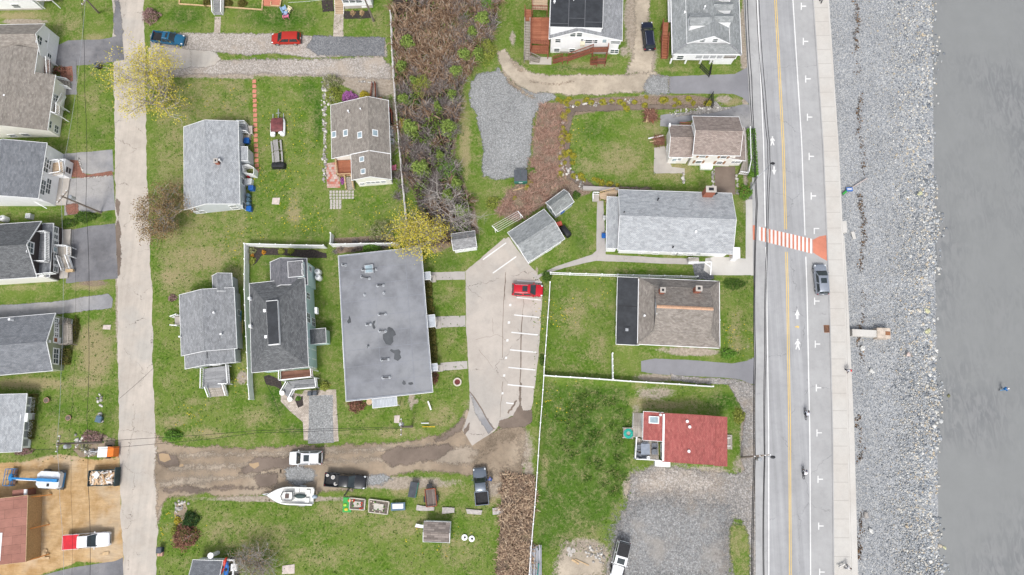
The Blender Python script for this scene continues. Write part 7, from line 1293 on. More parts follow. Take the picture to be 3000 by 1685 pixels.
for px, r_, lb, mt in [(tp(0,3,1800,780), .75, 'grey boulder in the kidney shaped bed on the bottom lawn', m_stone), (tp(4,1,1012,500), .6, 'large yellowish boulder on the beach level with the crosswalk', m_yst), (tp(4,2,1087,435), .75, 'large yellowish boulder at the sand edge right of the outfall', m_yst), (tp(4,2,1080,228), .6, 'yellow green boulder at the sand edge above the outfall', m_yst), (tp(4,2,897,665), .55, 'pinkish boulder on the cobbles below the outfall', M('pink_boulder', (.54,.44,.40), .9, .2)), (tp(4,2,437,605), .55, 'pale pointed boulder beside the outfall channel', m_pst), (tp(4,2,530,835), .55, 'pale boulder level with the red capped walker', m_pst), (tp(4,3,520,1000), .6, 'pale boulder near the sea wall at lower right', m_pst), (tp(4,3,470,845), .6, 'grey boulder touching the weed below the sea wall', m_stone), (tp(4,3,1258,1172), .35, 'lone boulder out on the wet sand at lower right', m_yst), (tp(4,2,1190,308), .35, 'lone boulder on the wet sand near the outfall', m_pst), (tp(4,2,1300,1080), .4, 'weedy boulder lying on the wet sand right of the cobbles', M('weedy_boulder', (.15,.15,.08), .9))]: rockthing(px, r_, lb, -1.5 if tp(0,0,0,0) and px[0] < 2700 and px[0] > 2400 else (0 if px[0] < 2400 else -2.2), None, mt)
pts = []; szs = []
for a, b, n_, s_, w_ in [((817,193),(817,460),130,.2,.35),((817,193),(838,258),40,.3,.5),((1415,300),(1412,445),50,.2,.3),((1420,420),(1470,470),40,.2,.8),((1425,268),(1600,252),50,.16,.4),((188,1100),(215,1135),30,.22,.5),((215,1140),(285,1135),50,.22,.5),((445,1266),(470,1268),16,.18,.3),((441,1275),(452,1328),20,.16,.15),((1690,288),(1810,268),70,.16,.5),((1510,428),(1512,470),1,.1,.1),((1718,436),(1720,462),18,.18,.15),((1793,430),(1794,480),22,.2,.2),((1854,440),(1856,490),18,.2,.2),((198,398),(210,436),30,.12,.1),((205,449),(284,441),50,.10,.1),((900,205),(938,208),20,.16,.1),((938,208),(938,245),18,.16,.1),((1478,1388),(1512,1398),50,.18,.9),((250,960),(250,1060),6,.22,.5),((240,1005),(262,1060),5,.25,.8)]:
    for _ in range(n_): f = rnd(0,1); p = o(a[0]+(b[0]-a[0])*f, a[1]+(b[1]-a[1])*f); pts.append((p.x+random.gauss(0,w_*.5), p.y+random.gauss(0,w_*.5), .04)); szs.append(s_*rnd(.6,1.4))
tag(scatter_rocks('edging_stones', pts, szs, island('edging_stone', [(0,(.20,.19,.18)),(.5,(.36,.34,.31)),(.8,(.5,.48,.45)),(1,(.62,.6,.56))]), .7), 'rough stones edging the garden beds and drives', 'edging stones', kind='stuff')
# clothesline
A = [P(*tp(2,1,*q_), 1.8) for q_ in ((828,822),(887,880),(1088,675),(1138,735))]; c0, c1 = (A[0]+A[1])/2, (A[2]+A[3])/2; k = thing('clothesline', 'white five-line clothes drying frame on the grass beside the garage', 'clothesline', (c0.x, c0.y, 0)); o_ = k.location
for a, b, c_ in ((A[0],A[1],c0),(A[2],A[3],c1)): mb = MB(); mb.beam(a-o_, b-o_, .09); bar = mb.build('crossbar', m_trim, k); mb = MB(); mb.beam(Vector((c_.x,c_.y,0))-o_, c_-o_, .11); mb.build('post', m_trim, k)
for i in range(5): mb = MB(); mb.beam(A[0].lerp(A[1], i/4)-o_, A[2].lerp(A[3], i/4)-o_, .028); mb.build('line', m_trim, k)
# fire pit, white post on the lawn, raised beds, buckets, red box
p = t(2,2,481,945); k = thing('fire_pit', 'round fire pit with a pale stone ring and red centre on the motel lawn', 'fire pit', p); mb = MB(); n = 18; mb.faces([(r_*math.cos(2*math.pi*i/n), r_*math.sin(2*math.pi*i/n), z) for r_, z in ((.62,0),(.62,.25),(.42,.25),(.42,.02)) for i in range(n)], [(j*n+i, j*n+(i+1)%n, (j+1)*n+(i+1)%n, (j+1)*n+i) for j in range(3) for i in range(n)]); mb.build('ring', M('pale_stone_ring', (.52,.47,.40), .8, .2), k); mb = MB(); mb.cyl((0,0), .42, 0, .12, n); mb.build('grate', M('dark_red_iron', (.13,.03,.03), .7, .3), k)
a, b = t(2,2,190,1138), t(2,2,220,1225); k = thing('swing_bench', 'narrow white bar fallen on a dark strip of the motel lawn', 'bar', a); d = b-a; mb = MB(); mb.beam((0,0,.5), d+Vector((0,0,.5)), .2, .1); mb.build('bar', m_white, k); [MB().beam(d*f, d*f+Vector((0,0,.45)), .1).build('foot', m_white, k) for f in (.06,.94)]
def bed(pts, label, fill, nm='raised_bed'):
    pw_ = [P(*q_, .4) for q_ in pts]; o_ = Vector((pw_[0].x, pw_[0].y, 0)); k = thing(nm, label, 'garden bed', o_); q_ = [p-o_ for p in pw_]
    for a, b in zip(q_, q_[1:]+q_[:1]): mb = MB(); mb.beam(Vector((a.x,a.y,.2)), Vector((b.x,b.y,.2)), .12, .4); mb.build('side_board', M('pale_bed_board', (.50,.46,.40), .8, .2), k)
    mb = MB(); mb.faces([(p.x,p.y,.3) for p in q_], tess(q_)); mb.build('soil', M('bed_soil', (.13,.11,.09), .9, .5, 6), k)
    c_ = sum(q_, Vector())/4; mb = MB(); mb.slab([c_.lerp(p, .5)+Vector((0,0,-.02)) for p in (q_ if (q_[1]-q_[0]).cross(q_[2]-q_[0]).z > 0 else q_[::-1])], .05); mb.build('cover_board', M('pale_board', (.45,.43,.38), .8), k)
    for _ in range(14): 
        f, g_ = rnd(.1,.9), rnd(.08,.92); p = q_[0].lerp(q_[1], f).lerp(q_[3].lerp(q_[2], f), g_); mb = MB(); mb.blob((p.x,p.y,.38), .13, .13, .12, .2, 6, 4); mb.build('plant', random.choice(fill), k)
g1 = M('green_plant', (.07,.17,.03), .8); g2 = M('red_flower', (.5,.04,.02), .6); g3 = M('rose_flower', (.5,.14,.2), .6); g4 = M('pale_pot', (.5,.42,.36), .7)
bed([tp(1,3,1450,785), tp(1,3,1600,795), tp(1,3,1610,688), tp(1,3,1458,672)], 'raised garden bed with red flowers, nearest the black pickup', [g1, g2, g2, g4]); bed([tp(1,3,1645,815), tp(1,3,1832,838), tp(1,3,1850,712), tp(1,3,1650,685)], 'raised garden bed with a green watering tray, right of the flower bed', [g1, g4, g4])
p = P(*tp(1,3,1428,742), .3); k = thing('plastic_play_tray', 'green and yellow plastic tray at the left end of the raised beds', 'tray', (p.x, p.y, 0)); mb = MB(); mb.box(-.6,.6,-1.0,1.0,0,.25); mb.build('tray', M('green_plastic', (.04,.30,.06), .5), k); [MB().blob((rnd(-.4,.4), -.6+.6*i, .3), .28, .22, .1, .1, 8, 4).build('toy', M(('yellow_toy','lime_toy','orange_toy')[i], ((.6,.5,.03),(.3,.5,.05),(.6,.2,.05))[i], .5), k) for i in range(3)]
p = P(*tp(1,3,1940,757), .7); k = thing('garden_table', 'grey garden work table with white trays on the bottom lawn', 'table', (p.x, p.y, 0), .05); mb = MB(); mb.box(-1.0,1.0,-.55,.5,.66,.72); mb.build('table_top', m_slb, k); mb = MB(); mb.box(-.75,.75,-.3,.35,.72,.80); mb.build('tray', m_white, k); [MB().box(x-.05,x+.05,y-.05,y+.05,0,.66).build('leg', m_galv, k) for x in (-.9,.9) for y in (-.45,.4)]
for i, (x, y) in enumerate(((553,1067),(625,1080))): p = t(2,3,x,y); k = thing('white_basin', 'white round basin on the grass right of the low hut, %s one' % ('left','right')[i], 'basin', p, 0, 'white basins by the hut'); mb = MB(); mb.cyl((0,0), .34, 0, .22, 14, .42); mb.build('bowl', m_white, k); mb = MB(); mb.cyl((.05,.02), .16, .22, .235, 10); mb.build('contents', m_black, k)
p = P(*tp(2,1,1500,803), .4); k = thing('red_crate', 'red plastic crate between garage and black grill', 'crate', (p.x,p.y,0), .3); mb = MB(); mb.box(-.45,.45,-.35,.35,0,.45); mb.build('crate', M('coral_plastic', (.58,.08,.05), .5), k); mb = MB(); mb.box(-.4,.4,-.3,.3,.45,.5); mb.build('lid', M('coral_lid', (.62,.13,.09), .5), k)
# chairs on the top lawn and by the cottage
def adirondack(px, ang, mat, label):
    p = P(*px, .3); k = thing('garden_chair', label, 'chair', (p.x, p.y, 0), ang); mb = MB(); mb.hexa([(-.35,-.32,.28),(.35,-.32,.38),(.35,.32,.38),(-.35,.32,.28)], [(-.35,-.32,.33),(.35,-.32,.43),(.35,.32,.43),(-.35,.32,.33)]); mb.build('seat', mat, k); mb = MB(); mb.hexa([(-.38,-.32,.3),(-.32,-.32,.3),(-.32,.32,.3),(-.38,.32,.3)], [(-.68,-.36,1.0),(-.62,-.36,1.0),(-.62,.36,1.0),(-.68,.36,1.0)]); mb.build('backrest', mat, k)
    for sg in (-1,1): mb = MB(); mb.box(-.45,.4,sg*.42-.08,sg*.42+.08,.55,.6); mb.build('armrest', mat, k); [MB().box(x-.04,x+.04,sg*.40-.04,sg*.40+.04,0,.55).build('leg', mat, k) for x in (-.38,.34)]
adirondack(tp(1,0,792,90), 2.0, M('pale_blue_plastic', (.25,.38,.55), .5), 'pale blue garden chair on the top lawn, above the cream one'); adirondack(tp(1,0,845,100), 2.6, M('cream_plastic', (.66,.58,.40), .5), 'cream garden chair on the top lawn'); adirondack(tp(1,0,812,135), 1.8, M('pale_blue_plastic', (.25,.38,.55), .5), 'pale blue garden chair on the top lawn, touching the pink one'); adirondack(tp(1,0,815,162), 1.7, M('pink_plastic', (.62,.18,.27), .5), 'pink garden chair on the top lawn'); adirondack(tp(1,1,1893,238), 1.6, M('pink_plastic', (.62,.18,.27), .5), 'pink garden chair between the brown cottage and the wetland fence')
# deck furniture of the red roofed house
def on(px, z): return P(*px, z)
m_gf = M('grey_wicker', (.16,.175,.20), .7, .2)
def seat(px, ang, label): 
    p = on(px, 1.0); k = thing('deck_chair', label, 'chair', p, ang); mb = MB(); mb.box(-.32,.32,-.32,.32,.3,.42); mb.build('seat', m_gf, k); mb = MB(); mb.box(-.4,-.3,-.34,.34,.3,.95); mb.build('backrest', m_gf, k); [MB().box(-.35,.32,sg*.36-.05,sg*.36+.05,.3,.62).build('armrest', m_gf, k) for sg in (-1,1)]; [MB().box(x-.03,x+.03,y-.03,y+.03,0,.3).build('leg', m_gf, k) for x in (-.3,.28) for y in (-.3,.3)]
seat(tp(3,3,243,168), 0, 'grey deck chair left of the deck table'); seat(tp(3,3,305,135), -1.5, 'grey deck chair above the deck table'); seat(tp(3,3,398,150), -1.6, 'grey deck chair near the red house wall, upper one'); seat(tp(3,3,398,212), -1.6, 'grey deck chair near the red house wall, lower one'); seat(tp(3,3,285,245), 1.57, 'grey deck chair below the deck table'); seat(tp(3,3,240,245), 1.0, 'grey deck chair in the lower left deck corner')
p = on(tp(3,3,303,180), 1.0); k = thing('deck_table', 'grey square table among the deck chairs of the red roofed house', 'table', p); mb = MB(); mb.box(-.62,.62,-.75,.75,.68,.73); mb.build('table_top', M('grey_table_top', (.22,.25,.30), .4), k); [MB().box(x-.04,x+.04,y-.04,y+.04,0,.68).build('leg', m_gf, k) for x in (-.5,.5) for y in (-.6,.6)]
p = on(tp(3,3,335,268), 1.0); k = thing('deck_bin', 'small white bin in the lower corner of the red house deck', 'bin', p); mb = MB(); mb.cyl((0,0), .2, 0, .5, 10, .25); mb.build('body', m_white, k); mb = MB(); mb.cyl((0,0), .27, .5, .55, 10); mb.build('lid', m_white, k)
p = on(tp(3,3,140,25), .5); k = thing('garden_hose', 'turquoise coiled hose on the small platform of the red roofed house', 'hose', p); m_tq = M('turquoise_plastic', (.03,.40,.32), .5)
for i in range(3): mb = MB(); r_ = .62-.13*i; mb.tube([(r_*math.cos(2*math.pi*j/20), r_*math.sin(2*math.pi*j/20), .06+.05*i) for j in range(21)], .07, 6); mb.build('coil', m_tq, k)
# stick piles, lumber, outfall pipe, reel, ladder
m_stick = island('sticks', [(0,(.12,.06,.045)),(.6,(.25,.12,.085)),(1,(.36,.20,.15))])
def sticks(px, r_, n_, label, h_=.7):
    mb = MB(); p = P(*px)
    for _ in range(n_): a = rnd(0,6.28); q_ = Vector((rnd(-r_,r_)*.6, rnd(-r_,r_)*.6, rnd(.05,h_))); l = rnd(.3,.8)*r_; dv = Vector((math.cos(a)*l, math.sin(a)*l, rnd(-.1,.1))); mb.tube([q_-dv, q_+dv], [.035,.02], 3, False)
    ob = mb.build('brush_pile', m_stick, uv=False); ob.location = p; tag(ob, label, 'brush pile', kind='stuff')
sticks(tp(3,0,355,1170), 1.25, 230, 'pile of reddish cut sticks on the lawn above the ivory house'); sticks(tp(3,0,440,1420), 1.0, 160, 'pile of reddish cut sticks against the ivory house west wall')
def plank(a, b, label, mat=None, z=.5, w_=.16): pa, pb = P(*a, z), P(*b, z); o_ = Vector((pa.x,pa.y,0)); mb = MB(); mb.beam(pa-o_, pb-o_, w_, .08); ob = mb.build('plank', mat or m_timber); ob.location = o_; tag(ob, label, 'plank')
plank(tp(3,0,318,1230), tp(3,0,340,1140), 'pale plank on the upper stick pile, left one'); plank(tp(3,0,335,1225), tp(3,0,348,1150), 'pale plank on the upper stick pile, middle one'); plank(tp(3,0,392,1235), tp(3,0,340,1148), 'reddish plank on the upper stick pile, slanting right', m_redwood); plank(tp(3,0,365,1145), tp(3,0,362,1095), 'short plank standing above the upper stick pile'); plank(tp(3,0,340,1392), tp(3,0,490,1360), 'white plank laid over the lower stick pile, upper one', m_white); plank(tp(3,0,355,1425), tp(3,0,465,1408), 'tan plank laid over the lower stick pile, lower one'); plank(tp(2,1,1040,468), tp(2,1,1190,425), 'long pale plank lying below the green dumpster', None, .08); plank(tp(0,3,320,1278), tp(0,3,495,1276), 'raw plank on the sand at the unfinished house, long one', None, .1, .3); plank(tp(0,3,430,1275), tp(0,3,465,1190), 'raw board slanting on the sand at the unfinished house', None, .15, .4); plank(tp(0,3,1005,1245), tp(0,3,1095,1232), 'raw plank beside the white and red pickup, lower one', None, .08, .2); plank(tp(0,3,1030,1228), tp(0,3,1095,1215), 'raw plank beside the white and red pickup, upper one', None, .08, .2); plank(tp(2,3,1630,1290), tp(2,3,1700,1335), 'tan log plank on the bare soil below the hexagonal pavers', None, .1, .25); plank(tp(2,3,1660,1285), tp(2,3,1800,1350), 'long thin plank on the bare soil below the hexagonal pavers', None, .1, .12); plank(tp(4,1,335,880), tp(4,1,355,955), 'pale driftwood board on the upper beach', m_walk, -1.4, .5)
m_sil = island('grey_boards', [(0,(.20,.21,.24)),(.5,(.32,.33,.36)),(1,(.44,.45,.48))]); p = t(2,3,1265,1320); mb = MB()
for i in range(26): x = rnd(-.85,.85); y = rnd(-.5,.5); mb.beam((x, -3.0+y, .1+.12*(i%4)), (x+rnd(-.1,.1), 1.9+y, .1+.12*(i%4)), .14, .08)
ob = mb.build('board_stack', m_sil); ob.location = p; tag(ob, 'stack of weathered grey boards against the lot fence at the bottom', 'boards', kind='stuff'); fence('green_panel', 'short teal panel fence behind the grey board stack', [tp(2,3,1298,1340), tp(2,3,1285,1440)], 1.0, True, mat=M('teal_panel', (.03,.22,.19), .6))
A = P(*tp(4,2,333,445), -.6); B_ = P(*tp(4,2,578,458), -.6); C_ = P(*tp(4,2,712,462), -.6); k = thing('outfall', 'concrete outfall channel with a square rusty head block on the beach', 'outfall', (A.x,A.y,-1.6)); d = (B_-A).normalized(); s_ = Vector((-d.y,d.x,0)); o_ = k.location
pr = [(A+s_*.48-o_),(A-s_*.48-o_),(B_-s_*.5-o_),(B_+s_*.5-o_)]; mb = MB(); mb.prism([(p.x,p.y) for p in pr], -1, 1.0); mb.build('channel', m_walk, k)
pr = [(B_+s_*.85-o_),(B_-s_*.7-o_),(C_-s_*.7-o_),(C_+s_*.85-o_)]; mb = MB(); mb.prism([(p.x,p.y) for p in pr], -1, 1.15); hb = mb.build('head_block', M('stained_concrete', (.48,.41,.34), .85, .2, 2), k); mb = MB(); pr2 = [q_.lerp(sum(pr, Vector())/4, .65)+d*.55 for q_ in pr]; mb.prism([(p.x,p.y) for p in pr2][:], 1.15, 1.2); mb.build('rusty_grate', M('rust', (.26,.12,.06), .9, .3, 4), hb)
for (x, y), lb in (((82,410),'rusty drain grate in the parking lane of the coast road'),): p = t(4,2,x,y,RZ+.02); k = thing('drain_grate', lb, 'drain', p); mb = MB(); mb.box(-.5,.5,-.55,.55,0,.02); mb.build('frame', M('rust', (.26,.12,.06)), k); mb = MB(); [mb.box(-.45+.18*i,-.36+.18*i,-.5,.5,.02,.03) for i in range(5)]; mb.build('bars', m_black, k)
p = t(4,1,298,462,-1.4); k = thing('beach_marker', 'blue and white marker with a green foot leaning on the upper beach', 'marker', p); mb = MB(); mb.box(-.5,.45,-.3,.3,.1,.35); mb.build('panel', m_blue, k); mb = MB(); mb.box(-.4,.3,-.05,.1,.35,.37); mb.build('white_mark', m_white, k); mb = MB(); mb.beam((-.4,-.2,.1),(-1.0,-.7,.05),.3); mb.build('foot', M('green_plastic', (.04,.30,.06)), k); mb = MB(); mb.beam((.4,.3,.1), t(4,1,480,345,-1.4)-p+Vector((0,0,.08)), .16); mb.build('pole', M('driftwood', (.40,.35,.33), .8), k)
# ladders lying by the grey cottage
def ladder(a, b, mat, label, w_=.45): 
    pa, pb = P(*a, .4), P(*b, .4); d = (pb-pa); k = thing('ladder', label, 'ladder', (pa.x,pa.y,0), math.atan2(d.y,d.x)); L = d.length; [MB().beam((0,sg*w_/2,.4),(L,sg*w_/2,.4),.07).build('rail', mat, k) for sg in (-1,1)]; mb = MB(); [mb.beam((.15+i*.34,-w_/2,.4),(.15+i*.34,w_/2,.4),.05) for i in range(int(L/.34))]; tag(mb.build('rungs', mat, k), kind=None)
ladder(tp(1,2,362,455), tp(1,2,368,320), M('yellow_fibreglass', (.50,.42,.16), .6), 'yellow ladder leaning by the grey cottage'); ladder(tp(1,2,345,330), tp(1,2,350,228), M('blue_fibreglass', (.05,.28,.45), .6), 'blue ladder behind the yellow ladder at the grey cottage')
# clutter beside the grey house
for px, z, sz, col, nm, lb in [(tp(1,1,440,380), .6, (1.1,1.0,.5), (.60,.62,.64), 'white_cabinet', 'white cabinet in the clutter beside the grey house'), (tp(1,1,465,440), .7, (.8,.7,.5), (.03,.12,.40), 'blue_tub', 'blue tub in the clutter beside the grey house'), (tp(1,1,435,325), .5, (.35,.25,.3), (.45,.03,.05), 'red_can', 'red fuel can in the clutter beside the grey house'), (tp(1,1,450,145), .2, (.9,.95,.15), (.34,.29,.25), 'wooden_pallet', 'square wooden pallet beside the stepping stones'), (tp(1,0,415,1375), .5, (1.2,.6,.4), (.45,.40,.33), 'tan_bench', 'tan bench by the grey house steps'), (tp(1,0,1865,1320), .4, (1.0,1.6,.5), (.62,.64,.66), 'white_tub', 'white tub in the side yard of the brown cottage'), (tp(1,0,1870,1420), .4, (1.0,.8,.6), (.55,.57,.6), 'grey_cabinet', 'grey cabinet below the white tub by the brown cottage'), (tp(1,0,1838,1105), .4, (.8,.8,.6), (.38,.03,.03), 'red_chest', 'red chest behind the brown cottage'), (tp(1,0,1815,1180), .5, (.5,.9,.5), (.45,.28,.16), 'tan_board', 'round tan board leaning by the brown cottage'), (tp(0,1,290,725), .6, (.8,.8,.7), (.55,.57,.58), 'air_conditioner', 'square grey air conditioner below the white house'), (tp(2,1,1955,740), .6, (.4,.5,.7), (.65,.66,.66), 'gas_meter', 'white gas meter at the back of the long hall'), (tp(0,3,280,1222), .4, (.45,.5,.6), (.5,.52,.54), 'meter_box', 'grey box at the corner of the unfinished house')]:
    p = P(*px, z); k = thing(nm, lb, nm.split('_')[-1], (p.x,p.y,0)); mt = M('clutter_'+nm, col, .5, .15); mb = MB(); x, y, h_ = sz; mb.hexa([(-x/2,-y/2,0),(x/2,-y/2,0),(x/2,y/2,0),(-x/2,y/2,0)], [(-x/2*.94,-y/2*.94,z+h_*.4),(x/2*.94,-y/2*.94,z+h_*.4),(x/2*.94,y/2*.94,z+h_*.4),(-x/2*.94,y/2*.94,z+h_*.4)]); mb.build('body', mt, k); mb = MB(); mb.box(-x/2*.7,x/2*.7,-y/2*.7,y/2*.7,z+h_*.4,z+h_*.4+.03); mb.build('top', M('clutter_top_'+nm, sc(col,.7), .6, .2), k)
for px, lb in ((tp(0,1,35,750),'large white domed tank at the left edge below the white house'),): p = P(*px, .8); k = thing('propane_tank', lb, 'gas tank', (p.x,p.y,0)); mb = MB(); mb.loft([[(r_*math.cos(2*math.pi*j/14), r_*math.sin(2*math.pi*j/14), z) for j in range(14)] for z, r_ in ((0,.4),(.1,.5),(1.1,.5),(1.3,.35),(1.38,.1))]); mb.build('body', m_white, k, True, 40); mb = MB(); mb.cyl((0,0), .16, 1.38, 1.5, 8); mb.build('collar', m_galv, k)
for px, lb, hgt in ((tp(0,2,475,1128),'round terracotta planter beside the porch cottage',.45),(tp(0,2,687,1305),'pinkish stone pot on the lawn under the pale power line',.3)): p = P(*px,.2); k = thing('planter', lb, 'planter', (p.x,p.y,0)); mb = MB(); mb.cyl((0,0),.3,0,hgt,14,.42); mb.build('pot', M('terracotta', (.38,.22,.17), .8, .2), k); mb = MB(); mb.cyl((0,0),.34,hgt,hgt+.02,12); mb.build('soil', M('bed_soil', (.13,.11,.09)), k)
for px, r_, lb in ((tp(1,2,1653,1145),.45,'tan tree stump under the motel eave'),): p = P(*px,.3); k = thing('tree_stump', lb, 'stump', (p.x,p.y,0)); mb = MB(); mb.cyl((0,0),r_*1.15,0,.4,14,r_); mb.build('stump', m_bark, k); mb = MB(); mb.cyl((0,0),r_*.92,.4,.42,14); mb.build('cut_face', M('cut_wood', (.46,.34,.22), .8, .2, 8), k)
# ================================================================ VEGETATION
def leafcloud(name, centres, spread, per, size, mat, parent=None, flat=.5):
    c = np.repeat(np.asarray(centres, float), per, 0); n = len(c); c = c+rg.normal(0, 1, (n, 3))*np.array([spread, spread, spread*.8])
    d = rg.normal(0, 1, (n, 3)); d[:, 2] *= flat; d /= np.linalg.norm(d, axis=1)[:, None]; e = rg.normal(0, 1, (n, 3)); e -= d*(e*d).sum(1)[:, None]; e /= np.linalg.norm(e, axis=1)[:, None]
    s_ = (size*rg.uniform(.6, 1.4, n))[:, None]; V = np.stack([c-d*s_*.6, c+e*s_*.4, c+d*s_*.6, c-e*s_*.4], 1)
    return fastmesh(name, V.reshape(-1, 3), np.arange(n*4).reshape(-1, 4), mat, parent)
def limbs(mb, p, d, L, r_, lv, tips, droop=.0, split=(2, 4), spread=.75):
    n = 3; pts = [p]; q_ = p.copy(); dd = d.copy()
    for i in range(n): dd = (dd+Vector((rnd(-.22,.22), rnd(-.22,.22), rnd(-.08,.12)-droop))).normalized(); q_ = q_+dd*L/n; pts.append(q_.copy())
    mb.tube(pts, [r_, r_*.85, r_*.7, r_*.5], 6 if lv > 2 else (4 if lv > 1 else 3), False)
    if lv == 0: tips.append(q_); return
    for i in range(random.randint(*split)):
        ax = Vector((rnd(-1,1), rnd(-1,1), rnd(-.6,.75))).normalized(); nd = (dd*(1-spread*.5)+ax*spread).normalized(); k = random.choice((1, 2, 3, 3)); limbs(mb, pts[k], nd, L*rnd(.55,.85), r_*.55, lv-1, tips, droop, split, spread)
    if lv <= 2: tips.append(q_)
def tree(label, base, h_, R_, bark, leafm, per=10, size=.2, spread=.45, forks=6, lv=4, trunk=.24, name='tree', split=(3,4), start=.18):
    k = thing(name, label, 'tree', o(*base)); mb = MB(); tips = []; z0 = h_*start; mb.tube([(0,0,-.1),(.1,0,z0*.5),(0,.08,z0+.3)], [trunk*1.3, trunk, trunk*.85], 8)
    for i in range(forks):
        a = 6.283*i/forks+rnd(-.4,.4); up = rnd(.5,1.15); d = Vector((math.cos(a), math.sin(a), up)).normalized(); limbs(mb, Vector((0,0,z0+rnd(0,.5))), d, R_*.52*rnd(.85,1.15), trunk*.5, lv-1, tips, .0, split, .8)
    mb.build('trunk', bark, k, uv=False)
    tips = [p for p in tips if math.hypot(p.x, p.y) < R_*1.08]
    if leafm: leafcloud('crown', [tuple(p) for p in tips], spread, per, size, leafm, k)
    return k
l_yel = island('yellow_buds', [(0,(.36,.29,.03)),(.5,(.56,.47,.06)),(.8,(.66,.58,.12)),(1,(.40,.40,.06))]); l_brn = island('brown_buds', [(0,(.16,.10,.05)),(.5,(.26,.17,.09)),(.8,(.22,.19,.07)),(1,(.33,.22,.13))])
random.seed(21)
tree('wide pale tree with sparse yellow buds overhanging the side road', (420,245), 8.2, 7.6, m_bark2, l_yel, 14, .16, .42, 9, 4, .26)
tree('brown budding tree leaning over the side road left of the grey house', (435,555), 6.0, 5.2, m_bark2, l_brn, 18, .15, .32, 9, 4, .20)
tree('bright yellow budding tree beside the motel roof and small shed', (1066,600), 7.5, 4.9, m_bark2, l_yel, 13, .15, .40, 8, 4, .22)
tree('bare grey shrub tree at the bottom edge right of the boat shed', (660,1412), 3.6, 3.8, m_bark2, l_brn, 1, .12, .3, 16, 4, .12, 'bare_tree', (4,5))
tree('bare pale tree reaching out of the wetland above the small shed', (1150,560), 4.5, 4.8, m_bark2, None, forks=7, lv=4, trunk=.16, name='bare_tree'); tree('bare whitish fallen tree in the wetland beside the yellow tree', (1120,520), 3.0, 4.6, M('white_bark', (.46,.43,.40), .9, .2), None, forks=5, lv=4, trunk=.16, name='bare_tree', start=.05)
# shrubs
def leaves(nm, a, b, c_): return island(nm, [(0,a),(.5,b),(1,c_)])
s_grn = leaves('shrub_green', (.03,.075,.012), (.07,.14,.022), (.13,.20,.04)); s_brt = leaves('bright_green', (.06,.15,.015), (.11,.24,.03), (.19,.32,.06)); s_ygr = leaves('yellow_green', (.13,.17,.03), (.24,.28,.05), (.36,.38,.09)); s_gold = leaves('golden', (.30,.24,.02), (.50,.40,.04), (.36,.34,.06)); s_mag = leaves('magenta', (.24,.05,.22), (.42,.13,.40), (.55,.27,.52)); s_rus = leaves('russet', (.11,.05,.04), (.22,.10,.07), (.32,.17,.12)); s_hdg = leaves('olive_hedge', (.055,.06,.012), (.12,.11,.025), (.18,.16,.05)); s_pnk = leaves('pink_grey', (.16,.09,.085), (.30,.18,.17), (.40,.28,.26)); s_con = leaves('dark_conifer', (.018,.05,.015), (.035,.08,.022), (.06,.11,.035)); s_pal = leaves('pale_olive', (.15,.16,.07), (.25,.26,.12), (.33,.32,.18))
def shrub(label, px, rx, ry, h_, mat, n=None, size=.13, name='shrub', cat='shrub', box=False, stems=9, dens=1.0, grp=None, ang=0):
    k = thing(name, label, cat, P(*px, 0), ang, grp); mb = MB()
    for i in range(stems): a = rnd(0,6.28); f = rnd(.2,.8); mb.tube([(0,0,0), (rx*f*.5*math.cos(a), ry*f*.5*math.sin(a), h_*.5), (rx*f*math.cos(a), ry*f*math.sin(a), h_*rnd(.6,.95))], [.03,.022,.012], 4, False)
    mb.build('stems', m_bark, k, uv=False); n = int((n or 520*rx*ry**.5+260)*dens); c = []
    for i in range(n):
        if box: p = [rnd(-1,1), rnd(-1,1), rnd(.05,1)]; j = random.randint(0,2); p[j] = (1 if (random.random() < .5 or j == 2) else -1)*rnd(.88,1.0); c.append((p[0]*rx, p[1]*ry, max(.05, p[2])*h_))
        else:
            a = rnd(0,6.28); z = rnd(0,1); rr_ = math.sqrt(max(0,1-z*z))*(1+.18*math.sin(3*a+z*5)+.1*math.sin(7*a)); f = rnd(.75,1.05); c.append((rx*rr_*f*math.cos(a), ry*rr_*f*math.sin(a), max(.05, h_*z*f)))
    leafcloud('foliage', c, .04, 2, size, mat, k); return k
px_m = 1/ (TS*20)      # tile pixels to metres, roughly .0146 m each
def R_(v_): return v_*.0150
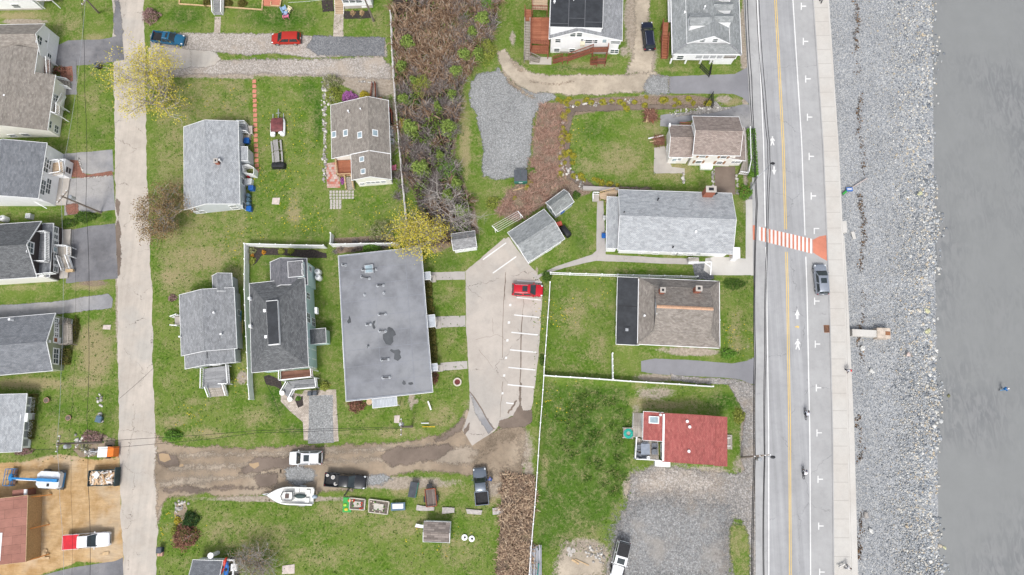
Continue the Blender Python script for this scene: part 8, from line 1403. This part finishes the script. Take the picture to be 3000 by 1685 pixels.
for lb, px, rx, ry, h_, mt, kw in [
 ('reddish grey weeping bush on the upper lawn corner by the side road', tp(0,0,1530,175), 88, 82, 1.6, s_pnk, {}), ('pale thin-leaved bush in the corner bed above the brown cottage', tp(1,0,1285,835), 105, 80, 1.5, s_pal, dict(dens=.6)), ('big yellow green bush left of the magenta one', tp(1,0,1305,970), 95, 85, 1.5, s_ygr, {}), ('magenta flowering bush against the brown cottage', tp(1,0,1458,985), 78, 58, 1.3, s_mag, {}), ('golden bush right of the magenta one', tp(1,0,1608,968), 52, 48, 1.0, s_gold, {}),
 ('twiggy bush in the red bed of the cream house', tp(0,0,610,715), 80, 45, .9, s_rus, dict(dens=.4)), ('pinkish rock plants in the stone bed by the lower left pole', tp(0,3,930,60), 110, 60, .4, s_pnk, dict(dens=.5)), ('green rock plants in the stone bed beside the orange trailer', tp(0,3,850,140), 60, 60, .3, s_pal, dict(dens=.4)), ('leafy bush beside the lower left driveways', tp(0,1,870,735), 120, 55, 1.0, s_grn, {}), ('leafy bush at the house corner of the lower left driveways', tp(0,1,700,800), 80, 45, .7, s_grn, dict(dens=.5)),
 ('long olive hedge in front of the sage house', tp(0,2,765,430), 34, 135, .9, s_hdg, {}), ('squared olive hedge below the sage house deck', tp(0,2,683,692), 36, 76, .9, s_hdg, dict(box=True)), ('squared olive hedge above the porch cottage steps', tp(0,2,338,1160), 42, 90, .9, s_hdg, dict(box=True)), ('squared olive hedge below the porch cottage steps', tp(0,2,322,1420), 36, 90, .9, s_hdg, dict(box=True)), ('pinkish bare shrub at the corner of the porch cottage', tp(0,3,240,200), 95, 38, .6, s_pnk, dict(dens=.5)),
 ('yellow green cushion plant at the mint house porch corner', tp(1,2,1210,985), 44, 42, .7, s_ygr, {}), ('rusty brown rounded hedge under the motel roof edge', tp(1,2,1530,1182), 80, 58, 1.0, s_rus, {}), ('small green plant in the triangular porch bed', tp(1,2,940,1110), 22, 22, .4, s_brt, dict(dens=.3)),
 ('rusty brown ball shaped bush on the bottom lawn', tp(0,3,1872,1060), 120, 108, 1.6, s_rus, {}), ('dark green spreading bush above the rusty ball', tp(0,3,1925,890), 75, 75, 1.0, s_con, {}), ('yellow green bush left of the rusty ball', tp(0,3,1770,1000), 42, 50, .8, s_ygr, dict(dens=.6)), ('yellow flowering plant in the kidney shaped bed', tp(0,3,1785,900), 28, 40, .5, s_gold, dict(dens=.4)), ('bright green bush at the lane corner beside the side road', tp(0,3,1745,45), 85, 48, .9, s_brt, {}),
 ('round green bush at the fence corner above the red hatchback', tp(2,1,1378,1335), 45, 50, .9, s_grn, {}), ('green leafy bush by the red brick step of the coast road', tp(3,1,1305,490), 68, 72, 1.2, s_brt, {}), ('trimmed bright green hedge between ivory house and coast road', tp(3,1,1368,105), 40, 250, 1.2, s_brt, dict(box=True, n=2600)), ('low green shrub on the lawn right of the hip roofed house', tp(3,1,1200,1405), 110, 52, .5, s_grn, {}), ('leafy green bush below the lower right corner of the hip roofed house', tp(3,2,1135,660), 75, 46, .6, s_brt, dict(dens=.7)), ('flat yellow green plant right of the red roofed house', tp(3,2,1250,1285), 52, 72, .3, s_ygr, {}),
 ('pale green bush in the upper part of the wetland', tp(2,0,790,85), 85, 100, 2.0, s_brt, dict(dens=1.0)), ('green bush at the wetland edge beside the tyre tracks', tp(2,0,775,535), 100, 130, 2.2, s_ygr, dict(dens=.9)), ('yellow green bush left of the tyre track bush', tp(2,0,600,605), 75, 60, 1.6, s_ygr, dict(dens=.9)), ('bright yellow green bush in the middle of the wetland', tp(2,0,140,880), 115, 100, 2.6, s_ygr, dict(dens=1.1)), ('green bush at the lower end of the wetland', tp(2,1,400,290), 130, 120, 2.0, s_brt, dict(dens=.8)), ('small green bush low in the wetland near the fence', tp(1,0,1990,760), 90, 150, 1.6, s_grn, dict(dens=.7)), ('pale flowering bush beside the wetland fence', tp(1,0,1990,1260), 42, 65, 1.0, s_gold, dict(dens=.4)),
 ('spreading evergreen between the motel roof and its white fence', tp(1,1,1680,1050), 95, 50, 1.4, s_brt, {}), ('loose green tree-like bush left of the bright yellow tree', tp(1,1,1790,890), 130, 110, 2.4, s_pal, dict(dens=.6)), ('round green ball plant, left of two by the white fence', tp(1,1,770,1080), 27, 27, .5, s_ygr, {}), ('round green ball plant, right of two by the white fence', tp(1,1,865,1078), 27, 27, .5, s_ygr, {}), ('orange plant in the dark bed by the white fence', tp(1,1,594,1090), 18, 18, .4, leaves('orange_leaf', (.4,.16,.02),(.55,.25,.03),(.6,.35,.06)), dict(dens=.5)), ('upright green plant at the white fence corner', tp(1,1,485,1075), 35, 38, .7, s_pal, dict(dens=.5)), ('small orange plant left of the mint house wing', tp(1,1,480,1122), 14, 14, .3, leaves('orange_leaf2', (.4,.16,.02),(.5,.22,.03),(.6,.3,.06)), dict(dens=.4)), ('green plant at the lower end of the dark bed', tp(1,1,480,1172), 28, 36, .5, s_ygr, {}),
 ('yellow green low bush between garage shed and brown brush', tp(2,1,850,595), 85, 60, .9, s_ygr, dict(dens=.6)), ('small green bush right of the green dumpster', tp(2,1,1232,278), 45, 38, .6, s_brt, dict(dens=.5)), ('small dark green bush beside the retaining wall', tp(2,1,1675,518), 36, 36, .6, s_grn, {}), ('brown ornamental grass clump, left one on the upper mulch bed', tp(1,0,1490,135), 24, 28, .5, leaves('straw_leaf', (.25,.16,.08),(.36,.25,.14),(.45,.34,.2)), dict(dens=.5)), ('brown ornamental grass clump, right one on the upper mulch bed', tp(1,0,1580,135), 24, 28, .5, leaves('straw_leaf2', (.25,.16,.08),(.36,.25,.14),(.45,.34,.2)), dict(dens=.5)),
 ('round clipped bush left of the yellow house steps', tp(1,0,30,35), 46, 40, .8, s_hdg, {}), ('round clipped bush right of the yellow house steps', tp(1,0,238,40), 46, 44, .8, s_hdg, {}), ('round clipped bush in the middle of the yellow house bed', tp(1,0,382,42), 48, 44, .8, s_hdg, {}), ('silver leaved low plant beside the grey cottage in the left lawn', tp(0,2,1735,100), 40, 34, .4, s_pnk, dict(dens=.4)), ('magenta flowering plant below the red deck', tp(1,1,1388,372), 22, 34, .5, s_mag, {}), ('wild green tuft under the white fence of the lot', tp(2,2,1330,720), 25, 50, .5, s_grn, dict(dens=.6))]:
    shrub(lb, px, R_(rx), R_(ry), h_, mt, **kw)
for i, (c_, r_, x, y) in enumerate([(2,1,190,1405),(2,2,192,48),(2,2,198,148),(2,2,215,232),(2,2,225,440),(2,2,232,528),(2,2,240,622),(2,2,243,712)]): shrub(('squared dark hedge block along the motel front, number %s from the top' % ('one','two','three','four','five','six','seven','eight')[i]), tp(c_,r_,x,y), .5, .52, .85, s_hdg, None, .12, 'hedge_block', 'hedge', True, grp='hedge blocks along the motel')
shrub('ragged brown bush at the lower end of the motel front', tp(2,2,255,900), .5, .9, .7, s_rus, dens=.5)
# low golden clumps lining the brown bed
base = None; pl = []
for (xa, ya), (xb, yb2), n_ in [((1440,255),(1790,262),22),((1420,262),(1412,440),16),((1425,330),(1445,430),7),((1395,250),(1440,258),4),((1445,440),(1560,468),7),((1350,440),(1300,500),4)]:
    for i in range(n_): f = (i+rnd(.1,.9))/n_; pl.append(o(xa+(xb-xa)*f+random.gauss(0,5), ya+(yb2-ya)*f+random.gauss(0,6)))
s0 = shrub('low golden green clump lining the brown bed around the ivory house lawn', (1500,400), .42, .36, .45, s_gold, 150, .12, 'low_shrub', 'shrub', stems=5); s1 = [c_ for c_ in s0.children if c_.name.startswith('foliage')][0]; s1.data.materials[0] = island('golden_green', [(0,(.20,.20,.02)),(.5,(.40,.34,.04)),(1,(.18,.24,.04))])
for i, p in enumerate(pl): c_ = s0 if i == 0 else copy_tree(s0); c_.location = p; c_.rotation_euler.z = rnd(0,6); s_ = rnd(.7,1.35); c_.scale = (s_, s_*rnd(.8,1.1), s_); c_['group'] = 'golden clumps lining the bed'
s0 = shrub('olive green shrub growing among the dead reeds and twigs of the wetland', (1400,400), .95, .85, 2.7, s_ygr, 520, .2, 'wetland_shrub', 'shrub'); [c_ for c_ in s0.children if c_.name.startswith('foliage')][0].data.materials[0] = leaves('wetland_green', (.09,.14,.03), (.17,.25,.05), (.27,.34,.09))
for i, (x, y) in enumerate([(1215,60),(1190,95),(1170,150),(1205,150),(1150,190),(1140,250),(1030,120),(1015,180),(1045,215),(1020,260),(1130,330),(1035,330),(1110,400),(1150,470),(1130,500),(1165,540),(1060,430),(1105,280)]): c_ = s0 if i == 0 else copy_tree(s0); c_.location = o(x, y); c_.rotation_euler.z = rnd(0,6); s_ = rnd(.7,1.5); c_.scale = (s_, s_*rnd(.7,1.1), rnd(.9,1.2)); c_['group'] = 'green shrubs scattered in the wetland'
# wetland: standing dead reeds, grey brushwood
WET = [(985,-60),(1255,-60),(1248,60),(1218,130),(1186,165),(1160,215),(1148,330),(1140,400),(1190,530),(1200,580),(1130,610),(1085,620),(1040,480),(1016,440),(1002,200)]
def inside(x, y, poly):
    r_ = False
    for (x1, y1), (x2, y2) in zip(poly, poly[1:]+poly[:1]):
        if (y1 > y) != (y2 > y) and x < (x2-x1)*(y-y1)/(y2-y1)+x1: r_ = not r_
    return r_
def reeds(name, poly, n, L, mat, label, lean=.8, wid=.045, clump=35, keep=None):
    xs_ = [p[0] for p in poly]; ys2 = [p[1] for p in poly]; cen = []
    while len(cen) < n//clump:
        x, y = rnd(min(xs_), max(xs_)), rnd(min(ys2), max(ys2))
        if inside(x, y, poly) and (keep is None or keep(x, y)): cen.append(o(x, y))
    B_ = np.repeat(np.array([tuple(p) for p in cen]), clump, 0); m_ = len(B_); off = rg.normal(0, .30, (m_, 2)); B_[:, :2] += off
    fl = np.repeat(rg.uniform(0, 6.28, len(cen)), clump); a = np.where(rg.random(m_) < .55, np.arctan2(off[:, 1], off[:, 0])+rg.normal(0, .4, m_), fl+rg.normal(0, .32, m_)); ln = L*rg.uniform(.5, 1.2, m_); le = lean*rg.uniform(.5, 1.2, m_)
    d = np.stack([np.cos(a), np.sin(a)], -1); s_ = np.stack([-d[:, 1], d[:, 0]], -1)*wid*rg.uniform(.6, 1.5, m_)[:, None]
    V = np.zeros((m_, 6, 3))
    for j, (t_, z_) in enumerate(((0, 0), (.45, .75), (1, .75))):
        c2 = B_[:, :2]+d*(ln*le*t_)[:, None]; zz = ln*z_*(1.15-.6*le*t_)+.02; w2 = 1-.35*j
        V[:, 2*j, :2] = c2-s_*w2; V[:, 2*j+1, :2] = c2+s_*w2; V[:, 2*j, 2] = V[:, 2*j+1, 2] = np.maximum(.03, zz)
    Fq = np.array([(0,1,3,2),(2,3,5,4)])[None]+6*np.arange(m_)[:, None, None]
    return tag(fastmesh(name, V.reshape(-1, 3), Fq.reshape(-1, 4), mat), label, 'reeds', kind='stuff')
m_reed = island('dead_reeds', [(0,(.07,.042,.027)),(.3,(.155,.095,.06)),(.6,(.25,.16,.10)),(.85,(.36,.265,.185)),(1,(.25,.225,.19))]); m_gtw = island('grey_twigs', [(0,(.08,.062,.058)),(.5,(.215,.18,.168)),(1,(.42,.39,.37))])
reeds('dead_reeds', WET, 13000, 2.1, m_reed, 'matted brown dead reeds filling the upper wetland', .75, .06, 50, lambda x, y: y < 230 or rnd(0,1) < .13)
reeds('dry_stalks', [(1262,1192),(1345,1197),(1338,1460),(1250,1460),(1262,1330)], 3400, .8, island('dry_stalks', [(0,(.16,.10,.07)),(.5,(.32,.23,.16)),(.85,(.45,.33,.22)),(1,(.55,.44,.32))]), 'dry brown stalks in the strip left of the lot fence', .8, .06, 22)
reeds('dry_brush', [(1355,270),(1420,262),(1408,430),(1440,470),(1370,512),(1300,556),(1245,530),(1285,480),(1338,440),(1345,330)], 4200, .8, island('pink_brush', [(0,(.20,.11,.08)),(.5,(.34,.21,.16)),(1,(.46,.32,.25))]), 'pinkish dry brush between the gravel lot and the ivory house lawn', .95, .03, 30)
def brushwood(name, poly, n, label, mat, h_=1.4, tw=26, keep=None, r_=1.0):
    mb = MB(); xs_ = [p[0] for p in poly]; ys2 = [p[1] for p in poly]; k = 0
    while k < n:
        x, y = rnd(min(xs_), max(xs_)), rnd(min(ys2), max(ys2))
        if not inside(x, y, poly) or (keep and not keep(x, y)): continue
        k += 1; p = o(x, y)
        for _ in range(tw):
            a = rnd(0,6.28); e = rnd(.3,1.2)*r_; z = h_*rnd(.5,1.1); m_ = p+Vector((math.cos(a)*e*.45, math.sin(a)*e*.45, z*.7)); q_ = p+Vector((math.cos(a+rnd(-.5,.5))*e, math.sin(a+rnd(-.5,.5))*e, z)); mb.tube([p, m_, q_], [.035,.025,.012], 3, False)
            for _ in range(2): mb.tube([m_, m_+Vector((rnd(-.5,.5), rnd(-.5,.5), rnd(.1,.5)))], [.018,.008], 3, False)
    return tag(mb.build(name, mat, uv=False), label, 'brushwood', kind='stuff')
brushwood('brushwood', WET, 150, 'tangled grey leafless brushwood in the wetland', m_gtw, 2.0, 42, lambda x, y: y > 190 or x > 1130 or rnd(0,1) < .18, 1.5)
brushwood('brushwood', [(835,605),(985,595),(995,618),(845,638)], 16, 'low leafless brushwood along the motel fence', m_gtw, .6, 20, None, .6); brushwood('brushwood', [(985,430),(1010,430),(1030,500),(1000,500)], 8, 'grey leafless brush beside the wetland fence', m_gtw, 1.0, 26)
s_wil = leaves('young_wetland_leaves', (.06,.12,.02), (.12,.20,.03), (.22,.29,.06)); cc = []
for _ in range(330):
    x, y = rnd(1000,1250), rnd(0,600)
    if x < 1130 and rnd(0,1) < .6: continue
    if inside(x, y, WET): p = o(x, y); cc += [(p.x+random.gauss(0,.7), p.y+random.gauss(0,.7), rnd(.2,1.3)) for _ in range(26)]
tag(leafcloud('young_leaves', cc, .14, 3, .21, s_wil), 'scattered young green leaves sprouting through the wetland brush', 'leaves', kind='stuff')
# lawns: grass tufts, rough grass, dandelions; kept off the drives, roofs' footprints do not matter
GR = [[(385,195),(620,195),(815,195),(815,600),(610,605),(608,720),(385,720)],[(390,720),(612,720),(620,1010),(700,1010),(760,1100),(430,1112),(396,1050)],[(840,650),(850,1110),(1100,1085),(1165,1030),(1172,700),(1085,690)],[(415,1255),(1240,1255),(1250,1460),(400,1460),(405,1300)],[(1372,700),(1540,700),(1540,940),(1368,940)],[(1362,955),(1590,965),(1590,1250),(1540,1330),(1510,1400),(1345,1400),(1348,1200)],[(1440,290),(1640,290),(1650,440),(1720,440),(1720,468),(1480,460),(1430,420)],[(368,0),(980,0),(980,85),(368,78)],[(180,175),(285,165),(288,370),(110,380),(180,250)],[(0,940),(290,800),(290,1160),(0,1160)],[(830,480),(985,480),(980,590),(830,590)],[(1815,700),(1890,700),(1895,905),(1815,880)],[(1340,680),(1370,700),(1360,1200),(1345,1190)],[(1260,560),(1330,530),(1480,520),(1490,640),(1380,670),(1420,600),(1300,600)],[(1640,970),(1830,970),(1860,1030),(1620,1030)],[(1060,620),(1160,625),(1260,600),(1170,680),(1085,680)]]
def lawn_points(n):
    out = []; ar = [ (max(p[0] for p in q_)-min(p[0] for p in q_))*(max(p[1] for p in q_)-min(p[1] for p in q_)) for q_ in GR]
    while len(out) < n:
        q_ = random.choices(GR, ar)[0]; x = rnd(min(p[0] for p in q_), max(p[0] for p in q_)); y = rnd(min(p[1] for p in q_), max(p[1] for p in q_))
        if inside(x, y, q_): out.append((x, y))
    return out
m_tuft = island('grass_tufts', [(0,(.03,.08,.008)),(.3,(.06,.13,.016)),(.7,(.10,.18,.028)),(1,(.16,.21,.05))]); P_ = np.array([tuple(o(*p)) for p in lawn_points(11000)]); P_[:, 2] = .03
tag(leafcloud('grass', P_, .05, 2, .17, m_tuft, flat=.35), 'short uneven grass tufts on the lawns', 'grass', kind='stuff')
m_rgh = island('rough_grass', [(0,(.025,.065,.008)),(.4,(.06,.12,.018)),(.75,(.11,.165,.03)),(1,(.24,.22,.10))]); reeds('rough_grass', [(1400,1000),(1470,975),(1560,1020),(1585,1080),(1560,1180),(1575,1230),(1510,1255),(1450,1200),(1410,1120)], 1500, .45, m_rgh, 'long dark rough grass left of the red roofed house', .8, .05, 30)
cc = [(random.choice([(450,250),(760,380),(700,300),(690,450),(560,240),(780,560),(600,600),(600,960),(500,1040),(430,1330),(1230,280),(1420,350),(1400,1010),(1560,700),(1400,800),(240,70),(740,170),(720,540),(940,560),(1840,850),(1660,1300),(1100,1350),(1850,1260)])) for _ in range(1500)]
cc = [tuple(o(x+random.gauss(0,34), y+random.gauss(0,28), .07)) for x, y in cc]; cc = [c_ for c_, q_ in zip(cc, [project_O(np.array(c_[0]), np.array(c_[1])) for c_ in cc]) if any(inside(float(q_[0]), float(q_[1]), g_) for g_ in GR)]
tag(leafcloud('dandelions', cc, .02, 1, .15, island('dandelion', [(0,(.50,.38,.02)),(1,(.65,.52,.04))]), flat=.1), 'yellow dandelions dotted over the lawns', 'dandelions', kind='stuff')
# ================================================================ PEOPLE AND BICYCLES
def skin(name, mat, verts, edges, radii, root=0, parent=None, sub=1):
    me = bpy.data.meshes.new(name); me.from_pydata(verts, edges, []); ob = bpy.data.objects.new(name, me); C.objects.link(ob); me.materials.append(mat)
    m_ = ob.modifiers.new('skin', 'SKIN'); m_.use_smooth_shade = True
    for i, r_ in enumerate(radii): me.skin_vertices[0].data[i].radius = (r_, r_) if not isinstance(r_, tuple) else r_
    me.skin_vertices[0].data[root].use_root = True
    if sub: ob.modifiers.new('sub', 'SUBSURF').levels = sub; ob.modifiers['sub'].render_levels = sub
    if parent: ob.parent = parent
    return ob
def person(label, loc, ang, shirt, trouser, hair, cap=False, pose='walk'):
    k = thing('person', label, 'person', loc, ang)
    if pose == 'ride': hip, ch, nk, hd, sh, el, ha, kn, ft = (0,0,1.0), (.28,0,1.32), (.42,0,1.48), (.50,0,1.62), .19, (.50,.24,1.22), (.62,.25,1.05), [(.38,.11,.78),(.32,.11,.98)], [(.10,.12,.28),(.28,.12,.52)]
    elif pose == 'bend': hip, ch, nk, hd, sh, el, ha, kn, ft = (0,0,.92), (.22,0,1.22), (.36,0,1.36), (.46,0,1.46), .19, (.30,.24,1.0), (.42,.2,.78), [(.06,.11,.48),(-.02,.11,.48)], [(.0,.13,.06),(-.12,.13,.06)]
    else: hip, ch, nk, hd, sh, el, ha, kn, ft = (0,0,.93), (.02,0,1.28), (.03,0,1.47), (.05,0,1.60), .19, (.03,.27,1.10), (.16,.27,.88), [(.16,.10,.50),(-.05,.10,.50)], [(.22,.11,.06),(-.28,.11,.12)]
    V = [hip, ch, nk, hd]; E = [(0,1),(1,2),(2,3)]; Rr = [.14,.15,.06,.105]
    for s_, i in ((1,0),(-1,1)):
        b = len(V); m_ = lambda p: (p[0], p[1]*s_, p[2]); V += [(ch[0]+.02, sh*s_, ch[2]+.1), m_(el), m_(ha)]; E += [(1,b),(b,b+1),(b+1,b+2)]; Rr += [.065,.048,.032]
        hx, hy, hz = m_(ha)
        for j in range(4): q_ = len(V); y = hy+(j-1.5)*.019; V += [(hx+.055,y,hz-.05),(hx+.085,y,hz-.085-.01*(j in (1,2)))]; E += [(b+2,q_),(q_,q_+1)]; Rr += [.010,.008]
        q_ = len(V); V += [(hx+.045,hy-.05*s_,hz-.02)]; E += [(b+2,q_)]; Rr += [.010]
        b = len(V); kq, fq = m_(kn[i]), m_(ft[i]); V += [(hip[0], .09*s_, hip[2]-.06), kq, fq, (fq[0]+.17, fq[1], fq[2]-.02)]; E += [(0,b),(b,b+1),(b+1,b+2),(b+2,b+3)]; Rr += [.10,.065,.045,.04]
    skin('body', m_skin, V, E, Rr, 0, k)
    V2 = [(hip[0]-.02,0,hip[2]-.10), ch, (nk[0]-.02,0,nk[2]-.06)]; E2 = [(0,1),(1,2)]; R2 = [.19,.20,.10]
    for s_ in (1,-1): b = len(V2); V2 += [(ch[0]+.02, sh*s_, ch[2]+.1), (el[0], el[1]*s_, el[2]), ((el[0]*.3+ha[0]*.7), (el[1]*.3+ha[1]*.7)*s_, el[2]*.3+ha[2]*.7)]; E2 += [(1,b),(b,b+1),(b+1,b+2)]; R2 += [.085,.065,.055]
    skin('shirt', shirt, V2, E2, R2, 0, k)
    V3 = [(hip[0],0,hip[2]+.06)]; E3 = []; R3 = [.165]
    for s_, i in ((1,0),(-1,1)): b = len(V3); kq, fq = kn[i], ft[i]; V3 += [(hip[0], .10*s_, hip[2]-.08), (kq[0],kq[1]*s_,kq[2]), (fq[0],fq[1]*s_,fq[2]+.05)]; E3 += [(0,b),(b,b+1),(b+1,b+2)]; R3 += [.115,.085,.065]
    skin('trousers', trouser, V3, E3, R3, 0, k)
    for s_, i in ((1,0),(-1,1)): fq = ft[i]; mb = MB(); mb.blob((fq[0]+.07, fq[1]*s_, fq[2]-.01), .15, .055, .05, 0, 8, 5); mb.build('shoe', m_black, k, True)
    mb = MB(); mb.blob((hd[0]-.01, 0, hd[2]+.045), .118, .105, .10, .02, 10, 6); 
    if cap: mb.slab([(hd[0]+.06,-.08,hd[2]+.05),(hd[0]+.2,-.06,hd[2]+.03),(hd[0]+.2,.06,hd[2]+.03),(hd[0]+.06,.08,hd[2]+.05)], .015)
    mb.build('cap' if cap else 'hair', hair, k, True)
    for y in (-.035, .035): mb = MB(); mb.blob((hd[0]+.094, y, hd[2]), .012, .014, .010, 0, 6, 4); mb.build('eye', m_black, k)
    mb = MB(); mb.blob((hd[0]+.108, 0, hd[2]-.025), .022, .014, .022, 0, 6, 4); mb.build('nose', m_skin, k, True); mb = MB(); mb.box(hd[0]+.085, hd[0]+.1, -.025, .025, hd[2]-.07, hd[2]-.058); mb.build('mouth', M('lips', (.35,.12,.10)), k)
    for y in (-.105, .105): mb = MB(); mb.blob((hd[0], y, hd[2]-.01), .025, .015, .035, 0, 6, 4); mb.build('ear', m_skin, k, True)
    return k
cl = lambda n, c_: M('cloth_'+n, c_, .8, .15, 5)
person('person in a pale coat and bright red cap walking on the promenade', P(*tp(4,2,268,832), SWZ), -1.45, cl('pale', (.55,.55,.58)), cl('navy', (.03,.035,.07)), cl('red', (.55,.02,.03)), True); person('person in a blue hooded jacket and light blue jeans walking on the wet sand', P(*tp(4,2,1820,1018), -2.2), .2, cl('blue', (.02,.16,.42)), cl('jeans', (.14,.28,.45)), cl('white', (.7,.7,.7)), True)
person('person in blue clothes standing beside the grey pickup truck', P(*tp(2,3,822,482), 0), 2.6, cl('blue2', (.03,.10,.35)), cl('denim', (.05,.10,.22)), cl('dark_hair', (.03,.02,.015)), False, 'bend'); person('person in dark clothes walking at the upper end of the promenade', P(*op(2063,6), SWZ), 1.5, cl('navy2', (.025,.03,.08)), cl('black', (.02,.02,.025)), cl('brown_hair', (.09,.05,.03))); person('person in a white top and dark trousers walking at the lower end of the promenade', P(*tp(4,3,262,1360), SWZ), .4, cl('white', (.7,.7,.7)), cl('grey', (.13,.14,.17)), cl('dark_hair', (.03,.02,.015)))
def dog(px, label): 
    k = thing('dog', label, 'dog', P(*px, SWZ), -2.7); V = [(0,0,.42),(.28,0,.44),(.45,0,.52),(.58,0,.60),(.70,0,.56),(-.28,0,.44),(-.5,0,.56)]; E = [(0,1),(1,2),(2,3),(3,4),(0,5),(5,6)]; Rr = [.12,.14,.09,.085,.045,.12,.03]
    for x, ps in ((.26, [(0,.30),(-.03,.16),(.02,.03)]), (-.26, [(.06,.30),(-.08,.17),(-.04,.03)])):
        for s_ in (-1,1): b = len(V); V += [(x+dx, s_*.09, z) for dx, z in ps]; E += [(1 if x > 0 else 5, b),(b,b+1),(b+1,b+2)]; Rr += [.06,.035,.03]
    skin('body', M('dog_fur', (.60,.58,.55), .9, .35, 8), V, E, Rr, 0, k)
    for s_ in (-1,1): mb = MB(); mb.blob((.55, s_*.075, .64), .05, .02, .06, 0, 6, 4); mb.build('ear', m_black, k, True)
dog(tp(4,3,215,1343), 'white dog with dark ears beside the walker at the lower end of the promenade')
def bike(px, ang, label, rl, shirt, hair):
    loc = P(*px, RZ+.01); k = thing('bicycle', label, 'bicycle', loc, ang)
    for x in (-.52, .52):
        mb = MB(); n = 18; mb.loft([[(x+r2*math.cos(2*math.pi*i/n), y, .34+r2*math.sin(2*math.pi*i/n)) for i in range(n)] for r2, y in ((.30,-.02),(.35,-.03),(.35,.03),(.30,.02),(.30,-.02))], False); wh = mb.build('wheel', m_rub, k); mb = MB(); [mb.beam((x,0,.34),(x+.31*math.cos(a),0,.34+.31*math.sin(a)),.012) for a in [i*.785 for i in range(8)]]; mb.build('spokes', m_chrome, wh)
    mb = MB(); [mb.beam(p, q_, .045) for p, q_ in (((-.52,0,.34),(-.08,0,.30)),((-.08,0,.30),(.42,0,.75)),((-.52,0,.34),(-.20,0,.82)),((-.20,0,.82),(.42,0,.80)),((-.08,0,.30),(-.22,0,.90)),((.52,0,.34),(.40,0,.95)))]; mb.build('frame', cl('bike_frame', (.05,.05,.06)), k); mb = MB(); mb.beam((.42,-.3,1.02),(.42,.3,1.02),.035); mb.beam((.40,0,.92),(.42,0,1.02),.04); mb.build('handlebar', m_black, k); mb = MB(); mb.blob((-.24,0,.94), .14, .075, .04, 0, 8, 4); mb.build('saddle', m_black, k, True); mb = MB(); mb.beam((-.08,-.16,.22),(-.08,.16,.38),.03); mb.build('pedals', m_black, k)
    person(rl, loc+Vector((math.cos(ang)*-.2, math.sin(ang)*-.2, .0)), ang, shirt, cl('black', (.02,.02,.025)), hair, True, 'ride')
bike(tp(3,2,1910,1265), 1.6, 'bicycle riding on the coast road, the upper of the two', 'rider in a pale jacket on the upper bicycle', cl('pale_jacket', (.50,.52,.58)), cl('helmet_dark', (.03,.03,.04))); bike(tp(3,3,1888,418), 1.55, 'bicycle riding on the coast road, the lower of the two', 'rider in a white jacket on the lower bicycle', cl('white_jacket', (.66,.67,.70)), cl('helmet_blue', (.05,.07,.12)))
